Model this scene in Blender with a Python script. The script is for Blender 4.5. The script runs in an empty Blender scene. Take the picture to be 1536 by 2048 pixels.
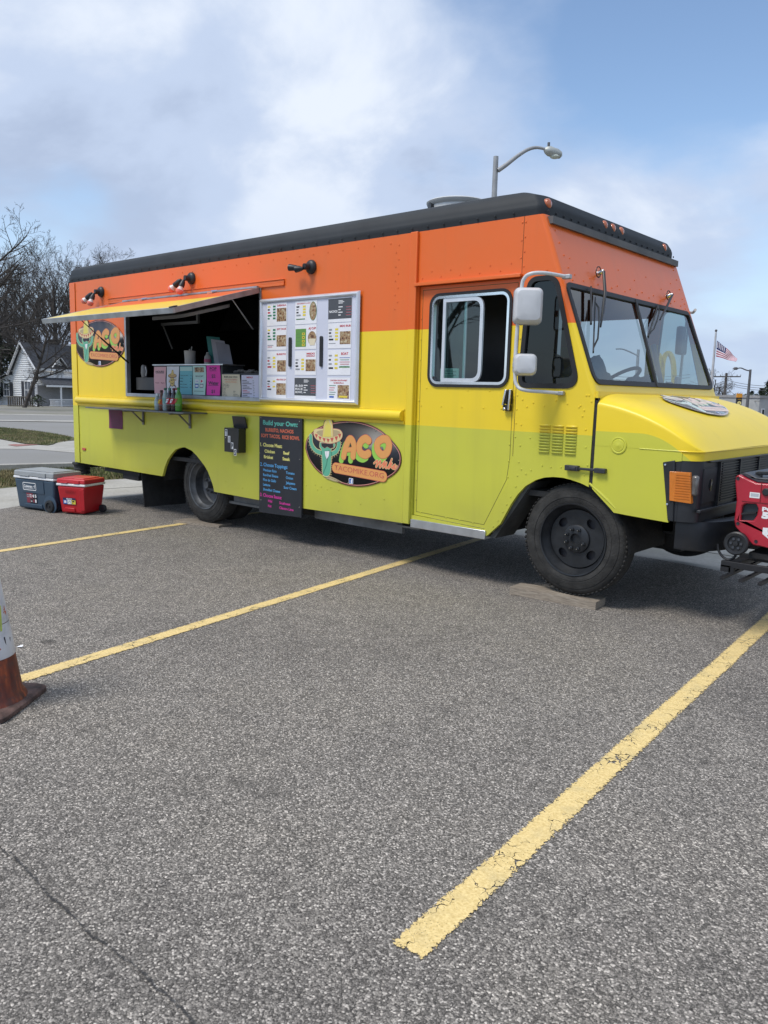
import bpy, math, random
from mathutils import Vector, Matrix, noise
from mathutils.geometry import tessellate_polygon
R = math.radians
S = bpy.context.scene
COL = S.collection
random.seed(7)

# ------------------------------------------------------------------ camera
F_PX, CAM = 1585.4, Vector((9.634, -4.965, 1.446))
YAW, PITCH, ROLL = 0.722, -0.148, 0.026
_cy, _sy, _cp, _sp = math.cos(YAW), math.sin(YAW), math.cos(PITCH), math.sin(PITCH)
_f = Vector((-_sy*_cp, _cy*_cp, _sp)); _r = Vector((_cy, _sy, 0)); _u = _r.cross(_f)
c_r = math.cos(ROLL)*_r + math.sin(ROLL)*_u
c_u = -math.sin(ROLL)*_r + math.cos(ROLL)*_u
cam = bpy.data.objects.new('camera', bpy.data.cameras.new('camera')); COL.objects.link(cam)
cam.data.sensor_fit = 'HORIZONTAL'; cam.data.sensor_width = 36; cam.data.lens = 36*F_PX/1536
cam.data.clip_start = .05; cam.data.clip_end = 5000
cam.matrix_world = Matrix(((c_r.x, c_u.x, -_f.x, CAM.x), (c_r.y, c_u.y, -_f.y, CAM.y), (c_r.z, c_u.z, -_f.z, CAM.z), (0, 0, 0, 1)))
S.camera = cam

# ------------------------------------------------------------------ world, sun, exposure
SUN_EL, SUN_AZ = 57, 252          # azimuth of the direction the light comes FROM, measured from +X
W_ = bpy.data.worlds.new('World'); S.world = W_; W_.use_nodes = True
nt = W_.node_tree; nt.nodes.clear(); N = nt.nodes.new; Lk = nt.links.new
def mth(op, a, b=None, c=None, tree=None):
    n = (tree or nt).nodes.new('ShaderNodeMath'); n.operation = op
    for i, v in enumerate((a, b, c)):
        if v is None: continue
        if isinstance(v, (int, float)): n.inputs[i].default_value = v
        else: (tree or nt).links.new(v, n.inputs[i])
    return n.outputs[0]
out = N('ShaderNodeOutputWorld'); bg = N('ShaderNodeBackground'); Lk(bg.outputs[0], out.inputs[0])
sky = N('ShaderNodeTexSky'); sky.sky_type = 'NISHITA'; sky.sun_disc = False
sky.sun_elevation = R(SUN_EL); sky.sun_rotation = R(90-SUN_AZ)
sky.air_density = 1.0; sky.dust_density = .15; sky.ozone_density = 1.5
tc = N('ShaderNodeTexCoord'); sep = N('ShaderNodeSeparateXYZ'); Lk(tc.outputs['Generated'], sep.inputs[0])
zc = mth('ADD', mth('MAXIMUM', sep.outputs[2], 0.0), .36)
cmb = N('ShaderNodeCombineXYZ'); Lk(mth('DIVIDE', sep.outputs[0], zc), cmb.inputs[0]); Lk(mth('DIVIDE', sep.outputs[1], zc), cmb.inputs[1])
SKY_OFF = (12.68, -8.91, 0.0)
def cloud_noise(scale, detail, rough, off, dist=0.0):
    mp = N('ShaderNodeMapping'); mp.inputs['Location'].default_value = off; Lk(cmb.outputs[0], mp.inputs[0])
    n = N('ShaderNodeTexNoise'); n.inputs['Scale'].default_value = scale; n.inputs['Detail'].default_value = detail
    n.inputs['Roughness'].default_value = rough; n.inputs['Distortion'].default_value = dist
    Lk(mp.outputs[0], n.inputs['Vector']); return n.outputs[0]
def ramp(fac, stops, tree=None):
    t = tree or nt
    r = t.nodes.new('ShaderNodeValToRGB'); t.links.new(fac, r.inputs[0]); e = r.color_ramp.elements
    while len(e) < len(stops): e.new(.5)
    for q, (p, c) in zip(e, stops): q.position = p; q.color = (*c, 1) if len(c) == 3 else c
    r.color_ramp.interpolation = 'EASE' if tree is None else 'LINEAR'
    return r.outputs[0]
n_cov = cloud_noise(1.0, 8, .50, SKY_OFF, .12)
n_lum = cloud_noise(1.9, 9, .54, (SKY_OFF[0]+11.3, SKY_OFF[1]-4.2, 2.0), .3)
cover = ramp(n_cov, [(.415, (0, 0, 0)), (.545, (1, 1, 1))])
lum = ramp(n_lum, [(.34, (.38, .46, .62)), (.48, (.48, .57, .74)), (.64, (.70, .76, .86))])
skm = N('ShaderNodeVectorMath'); skm.operation = 'SCALE'; Lk(sky.outputs[0], skm.inputs[0]); skm.inputs['Scale'].default_value = .15
mx = N('ShaderNodeMix'); mx.data_type = 'RGBA'; Lk(cover, mx.inputs[0]); Lk(skm.outputs[0], mx.inputs[6]); Lk(lum, mx.inputs[7])
# clouds thin out to an even pale veil near the horizon
hz = N('ShaderNodeMapRange'); Lk(sep.outputs[2], hz.inputs[0]); hz.inputs[1].default_value = 0.0; hz.inputs[2].default_value = .26
hz.inputs[3].default_value = .88; hz.inputs[4].default_value = 0.0
mx2 = N('ShaderNodeMix'); mx2.data_type = 'RGBA'; Lk(hz.outputs[0], mx2.inputs[0]); Lk(mx.outputs[2], mx2.inputs[6]); mx2.inputs[7].default_value = (.46, .56, .73, 1)
Lk(mx2.outputs[2], bg.inputs[0]); bg.inputs[1].default_value = 1.0
sd = bpy.data.lights.new('sun', 'SUN'); sd.energy = 2.3; sd.angle = R(20); sd.color = (1, .95, .87)
sun = bpy.data.objects.new('sun', sd); COL.objects.link(sun)
_sv = Vector((math.cos(R(SUN_EL))*math.cos(R(SUN_AZ)), math.cos(R(SUN_EL))*math.sin(R(SUN_AZ)), math.sin(R(SUN_EL))))
sun.rotation_euler = _sv.to_track_quat('Z', 'Y').to_euler()
S.view_settings.view_transform = 'Standard'; S.view_settings.look = 'None'
S.view_settings.gamma = 1; S.view_settings.use_curve_mapping = False; S.view_settings.exposure = 0.26
S.cycles.max_bounces = 6; S.cycles.diffuse_bounces = 3; S.cycles.glossy_bounces = 3; S.cycles.transparent_max_bounces = 10
S.cycles.use_denoising = True

# ------------------------------------------------------------------ helpers
def at(px, py, depth):
    "a real point DEPTH metres ahead, seen at this place in the photograph"
    return CAM + depth*(_f + (px-768)/F_PX*c_r - (py-1024)/F_PX*c_u)
def onp(px, py, ax, c):
    v = _f + (px-768)/F_PX*c_r - (py-1024)/F_PX*c_u
    return CAM + v*((c-CAM[ax])/v[ax])
class MB:
    def __init__(s): s.v = []; s.f = []; s.m = []; s.mats = []; s.cur = 0; s.M = Matrix.Identity(4)
    def use(s, m):
        if m not in s.mats: s.mats.append(m)
        s.cur = s.mats.index(m); return s
    def add(s, vs, fs):
        o = len(s.v); s.v += [s.M @ Vector(p) for p in vs]
        s.f += [[i+o for i in f] for f in fs]; s.m += [s.cur]*len(fs); return s
    def box(s, x0, x1, y0, y1, z0, z1):
        return s.add([(x0,y0,z0),(x1,y0,z0),(x1,y1,z0),(x0,y1,z0),(x0,y0,z1),(x1,y0,z1),(x1,y1,z1),(x0,y1,z1)],
                     [(0,3,2,1),(4,5,6,7),(0,1,5,4),(1,2,6,5),(2,3,7,6),(3,0,4,7)])
    def hexa(s, b, t):
        "b, t: four corners of bottom and top"
        return s.add(list(b)+list(t), [(0,3,2,1),(4,5,6,7),(0,1,5,4),(1,2,6,5),(2,3,7,6),(3,0,4,7)])
    def bar(s, p, q, w, h=None, up=(0,0,1)):
        p, q = Vector(p), Vector(q); d = (q-p).normalized(); h = h or w
        a = d.cross(Vector(up))
        if a.length < 1e-3: a = d.cross(Vector((0,1,0)))
        a.normalize(); b = a.cross(d)
        c = [a*w/2*i + b*h/2*j for i, j in ((-1,-1),(1,-1),(1,1),(-1,1))]
        return s.hexa([p+k for k in c], [q+k for k in c])
    def tube(s, pts, r, n=8, cap=True):
        pts = [Vector(p) for p in pts]; rs = r if isinstance(r, (list, tuple)) else [r]*len(pts)
        vs, fs = [], []; prev = None
        for i, p in enumerate(pts):
            d = (pts[min(i+1, len(pts)-1)] - pts[max(i-1, 0)])
            d = d.normalized() if d.length > 1e-9 else Vector((0,0,1))
            if prev is None:
                a = d.cross(Vector((0,0,1)))
                if a.length < .05: a = d.cross(Vector((0,1,0)))
            else: a = prev - d*prev.dot(d)
            a.normalize(); prev = a; b = d.cross(a)
            for k in range(n):
                t = 2*math.pi*k/n; vs.append(p + (a*math.cos(t) + b*math.sin(t))*rs[i])
        for i in range(len(pts)-1):
            for k in range(n):
                k2 = (k+1) % n; fs.append((i*n+k, i*n+k2, (i+1)*n+k2, (i+1)*n+k))
        if cap: fs.append(tuple(range(n-1, -1, -1))); fs.append(tuple((len(pts)-1)*n+k for k in range(n)))
        return s.add(vs, fs)
    def lathe(s, c, prof, axis=(0,0,1), n=24, cap=True, a0=None):
        "prof: list of (radius, height along axis)"
        c = Vector(c); ax = Vector(axis).normalized(); a = ax.cross(Vector((0,0,1)))
        if a.length < .05: a = ax.cross(Vector((0,1,0)))
        a.normalize(); b = ax.cross(a); vs, fs = [], []
        for r, h in prof:
            for k in range(n):
                t = 2*math.pi*k/n; vs.append(c + ax*h + (a*math.cos(t)+b*math.sin(t))*r)
        for i in range(len(prof)-1):
            for k in range(n):
                k2 = (k+1) % n; fs.append((i*n+k, i*n+k2, (i+1)*n+k2, (i+1)*n+k))
        if cap: fs.append(tuple(range(n-1, -1, -1))); fs.append(tuple((len(prof)-1)*n+k for k in range(n)))
        return s.add(vs, fs)
    def ball(s, c, r, n=10, sq=(1,1,1)):
        vs, fs = [], []; m = n//2
        for i in range(m+1):
            th = math.pi*i/m
            for k in range(n):
                t = 2*math.pi*k/n
                vs.append((c[0]+r*sq[0]*math.sin(th)*math.cos(t), c[1]+r*sq[1]*math.sin(th)*math.sin(t), c[2]+r*sq[2]*math.cos(th)))
        for i in range(m):
            for k in range(n):
                k2 = (k+1) % n; fs.append((i*n+k, (i+1)*n+k, (i+1)*n+k2, i*n+k2))
        return s.add(vs, fs)
    def plate(s, outline, holes, mp, t):
        "flat plate with holes; mp(u, v, w) -> point, w runs 0..t"
        loops = [outline] + list(holes); tri = tessellate_polygon([[Vector((p[0], p[1], 0)) for p in l] for l in loops])
        flat = [p for l in loops for p in l]; n = len(flat)
        vs = [mp(p[0], p[1], 0) for p in flat] + [mp(p[0], p[1], t) for p in flat]
        fs = []
        for a in tri:
            fs.append(tuple(a)); 
            if t: fs.append(tuple(i+n for i in reversed(a)))
        o = 0
        if t:
            for l in loops:
                for i in range(len(l)):
                    j = (i+1) % len(l); fs.append((o+i, o+j, o+j+n, o+i+n))
                o += len(l)
        return s.add(vs, fs)
    def build(s, name, parent=None, mat=None, bevel=0, smooth=38, seg=2, sub=0):
        me = bpy.data.meshes.new(name)
        me.from_pydata([tuple(p) for p in s.v], [], s.f)
        ms = s.mats or [mat]
        for m in ms: me.materials.append(m)
        if s.mats: me.polygons.foreach_set('material_index', s.m)
        me.polygons.foreach_set('use_smooth', [True]*len(me.polygons))
        me.validate(); me.update()
        import bmesh
        bm = bmesh.new(); bm.from_mesh(me); bmesh.ops.recalc_face_normals(bm, faces=bm.faces); bm.to_mesh(me); bm.free()
        if smooth is not None: me.set_sharp_from_angle(angle=R(smooth))
        o = bpy.data.objects.new(name, me); COL.objects.link(o)
        if bevel:
            b = o.modifiers.new('bevel', 'BEVEL'); b.width = bevel; b.segments = seg; b.limit_method = 'ANGLE'; b.angle_limit = R(40)
            b.harden_normals = False
        if parent is not None: attach(o, parent)
        return o
WM = {}
def attach(o, p):
    o.parent = p; o.matrix_parent_inverse = WM.get(p.name, Matrix.Identity(4)).inverted()
def tag(o, label=None, cat=None, group=None, kind=None):
    if label: o['label'] = label
    if cat: o['category'] = cat
    if group: o['group'] = group
    if kind: o['kind'] = kind
    return o
def thing(name, label, cat, loc=(0,0,0), rz=0, group=None):
    o = bpy.data.objects.new(name, None); COL.objects.link(o); o.empty_display_size = .1
    o.location = loc; o.rotation_euler = (0, 0, rz)
    WM[o.name] = Matrix.Translation(Vector(loc)) @ Matrix.Rotation(rz, 4, 'Z')
    return tag(o, label, cat, group)
def xf(loc, rz=0): return Matrix.Translation(Vector(loc)) @ Matrix.Rotation(rz, 4, 'Z')
def bx(name, parent, mat, *a, bevel=0, M=None):
    b = MB(); 
    if M is not None: b.M = M
    b.box(*a); return b.build(name, parent, mat, bevel=bevel)
def rrect(x0, x1, z0, z1, r, n=6):
    p = []
    for cx, cz, a in ((x1-r, z1-r, 0), (x0+r, z1-r, 90), (x0+r, z0+r, 180), (x1-r, z0+r, 270)):
        for i in range(n+1):
            t = R(a+90*i/n); p.append((cx+r*math.cos(t), cz+r*math.sin(t)))
    return p
def rpoly(pts, rs, n=6):
    "polygon with rounded corners"
    o = []; k = len(pts)
    if not isinstance(rs, (list, tuple)): rs = [rs]*k
    for i in range(k):
        p, a, b = Vector(pts[i]), Vector(pts[i-1]), Vector(pts[(i+1) % k]); r = rs[i]
        if r <= 0: o.append(tuple(p)); continue
        d1, d2 = (a-p).normalized(), (b-p).normalized(); ang = d1.angle(d2)/2; t = r/math.tan(ang)
        p1, p2 = p+d1*t, p+d2*t
        for j in range(n+1):
            q = j/n; o.append(tuple((1-q)**2*p1 + 2*q*(1-q)*p + q*q*p2))
    return o
def inset(poly, d):
    "offset a closed polygon inwards (d > 0) whatever its winding"
    k = len(poly); A = sum(poly[i][0]*poly[(i+1)%k][1]-poly[(i+1)%k][0]*poly[i][1] for i in range(k))
    sg = 1 if A > 0 else -1; o = []
    for i in range(k):
        p, a, b = Vector(poly[i]), Vector(poly[i-1]), Vector(poly[(i+1)%k])
        e1, e2 = (p-a), (b-p)
        if e1.length < 1e-9 or e2.length < 1e-9: o.append(tuple(p)); continue
        e1.normalize(); e2.normalize()
        n1 = Vector((-e1.y, e1.x))*sg; n2 = Vector((-e2.y, e2.x))*sg; m = n1+n2
        if m.length < 1e-6: o.append(tuple(p+n1*d)); continue
        m.normalize(); o.append(tuple(p + m*d/max(.4, m.dot(n1))))
    return o
def my(x, z, w): return (x, w, z)                 # plate in a plane of constant y

# ------------------------------------------------------------------ materials
MATS = {}
def mat(name, col, rough=.5, metal=0.0, var=.06, vscale=6.0, bump=0.0, bscale=60.0, coat=0.0, spec=.5, emit=None):
    if name in MATS: return MATS[name]
    m = bpy.data.materials.new(name); m.use_nodes = True; t = m.node_tree; b = t.nodes['Principled BSDF']
    b.inputs['Roughness'].default_value = rough; b.inputs['Metallic'].default_value = metal
    b.inputs['Coat Weight'].default_value = coat; b.inputs['Specular IOR Level'].default_value = spec
    b.inputs['Coat Roughness'].default_value = .08
    tc = t.nodes.new('ShaderNodeTexCoord')
    if var > 0:
        n = t.nodes.new('ShaderNodeTexNoise'); n.inputs['Scale'].default_value = vscale; n.inputs['Detail'].default_value = 5
        t.links.new(tc.outputs['Object'], n.inputs['Vector'])
        lo = tuple(max(0, c*(1-var*1.8)) for c in col[:3]); hi = tuple(min(1, c*(1+var*1.8)) for c in col[:3])
        t.links.new(ramp(n.outputs[0], [(.3, lo), (.7, hi)], t), b.inputs['Base Color'])
    else: b.inputs['Base Color'].default_value = (*col[:3], 1)
    if bump > 0:
        n2 = t.nodes.new('ShaderNodeTexNoise'); n2.inputs['Scale'].default_value = bscale; n2.inputs['Detail'].default_value = 4
        t.links.new(tc.outputs['Object'], n2.inputs['Vector'])
        bp = t.nodes.new('ShaderNodeBump'); bp.inputs['Strength'].default_value = bump; bp.inputs['Distance'].default_value = .01
        t.links.new(n2.outputs[0], bp.inputs['Height']); t.links.new(bp.outputs[0], b.inputs['Normal'])
    if emit: b.inputs['Emission Color'].default_value = (*emit, 1); b.inputs['Emission Strength'].default_value = 1
    MATS[name] = m; return m
def tnode(t, k, **kw):
    n = t.nodes.new(k)
    for a, v in kw.items(): setattr(n, a, v)
    return n
def mixc(t, fac, a, b):
    n = t.nodes.new('ShaderNodeMix'); n.data_type = 'RGBA'
    for i, v in ((0, fac), (6, a), (7, b)):
        if isinstance(v, tuple): n.inputs[i].default_value = (*v, 1)
        elif isinstance(v, (int, float)): n.inputs[i].default_value = v
        else: t.links.new(v, n.inputs[i])
    return n.outputs[2]
ORANGE, YELLOW, LIME = (.80, .150, .022), (.86, .63, .028), (.58, .575, .062)
Z_OR, Z_LI = 1.956, 1.202
def paint(name, mode):
    m = bpy.data.materials.new(name); m.use_nodes = True; t = m.node_tree; b = t.nodes['Principled BSDF']
    g = t.nodes.new('ShaderNodeNewGeometry'); sp = t.nodes.new('ShaderNodeSeparateXYZ'); t.links.new(g.outputs['Position'], sp.inputs[0])
    X, Y, Z = sp.outputs
    M_ = lambda op, a, b=None, c=None: mth(op, a, b, c, t)
    if mode == 'hatch':
        c = mixc(t, M_('GREATER_THAN', Y, -.42), YELLOW, ORANGE)
    else:
        thr = Z_LI
        if mode == 'hood':
            d = M_('MAXIMUM', M_('SUBTRACT', X, 7.45), 0.0); thr = M_('SUBTRACT', 1.235, M_('MULTIPLY', M_('MULTIPLY', d, d), 1.35))
        lime = M_('LESS_THAN', Z, thr)
        c = mixc(t, lime, YELLOW, LIME)
        c = mixc(t, M_('GREATER_THAN', Z, Z_OR), c, ORANGE)
    # grime: broad unevenness and rain streaks, road film near the sills
    n = t.nodes.new('ShaderNodeTexNoise'); n.inputs['Scale'].default_value = 2.2; n.inputs['Detail'].default_value = 6
    t.links.new(g.outputs['Position'], n.inputs['Vector'])
    mp = t.nodes.new('ShaderNodeMapping'); mp.inputs['Scale'].default_value = (9, 9, .7); t.links.new(g.outputs['Position'], mp.inputs[0])
    n2 = t.nodes.new('ShaderNodeTexNoise'); n2.inputs['Scale'].default_value = 1.0; n2.inputs['Detail'].default_value = 5; t.links.new(mp.outputs[0], n2.inputs['Vector'])
    f = M_('MULTIPLY', M_('SUBTRACT', n.outputs[0], .44), .22); c = mixc(t, M_('MAXIMUM', f, 0.0), c, (.30, .25, .13))
    f2 = M_('MULTIPLY', M_('MAXIMUM', M_('SUBTRACT', n2.outputs[0], .55), 0.0), .36); c = mixc(t, f2, c, (.16, .13, .07))
    mr = t.nodes.new('ShaderNodeMapRange'); t.links.new(Z, mr.inputs[0]); mr.inputs[1].default_value = .36; mr.inputs[2].default_value = .85; mr.inputs[3].default_value = .42; mr.inputs[4].default_value = 0
    f3 = M_('MULTIPLY', mr.outputs[0], n.outputs[0]); c = mixc(t, f3, c, (.14, .12, .07))
    t.links.new(c, b.inputs['Base Color']); b.inputs['Roughness'].default_value = .36; b.inputs['Coat Weight'].default_value = .05 if mode == 'hood' else .25; b.inputs['Coat Roughness'].default_value = .18; b.inputs['Specular IOR Level'].default_value = .35
    n3 = t.nodes.new('ShaderNodeTexNoise'); n3.inputs['Scale'].default_value = 3.2; n3.inputs['Detail'].default_value = 2; t.links.new(g.outputs['Position'], n3.inputs['Vector'])
    bp = t.nodes.new('ShaderNodeBump'); bp.inputs['Strength'].default_value = .22; bp.inputs['Distance'].default_value = .012
    t.links.new(n3.outputs[0], bp.inputs['Height']); t.links.new(bp.outputs[0], b.inputs['Normal'])
    MATS[name] = m; return m
PAINT, PHOOD, PHATCH = paint('truck_paint', 'body'), paint('hood_paint', 'hood'), paint('hatch_paint', 'hatch')
def glass(name, tint, refl=1.0, ior=1.5, base=.0):
    m = bpy.data.materials.new(name); m.use_nodes = True; t = m.node_tree; t.nodes.clear()
    o = t.nodes.new('ShaderNodeOutputMaterial'); tr = t.nodes.new('ShaderNodeBsdfTransparent'); tr.inputs[0].default_value = (*tint, 1)
    gl = t.nodes.new('ShaderNodeBsdfGlossy'); gl.inputs['Roughness'].default_value = .015; gl.inputs[0].default_value = (.92, .96, .96, 1)
    g = t.nodes.new('ShaderNodeNewGeometry'); vm = t.nodes.new('ShaderNodeVectorMath'); vm.operation = 'DOT_PRODUCT'
    t.links.new(g.outputs['Normal'], vm.inputs[0]); t.links.new(g.outputs['Incoming'], vm.inputs[1])
    c = mth('SUBTRACT', 1.0, mth('MINIMUM', mth('ABSOLUTE', vm.outputs['Value'], None, None, t), 1.0, None, t), None, t)
    f0 = ((ior-1)/(ior+1))**2; fr = mth('ADD', mth('MULTIPLY', mth('POWER', c, 5.0, None, t), 1-f0, None, t), f0, None, t)
    mx = t.nodes.new('ShaderNodeMixShader'); t.links.new(mth('MINIMUM', mth('ADD', mth('MULTIPLY', fr, refl, None, t), base, None, t), 1.0, None, t), mx.inputs[0])
    t.links.new(tr.outputs[0], mx.inputs[1]); t.links.new(gl.outputs[0], mx.inputs[2]); t.links.new(mx.outputs[0], o.inputs[0])
    MATS[name] = m; return m
GLASS = glass('window_glass', (.60, .74, .73), 1.9, 1.52)
WSHIELD = glass('windscreen_glass', (.46, .55, .56), 1.3, 1.55, .03)
TINT = glass('tinted_glass', (.14, .17, .17), 1.1, 1.52, .0)
DARKGL = mat('dark_pane', (.02, .024, .028), .06, 0, 0)
BLACK = mat('black_plastic', (.018, .019, .021), .45, 0, .15, 8)
RUBBER = mat('rubber', (.022, .022, .022), .75, 0, .25, 9, .3, 90)
SEAL = mat('seal_rubber', (.014, .014, .015), .55, 0, .1)
ROOFM = mat('roof_dark_grey', (.028, .032, .036), .62, 0, .10, 2.5, .15, 7, spec=.3)
ALU = mat('aluminium', (.62, .64, .66), .34, .9, .08, 9)
ALUD = mat('dull_aluminium', (.42, .44, .46), .5, .75, .14, 7)
CHROME = mat('chrome', (.82, .82, .82), .12, 1, .03)
SILVER = mat('silver_frame', (.74, .76, .79), .3, .55, .04)
WHITE = mat('white_enamel', (.78, .78, .78), .32, 0, .04)
PAPER = mat('white_paper', (.80, .80, .83), .7, 0, .03)
INTER = mat('interior_grey', (.10, .10, .10), .6, 0, .15, 3)
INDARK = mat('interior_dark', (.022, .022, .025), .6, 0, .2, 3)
CHAS = mat('chassis_black', (.018, .018, .018), .7, 0, .3, 6, .4, 40)
AMBER = mat('amber_lens', (.64, .19, .02), .18, 0, .05, 30, 0, 60, .6)
REDL = mat('red_lens', (.55, .07, .04), .2, 0, .05, 30, 0, 60, .6)
def woodm():
    m = bpy.data.materials.new('weathered_wood'); m.use_nodes = True; t = m.node_tree; b = t.nodes['Principled BSDF']; g = t.nodes.new('ShaderNodeNewGeometry')
    mp = t.nodes.new('ShaderNodeMapping'); mp.inputs['Scale'].default_value = (5, 60, 90); mp.inputs['Rotation'].default_value = (0, 0, -.1); t.links.new(g.outputs['Position'], mp.inputs[0])
    n = t.nodes.new('ShaderNodeTexNoise'); n.inputs['Scale'].default_value = 1.6; n.inputs['Detail'].default_value = 8; n.inputs['Roughness'].default_value = .7; t.links.new(mp.outputs[0], n.inputs['Vector'])
    t.links.new(ramp(n.outputs[0], [(.30, (.10, .08, .06)), (.48, (.26, .215, .165)), (.70, (.40, .35, .28))], t), b.inputs['Base Color']); b.inputs['Roughness'].default_value = .85
    bp = t.nodes.new('ShaderNodeBump'); bp.inputs['Strength'].default_value = .6; bp.inputs['Distance'].default_value = .004; t.links.new(n.outputs[0], bp.inputs['Height']); t.links.new(bp.outputs[0], b.inputs['Normal']); return m
WOOD = woodm()
STEEL = mat('galvanised_steel', (.40, .41, .41), .5, .6, .12, 8)
INK = mat('black_ink', (.02, .02, .025), .5, 0, 0)
def solid(n, c, r=.5): return mat(n, c, r, 0, 0)
FOOD = bpy.data.materials.new('food_picture'); FOOD.use_nodes = True
_t = FOOD.node_tree; _g = _t.nodes.new('ShaderNodeNewGeometry'); _n = _t.nodes.new('ShaderNodeTexNoise'); _n.inputs['Scale'].default_value = 55; _n.inputs['Detail'].default_value = 3
_t.links.new(_g.outputs['Position'], _n.inputs['Vector']); _s = _t.nodes.new('ShaderNodeSeparateColor'); _t.links.new(_n.outputs['Color'], _s.inputs[0])
_t.links.new(ramp(_s.outputs[0], [(.30, (.05, .03, .025)), (.42, (.22, .11, .06)), (.50, (.42, .27, .14)), (.58, (.30, .22, .12)), (.70, (.66, .56, .40))], _t), _t.nodes['Principled BSDF'].inputs['Base Color'])
# text: the built-in font turned into flat print
_TX = {}
def glyphs(s, bold):
    k = (s, bold)
    if k not in _TX:
        cu = bpy.data.curves.new('txt', 'FONT'); cu.body = s; cu.size = 1; cu.resolution_u = 3; cu.offset = bold
        ob = bpy.data.objects.new('txt', cu); me = bpy.data.meshes.new_from_object(ob)
        vs = [(v.co.x, v.co.y) for v in me.vertices]; fs = [tuple(p.vertices) for p in me.polygons]
        bpy.data.objects.remove(ob); bpy.data.curves.remove(cu); bpy.data.meshes.remove(me)
        xs = [v[0] for v in vs] or [0]; _TX[k] = (vs, fs, min(xs), max(xs))
    return _TX[k]
LAY = [0.0]                       # each printed piece lies a hair above the one before it
def text(b, s, u, v, h, mp, m, align='L', width=None, bold=.012, shear=0, rot=0):
    LAY[0] += .00004
    "h: capital height; width: squeeze the line to this width"
    vs, fs, x0, x1 = glyphs(s, bold); k = h/.72; w = (x1-x0)*k; sx = k*(width/w if width else 1); w = (x1-x0)*sx
    o = {'L': 0, 'C': -w/2, 'R': -w}[align]; ca, sa = math.cos(rot), math.sin(rot); P = []
    for x, y in vs:
        X, Y = (x-x0)*sx+o+y*k*shear, y*k
        P.append(mp(u+X*ca-Y*sa, v+X*sa+Y*ca))
    b.use(m).add(P, fs)
def rect(b, u0, u1, v0, v1, mp, m): LAY[0] += .00004; b.use(m).add([mp(u0,v0), mp(u1,v0), mp(u1,v1), mp(u0,v1)], [(0,1,2,3)])
def poly(b, pts, mp, m):
    LAY[0] += .00004
    tri = tessellate_polygon([[Vector((p[0], p[1], 0)) for p in pts]]); b.use(m).add([mp(*p) for p in pts], [tuple(t) for t in tri])
def stroke(b, pts, w, mp, m):
    """a printed line of even width: fat ones as one merged outline, thin ones as a mitred ribbon"""
    import numpy as np
    LAY[0] += .00004; b.use(m); P = [Vector(p) for p in pts]
    P = [p for i, p in enumerate(P) if i == 0 or (p-P[i-1]).length > 1e-6]
    if len(P) < 2: return
    xs, ys = [p.x for p in P], [p.y for p in P]; cell = w/9; nx = int((max(xs)-min(xs)+w)/cell)+4; ny = int((max(ys)-min(ys)+w)/cell)+4
    if nx*ny < 60000 and w > .011 and (len(P) > 2 or w > .03):
        x0, y0 = min(xs)-w/2-cell*1.5, min(ys)-w/2-cell*1.5
        X, Y = np.meshgrid(x0+cell*np.arange(nx+1), y0+cell*np.arange(ny+1), indexing='ij'); D = np.full(X.shape, 1e9)
        for p, q in zip(P, P[1:]):
            d = q-p; t = np.clip(((X-p.x)*d.x+(Y-p.y)*d.y)/d.length_squared, 0, 1); D = np.minimum(D, np.hypot(X-p.x-t*d.x, Y-p.y-t*d.y))
        D -= w/2; ins = D < 0; cnt = ins[:-1, :-1].astype(int)+ins[1:, :-1]+ins[:-1, 1:]+ins[1:, 1:]
        for j in range(ny):
            i = 0
            while i < nx:
                c = cnt[i, j]
                if c == 0: i += 1; continue
                if c == 4:
                    k = i
                    while k < nx and cnt[k, j] == 4: k += 1
                    a, e = X[i, j], X[k, j]; b.add([mp(a, Y[i, j]), mp(e, Y[i, j]), mp(e, Y[i, j+1]), mp(a, Y[i, j+1])], [(0, 1, 2, 3)]); i = k; continue
                cs = [(i, j), (i+1, j), (i+1, j+1), (i, j+1)]; pg = []
                for a, e in zip(cs, cs[1:]+cs[:1]):
                    da, de = D[a], D[e]
                    if da < 0: pg.append((X[a], Y[a]))
                    if (da < 0) != (de < 0): f = da/(da-de); pg.append((X[a]+f*(X[e]-X[a]), Y[a]+f*(Y[e]-Y[a])))
                if len(pg) > 2: b.add([mp(*q) for q in pg], [tuple(range(len(pg)))])
                i += 1
        return
    closed = (P[0]-P[-1]).length < 1e-5
    if closed: P = P[:-1]
    n = len(P); L = []
    for i, p in enumerate(P):
        a = P[i-1] if (i > 0 or closed) else None; c = P[(i+1) % n] if (i < n-1 or closed) else None
        d1 = (p-a).normalized() if a is not None else (c-p).normalized(); d2 = (c-p).normalized() if c is not None else d1
        n1, n2 = Vector((-d1.y, d1.x)), Vector((-d2.y, d2.x)); m_ = n1+n2; m_ = m_.normalized() if m_.length > .2 else n1
        L.append(m_*(w/2)/max(.55, m_.dot(n1)))
    vs = []
    for p, o in zip(P, L): vs += [mp(*(p+o)), mp(*(p-o))]
    b.add(vs, [(2*i, 2*i+1, (2*i+3) % (2*n), (2*i+2) % (2*n)) for i in range(n if closed else n-1)])
def smoothline(pts, n=4):
    o = []; P = [Vector(p) for p in pts]
    for i in range(len(P)-1):
        a, b, c, d = P[max(i-1,0)], P[i], P[i+1], P[min(i+2, len(P)-1)]
        for j in range(n):
            t = j/n; o.append(tuple(.5*((2*b)+(c-a)*t+(2*a-5*b+4*c-d)*t*t+(3*b-a-3*c+d)*t**3)))
    o.append(tuple(P[-1])); return o

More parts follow.
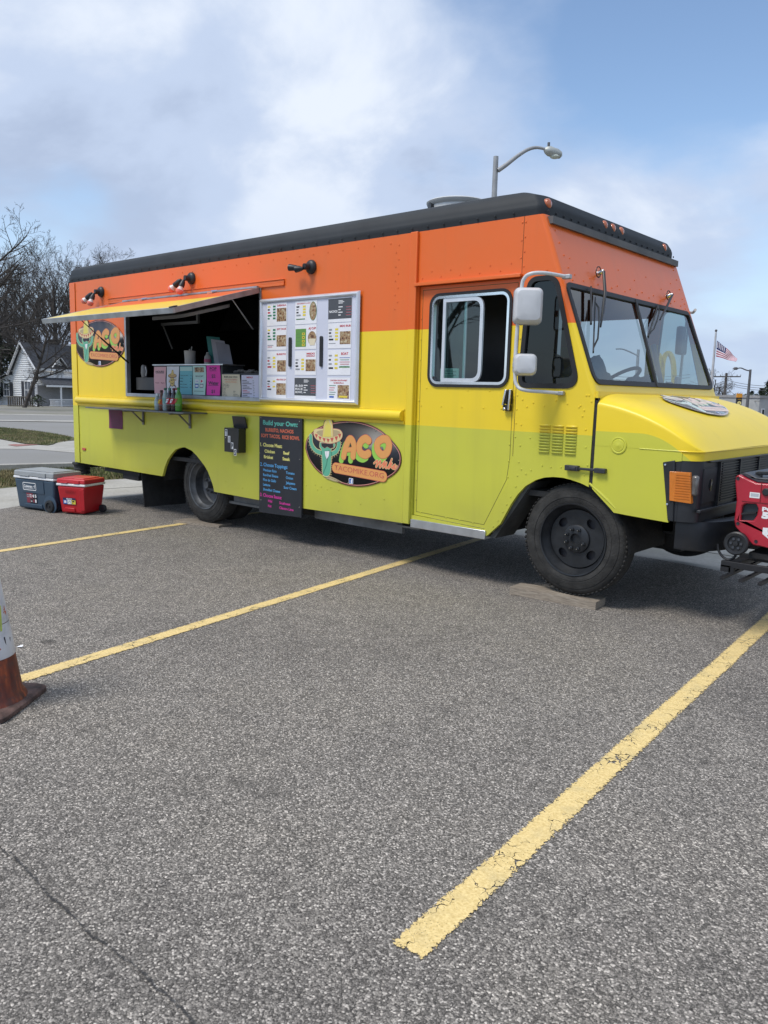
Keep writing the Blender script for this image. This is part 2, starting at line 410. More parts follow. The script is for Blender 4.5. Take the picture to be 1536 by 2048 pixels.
# ================================================================== GROUND
import bmesh
DL = (-.9135, .4067)
def Hh(x, y):
    s_ = (x-CAM.x)*DL[0] + (y-CAM.y)*DL[1]
    return -.0099*(min(max(0, s_-12.5), 130))
def sheet(name, pts, lift, m, kind='structure', parent=None):
    bm = bmesh.new()
    tri = tessellate_polygon([[Vector((p[0], p[1], 0)) for p in pts]])
    vs = [bm.verts.new((p[0], p[1], 0)) for p in pts]
    for t in tri:
        try: bm.faces.new([vs[i] for i in t])
        except ValueError: pass
    for d in (12.5, 142.5):
        co = Vector((CAM.x+DL[0]*d, CAM.y+DL[1]*d, 0))
        bmesh.ops.bisect_plane(bm, geom=bm.verts[:]+bm.edges[:]+bm.faces[:], plane_co=co, plane_no=Vector((DL[0], DL[1], 0)))
    for v in bm.verts: v.co.z = Hh(v.co.x, v.co.y)+lift
    bmesh.ops.recalc_face_normals(bm, faces=bm.faces)
    for f in bm.faces:
        if f.normal.z < 0: f.normal_flip()
    me = bpy.data.meshes.new(name); bm.to_mesh(me); bm.free(); me.materials.append(m)
    o = bpy.data.objects.new(name, me); COL.objects.link(o); tag(o, kind=kind)
    if parent: attach(o, parent)
    return o
def gmat(name, build, rough=.9, bump=.5, dist=.006):
    m = bpy.data.materials.new(name); m.use_nodes = True; t = m.node_tree; b = t.nodes['Principled BSDF']
    b.inputs['Roughness'].default_value = rough; b.inputs['Specular IOR Level'].default_value = .35
    g = t.nodes.new('ShaderNodeNewGeometry'); c, h = build(t, g.outputs['Position'])
    t.links.new(c, b.inputs['Base Color'])
    if h is not None:
        bp = t.nodes.new('ShaderNodeBump'); bp.inputs['Strength'].default_value = bump; bp.inputs['Distance'].default_value = dist
        t.links.new(h, bp.inputs['Height']); t.links.new(bp.outputs[0], b.inputs['Normal'])
    MATS[name] = m; return m
def tx(t, pos, kind, scale, **kw):
    n = t.nodes.new('ShaderNodeTexVoronoi' if kind[0] == 'v' else 'ShaderNodeTexNoise'); n.inputs['Scale'].default_value = scale
    t.links.new(pos, n.inputs['Vector'])
    for k, v in kw.items():
        if k == 'feature': n.feature = v
        else: n.inputs[k].default_value = v
    return n
def asphalt(t, pos, gain=1.0, cell=165, tint=(1.0, .905, .79)):
    wob = tx(t, pos, 'n', 60, Detail=2); add = t.nodes.new('ShaderNodeVectorMath'); add.operation = 'MULTIPLY_ADD'
    t.links.new(wob.outputs['Color'], add.inputs[0]); add.inputs[1].default_value = (.006,)*3; t.links.new(pos, add.inputs[2]); p2 = add.outputs[0]
    v1 = tx(t, p2, 'v', cell); s1 = t.nodes.new('ShaderNodeSeparateColor'); t.links.new(v1.outputs['Color'], s1.inputs[0])
    v2 = tx(t, p2, 'v', cell*2.3); s2 = t.nodes.new('ShaderNodeSeparateColor'); t.links.new(v2.outputs['Color'], s2.inputs[0])
    k = lambda a: tuple(min(1, a*gain*q) for q in tint)
    c1 = ramp(s1.outputs[0], [(0, k(.03)), (.30, k(.08)), (.60, k(.19)), (.84, k(.31)), (.95, k(.55)), (1, k(.72))], t)
    c2 = ramp(s2.outputs[1], [(0, k(.04)), (.5, k(.13)), (.85, k(.26)), (1, k(.5))], t)
    c = mixc(t, .38, c1, c2)
    gap = ramp(v1.outputs['Distance'], [(.45, (1, 1, 1)), (.95, (.34, .34, .34))], t)
    ml = t.nodes.new('ShaderNodeMix'); ml.data_type = 'RGBA'; ml.blend_type = 'MULTIPLY'; ml.inputs[0].default_value = .9
    t.links.new(c, ml.inputs[6]); t.links.new(gap, ml.inputs[7]); c = ml.outputs[2]
    big = tx(t, pos, 'n', .55, Detail=8, Roughness=.65); st = ramp(big.outputs[0], [(.32, (.74, .74, .75)), (.5, (1, 1, 1)), (.68, (1.0, .99, .96))], t)
    mid = tx(t, pos, 'n', 5.5, Detail=7, Roughness=.7); st2 = ramp(mid.outputs[0], [(.30, (.72, .72, .73)), (.5, (1, 1, 1)), (.72, (1, 1, 1))], t)
    for q in (st, st2):
        ml = t.nodes.new('ShaderNodeMix'); ml.data_type = 'RGBA'; ml.blend_type = 'MULTIPLY'; ml.inputs[0].default_value = .85
        t.links.new(c, ml.inputs[6]); t.links.new(q, ml.inputs[7]); c = ml.outputs[2]
    spot = tx(t, pos, 'v', 1.31); sz = t.nodes.new('ShaderNodeSeparateColor'); t.links.new(spot.outputs['Color'], sz.inputs[0])
    edge = tx(t, pos, 'n', 16, Detail=5); r_ = mth('MULTIPLY', mth('MULTIPLY', mth('POWER', sz.outputs[0], 3.0, None, t), .075, None, t), mth('ADD', edge.outputs[0], .4, None, t), None, t)
    sp_ = mth('MULTIPLY', mth('LESS_THAN', spot.outputs['Distance'], r_, None, t), .55, None, t); c = mixc(t, sp_, c, (.035, .031, .027))
    oil = tx(t, pos, 'n', 1.15, Detail=9, Roughness=.72); c = mixc(t, ramp(oil.outputs[0], [(.60, (0, 0, 0)), (.74, (.6, .6, .6))], t), c, (.05, .045, .04))
    h = mth('SUBTRACT', s1.outputs[0], v1.outputs['Distance'], None, t)
    return c, h
ASPH = gmat('asphalt', lambda t, p: asphalt(t, p, 1.38), .82, .55, .005)
def street(t, p):
    n = tx(t, p, 'n', 40, Detail=6, Roughness=.8); b = tx(t, p, 'n', .35, Detail=7)
    c = mixc(t, n.outputs[0], (.155, .15, .14), (.30, .29, .265)); c = mixc(t, ramp(b.outputs[0], [(.35, (0, 0, 0)), (.65, (.5, .5, .5))], t), c, (.26, .255, .25)); return c, n.outputs[0]
STREET = gmat('street_asphalt', street, .85, .3)
def conc(t, p):
    n = tx(t, p, 'n', 25, Detail=8, Roughness=.75); b = tx(t, p, 'n', 1.3, Detail=8, Roughness=.7)
    c = mixc(t, ramp(n.outputs[0], [(.3, (0, 0, 0)), (.7, (1, 1, 1))], t), (.34, .325, .285), (.50, .48, .44))
    c = mixc(t, ramp(b.outputs[0], [(.42, (0, 0, 0)), (.62, (.55, .55, .55))], t), c, (.27, .25, .21)); return c, n.outputs[0]
CONC = gmat('concrete', conc, .85, .25)
def turf(t, p):
    n = tx(t, p, 'n', 18, Detail=8, Roughness=.8); b = tx(t, p, 'n', .9, Detail=6)
    c = mixc(t, n.outputs[0], (.055, .065, .022), (.15, .145, .065)); c = mixc(t, ramp(b.outputs[0], [(.4, (0, 0, 0)), (.65, (.75, .75, .75))], t), c, (.135, .115, .065)); return c, n.outputs[0]
TURF = gmat('turf', turf, .95, .8, .03)
def mulch(t, p):
    n = tx(t, p, 'n', 3, Detail=9, Roughness=.8); c = mixc(t, ramp(n.outputs[0], [(.35, (0, 0, 0)), (.65, (1, 1, 1))], t), (.06, .035, .022), (.17, .115, .075)); return c, n.outputs[0]
MULCH = gmat('mulch', mulch, .95, .8, .05)
def gravel(t, p):
    n = tx(t, p, 'n', 6, Detail=9, Roughness=.8); b = tx(t, p, 'n', .25, Detail=5)
    c = mixc(t, n.outputs[0], (.17, .16, .145), (.30, .285, .25)); c = mixc(t, ramp(b.outputs[0], [(.45, (0, 0, 0)), (.6, (.6, .6, .6))], t), c, (.17, .165, .10)); return c, n.outputs[0]
GRAVEL = gmat('gravel', gravel, .9, .5)

sheet('ground', [(-1500, -1500), (1500, -1500), (1500, 1500), (-1500, 1500)], -.03, TURF)
asph_edge = [(.8, -40), (.8, -6), (.33, -1.8), (.23, -1.07), (.12, -.81), (.16, .26), (.12, .54), (-.03, 1.32), (.25, 1.75), (1.2, 2.08), (5.6, 2.22), (7.78, 2.0), (12, 1.8), (40, .6)]
sheet('parking_lot', asph_edge + [(40, -40)], 0, ASPH)
walk_back = [(-.9, -40), (-1.4, -2), (-1.7, -.25), (-1.83, .53), (-1.9, 1.43), (-1.8, 2.7), (-.9, 3.7), (1.5, 4.3), (12, 3.9), (40, 2.7)]
sheet('sidewalk', walk_back + [(p[0]+(.0), p[1]) for p in reversed(asph_edge)], -.006, CONC)
jm = mat('joint_dark', (.10, .095, .085), .9, 0, .1)
b = MB()
for p, q in (((.12, .3), (-1.8, .1)), ((.5, 1.9), (-.6, 3.9)), ((2.4, 2.12), (2.2, 4.3)), ((4.4, 2.19), (4.3, 4.2)), ((6.4, 2.14), (6.4, 4.1)), ((8.4, 1.96), (8.5, 4.0)), ((-.9, .2), (-.7, 1.9)), ((.23, -1.5), (-1.6, -1.7)), ((5.5, 2.9), (9.5, 2.75))):
    b.bar((p[0], p[1], -.0035), (q[0], q[1], -.0035), .012, .002)
tag(b.build('paving_joints', None, jm), kind='structure')
# street, verge, ramp, lane, far lots
street_near = [(-3.5, -40), (-4.3, -2), (-4.34, .86), (-4.21, 1.41), (-4.06, 1.98), (-3.7, 4), (-2.5, 6.5), (0, 8.2), (14, 9.2), (60, 8)]
sheet('verge', walk_back + list(reversed(street_near)), -.012, TURF)
st_far = [(-9, -40), (-10.4, -4), (-9.87, 3.19), (-9.46, 3.73), (-8.74, 3.87), (-7.87, 3.98), (-6.5, 5.2), (-4.5, 10), (-2, 15.5), (14, 17.4), (60, 16)]
sheet('street', street_near + list(reversed(st_far)), -.018, STREET)
def kerb(name, pts, w=.15, h=.1, m=CONC):
    b = MB(); L, Rr = [], []
    for i, p in enumerate(pts):
        a, c = Vector(pts[max(i-1, 0)]), Vector(pts[min(i+1, len(pts)-1)]); d = (c-a).normalized(); n = Vector((-d.y, d.x))*w/2
        L.append(Vector(p)+n); Rr.append(Vector(p)-n)
    vs = []
    for q, s_ in zip(L, Rr):
        for r_ in (q, s_): z = Hh(r_.x, r_.y); vs += [(r_.x, r_.y, z-.05), (r_.x, r_.y, z+h)]
    fs = []
    for i in range(len(pts)-1):
        o = i*4; fs += [(o, o+4, o+5, o+1), (o+2, o+3, o+7, o+6), (o+1, o+5, o+7, o+3)]
    b.add(vs, fs); o = b.build(name, None, m, bevel=.01); return tag(o, kind='structure')
kerb('kerb', street_near)
ramp_back = [(-9.6, -40), (-14.5, 0), (-13.92, 4.89), (-11.44, 4.5), (-10.58, 4.69), (-10.92, 5.0), (-12.17, 5.79), (-12.45, 6.11), (-12.49, 6.36), (-10.5, 9), (-5.4, 13), (-3, 17.5), (14, 19), (60, 18)]
sheet('far_sidewalk', st_far + list(reversed(ramp_back)), -.012, CONC)
sheet('warning_strip', [(-11.21, 3.94), (-11.46, 4.2), (-10.96, 4.68), (-10.53, 3.86)], -.004, mat('brick_red_strip', (.30, .13, .11), .85, 0, .15, 20))
grass_back = [(-40, 4), (-24, 7.8), (-21.57, 8.11), (-20.07, 8.21), (-17.92, 7.95), (-15.67, 7.56), (-14.05, 7.16), (-12.6, 6.6)]
sheet('grass_bank', [(-40, -10), (-14.5, -10), (-14.5, 0), (-13.92, 4.89), (-11.44, 4.5), (-10.58, 4.69), (-10.92, 5.0), (-12.17, 5.79), (-12.6, 6.6)] + list(reversed(grass_back))[1:], .006, TURF)
sheet('far_road', [(-60, 6), (-40, 4), (-24, 7.8), (-21.57, 8.11), (-17.92, 7.95), (-14.05, 7.16), (-12.6, 6.6), (-12.0, 7.4), (-5.4, 14), (-22, 27), (-28.0, 17), (-28.99, 14.83), (-30.16, 11.73), (-33, 8)], -.014, STREET)
sheet('far_kerb_strip', [(-30.16, 11.73), (-28.99, 14.83), (-26, 21), (-24.5, 20.6), (-26.9, 13.76), (-28.75, 11.14), (-31, 8), (-33, 8)], .01, CONC)
sheet('far_lot', [(-33, 6), (-30.3, 11.7), (-29.1, 14.9), (-26, 22), (-36, 26), (-38.09, 19.51), (-40.2, 15.96), (-46, 8)], -.006, STREET)
sheet('far_pale_strip', [(-46, 8), (-40.2, 15.96), (-38.09, 19.51), (-36, 26), (-37.5, 26.6), (-39.83, 20.4), (-41.97, 16.71), (-48, 8.5)], .0, CONC)
sheet('gravel_drive', [(-48, 8.5), (-41.97, 16.71), (-39.83, 20.4), (-37.5, 26.6), (-62, 44), (-76.79, 34.01), (-88, 36), (-84, 10)], -.008, GRAVEL)
sheet('mulch_bed', [(-22, 26), (2, 22), (14, 60), (-2, 120), (-60, 110)], -.01, MULCH)
# grass blades on the two turf patches
def blades(name, pts, n, h, seed):
    rnd = random.Random(seed); xs = [p[0] for p in pts]; ys = [p[1] for p in pts]; b = MB()
    def inside(x, y):
        c = False; j = len(pts)-1
        for i in range(len(pts)):
            if (pts[i][1] > y) != (pts[j][1] > y) and x < (pts[j][0]-pts[i][0])*(y-pts[i][1])/(pts[j][1]-pts[i][1])+pts[i][0]: c = not c
            j = i
        return c
    k = 0; vs, fs = [], []
    gm = [mat('grass_green', (.10, .12, .035), .8, 0, .35, 3), mat('grass_straw', (.24, .20, .10), .85, 0, .3, 3)]
    mats = []
    while k < n:
        x, y = rnd.uniform(min(xs), max(xs)), rnd.uniform(min(ys), max(ys))
        if not inside(x, y): continue
        k += 1; a = rnd.uniform(0, 6.28); hh = h*rnd.uniform(.4, 1.2); z = Hh(x, y); w = .011
        b.use(gm[1 if noise.noise(Vector((x*.8, y*.8, 1))) + rnd.uniform(-.4, .4) > .12 else 0])
        b.add([(x-w*math.cos(a), y-w*math.sin(a), z-.01), (x+w*math.cos(a), y+w*math.sin(a), z-.01), (x+rnd.uniform(-.03, .03), y+rnd.uniform(-.03, .03), z+hh)], [(0, 1, 2)])
    return tag(b.build(name, smooth=None), kind='stuff')
blades('verge_grass', [(-1.75, -1.0), (-1.87, .5), (-1.95, 1.43), (-1.85, 2.9), (-.9, 3.9), (-2.4, 6.3), (-3.6, 4), (-4.0, 1.98), (-4.2, .86), (-4.2, -1)], 14000, .05, 3)
blades('bank_grass', [(-13.9, 4.9), (-11.44, 4.55), (-10.7, 4.7), (-12.5, 6.3), (-14.05, 7.1), (-17.92, 7.9), (-21, 8.1), (-24, 7.6), (-20, 4)], 16000, .06, 4)

# painted bay lines: worn paint with a ragged edge and cracks, over the asphalt
def linepaint():
    m = bpy.data.materials.new('yellow_line_paint'); m.use_nodes = True; t = m.node_tree; bs = t.nodes['Principled BSDF']; o = t.nodes['Material Output']
    g = t.nodes.new('ShaderNodeNewGeometry'); p = g.outputs['Position']; uv = t.nodes.new('ShaderNodeUVMap'); sp = t.nodes.new('ShaderNodeSeparateXYZ'); t.links.new(uv.outputs[0], sp.inputs[0])
    M_ = lambda op, a, b=None, c=None: mth(op, a, b, c, t)
    e = M_('MINIMUM', sp.outputs[0], sp.outputs[1])                     # metres from the nearest edge, stored in the UVs
    n = tx(t, p, 'n', 95, Detail=4, Roughness=.7); edge = M_('GREATER_THAN', e, M_('MULTIPLY', M_('POWER', n.outputs[0], 2.0), .060))
    wob = tx(t, p, 'n', 14, Detail=3); add = t.nodes.new('ShaderNodeVectorMath'); add.operation = 'MULTIPLY_ADD'
    t.links.new(wob.outputs['Color'], add.inputs[0]); add.inputs[1].default_value = (.10,)*3; t.links.new(p, add.inputs[2])
    v = tx(t, add.outputs[0], 'v', 15, feature='DISTANCE_TO_EDGE'); ms = tx(t, p, 'n', 7, Detail=3)
    crack = M_('GREATER_THAN', v.outputs['Distance'], M_('MULTIPLY', M_('MAXIMUM', M_('SUBTRACT', ms.outputs[0], .47), 0.0), .20))
    pit = tx(t, p, 'v', 120); pits = M_('GREATER_THAN', pit.outputs['Distance'], .16); sp2 = tx(t, p, 'n', 4.0, Detail=4)
    pits = M_('MAXIMUM', pits, M_('LESS_THAN', sp2.outputs[0], .54))
    al = M_('MULTIPLY', M_('MULTIPLY', edge, crack), pits)
    fine = tx(t, p, 'n', 130, Detail=3); c = mixc(t, ramp(fine.outputs[0], [(.3, (0, 0, 0)), (.7, (1, 1, 1))], t), (.62, .45, .17), (.86, .66, .30))
    d = tx(t, p, 'n', 9, Detail=6); c = mixc(t, ramp(d.outputs[0], [(.5, (0, 0, 0)), (.75, (.55, .55, .55))], t), c, (.46, .38, .20)); t.links.new(c, bs.inputs['Base Color'])
    bs.inputs['Roughness'].default_value = .7
    bp = t.nodes.new('ShaderNodeBump'); bp.inputs['Strength'].default_value = .5; bp.inputs['Distance'].default_value = .003; t.links.new(fine.outputs[0], bp.inputs['Height']); t.links.new(bp.outputs[0], bs.inputs['Normal'])
    tr = t.nodes.new('ShaderNodeBsdfTransparent'); mx = t.nodes.new('ShaderNodeMixShader'); t.links.new(al, mx.inputs[0]); t.links.new(tr.outputs[0], mx.inputs[1]); t.links.new(bs.outputs[0], mx.inputs[2]); t.links.new(mx.outputs[0], o.inputs[0])
    return m
LINEP = linepaint()
def bay_line(p, q, w, z=.004, m=LINEP, name='bay_line', wig=0):
    p, q = Vector(p), Vector(q); d = (q-p); L = d.length; d.normalize(); n = Vector((-d.y, d.x))*w/2; k = max(2, int(L/.25))
    vs, fs, uv = [], [], []
    for i in range(k+1):
        c = p+d*L*i/k + n*2*wig*noise.noise(Vector((i*.6, L, 3)))
        for s_, wd in ((-1, 0), (0, w/2), (1, 0)):
            r_ = c+n*s_; vs.append((r_.x, r_.y, z)); uv.append((wd, min(L*i/k, L-L*i/k)))
    for i in range(k):
        o = i*3; fs += [(o, o+3, o+4, o+1), (o+1, o+4, o+5, o+2)]
    me = bpy.data.meshes.new(name); me.from_pydata(vs, [], fs); me.materials.append(m); u = me.uv_layers.new(name='UVMap')
    for l in me.loops: u.data[l.index].uv = uv[l.vertex_index]
    me.update(); o = bpy.data.objects.new(name, me); COL.objects.link(o); return tag(o, kind='structure')
bay_line((8.455, -3.50), (8.07, 2.0), .128, wig=.06)
bay_line((5.86, -3.62), (5.02, 2.15), .125, wig=.05)
bay_line((2.84, -3.9), (2.20, 2.05), .125, wig=.05)
bay_line((11.3, -3.5), (10.9, 1.8), .128, wig=.05)
# a tarred crack running across the foreground
def crackmat():
    m = bpy.data.materials.new('crack_dark'); m.use_nodes = True; t = m.node_tree; bs = t.nodes['Principled BSDF']; o = t.nodes['Material Output']
    g = t.nodes.new('ShaderNodeNewGeometry'); uv = t.nodes.new('ShaderNodeUVMap'); sp = t.nodes.new('ShaderNodeSeparateXYZ'); t.links.new(uv.outputs[0], sp.inputs[0])
    n = tx(t, g.outputs['Position'], 'n', 70, Detail=5, Roughness=.8)
    al = mth('MULTIPLY', mth('GREATER_THAN', sp.outputs[0], mth('MULTIPLY', n.outputs[0], .040, None, t), None, t), .72, None, t)
    bs.inputs['Base Color'].default_value = (.035, .034, .033, 1); bs.inputs['Roughness'].default_value = .9
    tr = t.nodes.new('ShaderNodeBsdfTransparent'); mx = t.nodes.new('ShaderNodeMixShader'); t.links.new(al, mx.inputs[0]); t.links.new(tr.outputs[0], mx.inputs[1]); t.links.new(bs.outputs[0], mx.inputs[2]); t.links.new(mx.outputs[0], o.inputs[0])
    return m
CRK = crackmat()
cp = [onp(*p, 2, 0) for p in ((-60, 1650), (20, 1712), (110, 1805), (190, 1880), (255, 1925), (320, 1985), (400, 2060))]
for i in range(len(cp)-1):
    bay_line(cp[i].xy + (cp[i].xy-cp[i+1].xy)*.06, cp[i+1].xy, .046, .0035+.0004*i, CRK, 'asphalt_crack', .35)

cp = [onp(*p, 2, 0) for p in ((880, 1265), (960, 1310), (1040, 1350), (1130, 1385), (1225, 1440))]
for i in range(len(cp)-1):
    bay_line(cp[i].xy + (cp[i].xy-cp[i+1].xy)*.06, cp[i+1].xy, .034, .0035+.0004*i, CRK, 'asphalt_crack', .35)

# ================================================================== HOUSE across the road
def house():
    o0 = at(75, 817, 85); fw = Vector((_f.x, _f.y, 0)).normalized()
    vd = Vector((o0.x-CAM.x, o0.y-CAM.y, 0)).normalized(); rr = Vector((vd.y, -vd.x, 0))
    Fd = rr*math.cos(R(36)) + vd*math.sin(R(36)); Gd = Vector((-Fd.y, Fd.x, 0))      # porch side, gable side
    if Gd.dot(rr) > 0: Gd = -Gd
    z0 = o0.z-.1
    M = Matrix(((Fd.x, Gd.x, 0, o0.x), (Fd.y, Gd.y, 0, o0.y), (0, 0, 1, z0), (0, 0, 0, 1)))
    h = thing('farmhouse', 'white sided two storey house with dark roof, dormer and front porch beyond the road', 'house', tuple(M @ Vector((4, 2.5, 0))))
    sid = mat('white_siding', (.80, .81, .82), .7, 0, .05); trim = mat('house_trim', (.74, .74, .74), .6, 0, .03)
    rf = mat('dark_shingles', (.040, .043, .050), .9, 0, .25, 4, .6, 12); shut = mat('dark_shutter', (.03, .032, .04), .6, 0, .1)
    grey = mat('porch_wall', (.34, .34, .35), .7, 0, .06)  # shade of the white house's porch side put into a grey colour
    def B(): b = MB(); b.M = M; return b
    WG, EH, RH, LF = 4.0, 4.55, 6.95, 12.0        # gable width, eaves, ridge, length
    # walls as closed gable-ended solid, sided with lapped boards
    b = B(); 
    g = [(0, 0), (WG, 0), (WG, EH-.6), (WG*.5, RH-.05), (0, EH)]
    b.plate(g, [], lambda u, v, w: (w, u, v), .2); b.plate(g, [], lambda u, v, w: (LF-w, u, v), .2)
    b.box(.2, LF-.2, 0, .2, 0, EH-.02); b.box(.2, LF-.2, WG-.2, WG, 0, EH-.65); wall = b.build('wall', h, sid)
    b = B()
    for k in range(34):
        z = .12+k*.2
        if z > RH-.4: break
        u0, u1 = 0, WG
        if z > EH: u0 = (z-EH)/(RH-EH)*WG*.5
        if z > EH-.6: u1 = WG-(z-EH+.6)/(RH-EH+.6)*WG*.5
        b.hexa([(-.035, u0, z), (-.003, u0, z), (-.003, u1, z), (-.035, u1, z)], [(-.004, u0, z+.19), (-.003, u0, z+.19), (-.003, u1, z+.19), (-.004, u1, z+.19)])
    for k in range(22):
        z = .12+k*.2
        b.hexa([(0, -.035, z), (LF, -.035, z), (LF, -.003, z), (0, -.003, z)], [(0, -.004, z+.19), (LF, -.004, z+.19), (LF, -.003, z+.19), (0, -.003, z+.19)])
    tag(b.build('siding', wall, sid, smooth=None), kind='stuff')
    b = B()
    for y0, z0_, y1, z1 in ((-.45, EH-.33, WG*.5, RH), (WG+.4, EH-.95, WG*.5, RH)):
        b.hexa([(-.35, y0, z0_), (LF+.3, y0, z0_), (LF+.3, y1, z1), (-.35, y1, z1)], [(-.35, y0, z0_+.14), (LF+.3, y0, z0_+.14), (LF+.3, y1, z1+.14), (-.35, y1, z1+.14)])
    roof = b.build('roof', h, rf)
    b = B()
    for y0, z0_ in ((-.47, EH-.36), (WG+.42, EH-.98)):
        b.bar((-.38, y0, z0_+.02), (-.38, WG*.5, RH+.06), .06, .26, (1, 0, 0))
    b.box(0, LF+.3, -.52, -.46, EH-.42, EH-.2); b.build('trim', roof, trim)
    # lean-to on the left with its own roof
    b = B(); b.plate([(WG, 0), (WG+6, 0), (WG+6, 2.2), (WG, 4.0)], [], lambda u, v, w: (.35+w, u, v), .2); b.box(.55, 6, WG+5.8, WG+6, 0, 2.2); b.build('side_wing', h, sid)
    b = B(); b.hexa([(0, WG, 4.0), (7, WG, 4.0), (7, WG+6.4, 2.05), (0, WG+6.4, 2.05)], [(0, WG, 4.15), (7, WG, 4.15), (7, WG+6.4, 2.2), (0, WG+6.4, 2.2)]); b.build('wing_roof', h, rf)
    b = B(); b.bar((-.03, WG, 4.06), (-.03, WG+6.4, 2.1), .05, .22, (1, 0, 0)); b.build('wing_trim', h, trim)
    def window(side, u, z, w, hh, name='window', sh=True):
        """side 'g': on the gable wall (u along G); 'f': on the porch wall (u along F)"""
        mp = (lambda a, zz, d: (-d, a, zz)) if side == 'g' else (lambda a, zz, d: (a, -d, zz))
        def bb(b, a0, a1, za, zb, d0, d1):
            c = [mp(a0, za, d0), mp(a1, za, d0), mp(a1, za, d1), mp(a0, za, d1)]; e = [mp(a0, zb, d0), mp(a1, zb, d0), mp(a1, zb, d1), mp(a0, zb, d1)]; b.hexa(c, e)
        b = B(); 
        bb(b, u-w/2-.08, u+w/2+.08, z+hh, z+hh+.12, .03, .11); bb(b, u-w/2-.08, u+w/2+.08, z-.12, z, .03, .13)
        bb(b, u-w/2-.08, u-w/2, z, z+hh, .03, .09); bb(b, u+w/2, u+w/2+.08, z, z+hh, .03, .09); bb(b, u-w/2, u+w/2, z+hh/2-.03, z+hh/2+.03, .03, .08); bb(b, u-.02, u+.02, z, z+hh, .03, .07)
        o = b.build(name, h, trim); b = B(); bb(b, u-w/2, u+w/2, z, z+hh, .02, .05); b.build('pane', o, mat('house_pane', (.10, .11, .13), .1, 0, .1))
        if sh:
            for s_ in (-1, 1):
                b = B(); c = u+s_*(w/2+.34); bb(b, c-.22, c+.22, z-.05, z+hh+.05, .02, .1); b.build('shutter', o, shut)
    window('g', 1.4, 1.15, 1.0, 1.75); window('g', WG+1.9-.8, 1.35, .9, 1.35)
    window('f', 2.75, .9, 1.1, 1.75); window('f', 6.4, .9, 1.1, 1.75)
    # porch
    b = B(); b.hexa([(.1, -.1, 3.35), (LF, -.1, 3.35), (LF, -2.3, 2.55), (-.5, -2.3, 2.55)], [(1.3, -.02, 3.45), (LF, -.02, 3.45), (LF, -2.3, 2.68), (-.5, -2.3, 2.68)]); pr = b.build('porch_roof', h, rf)
    b = B(); b.box(-.5, LF, -2.36, -2.30, 2.42, 2.62); b.box(1.25, LF, -.16, -.03, 3.38, 3.5); b.build('porch_trim', h, trim)
    b = B(); b.box(0, LF, -.12, -.04, .3, 2.55); 
    b.build('porch_wall', h, grey)
    b = B(); b.box(0, LF, -2.3, 0, .08, .32); b.build('porch_floor', h, grey)
    for k in range(5):
        b = B(); x = 1.35+k*2.6; b.box(x-.07, x+.07, -2.25, -2.11, .32, 2.5); b.build('porch_post', h, trim)
    rail = MB(); rail.M = M; rail.box(-.1, LF, -2.21, -2.15, 1.08, 1.16); rail.box(-.1, LF, -2.21, -2.15, .42, .48)
    ro = rail.build('railing', h, trim)
    b = B(); x = 0
    while x < LF: b.box(x, x+.04, -2.2, -2.16, .48, 1.08); x += .14
    tag(b.build('balusters', ro, trim), kind='stuff')
    # dormer rising from the eaves
    b = B(); DX, DW = 2.75, 1.35
    b.plate([(DX-DW/2, 3.5), (DX+DW/2, 3.5), (DX+DW/2, 4.75), (DX, 5.45), (DX-DW/2, 4.75)], [], lambda u, v, w: (u, -.06+w, v), 1.9); d = b.build('dormer', h, sid)
    b = B()
    for s_ in (-1, 1):
        b.hexa([(DX, -.35, 5.6), (DX+s_*(DW/2+.35), -.35, 4.5), (DX+s_*(DW/2+.35), 2.3, 4.5), (DX, 2.3, 5.6)], [(DX, -.35, 5.72), (DX+s_*(DW/2+.35), -.35, 4.62), (DX+s_*(DW/2+.35), 2.3, 4.62), (DX, 2.3, 5.72)])
    b.build('dormer_roof', d, rf)
    b = B()
    for s_ in (-1, 1): b.bar((DX, -.39, 5.66), (DX+s_*(DW/2+.37), -.39, 4.5), .07, .2, (0, 1, 0))
    b.build('dormer_trim', d, trim)
    window('f', DX, 3.6, .65, 1.15, 'dormer_window', False)
    return h
house()
# low wooden fence with gate beside the house
fo = at(16, 812, 80); vd = Vector((fo.x-CAM.x, fo.y-CAM.y, 0)).normalized(); rr = Vector((vd.y, -vd.x, 0))
fe = thing('picket_fence', 'low brown board fence in front of the house wing at the left edge', 'fence', tuple(fo))
fm = mat('old_fence_wood', (.10, .085, .07), .9, 0, .3, 3)
Mf = Matrix(((rr.x, vd.x, 0, fo.x), (rr.y, vd.y, 0, fo.y), (0, 0, 1, fo.z-.05), (0, 0, 0, 1)))
for k in range(12):
    b = MB(); b.M = Mf; b.box(k*.2-.02, k*.2+.15, 0, .04, 0, 1.05); b.build('board', fe, fm)
for z in (.1, .95): b = MB(); b.M = Mf; b.box(-.1, 2.4, -.05, 0, z, z+.08); b.build('rail', fe, mat('pale_rail', (.26, .23, .19), .9, 0, .2))

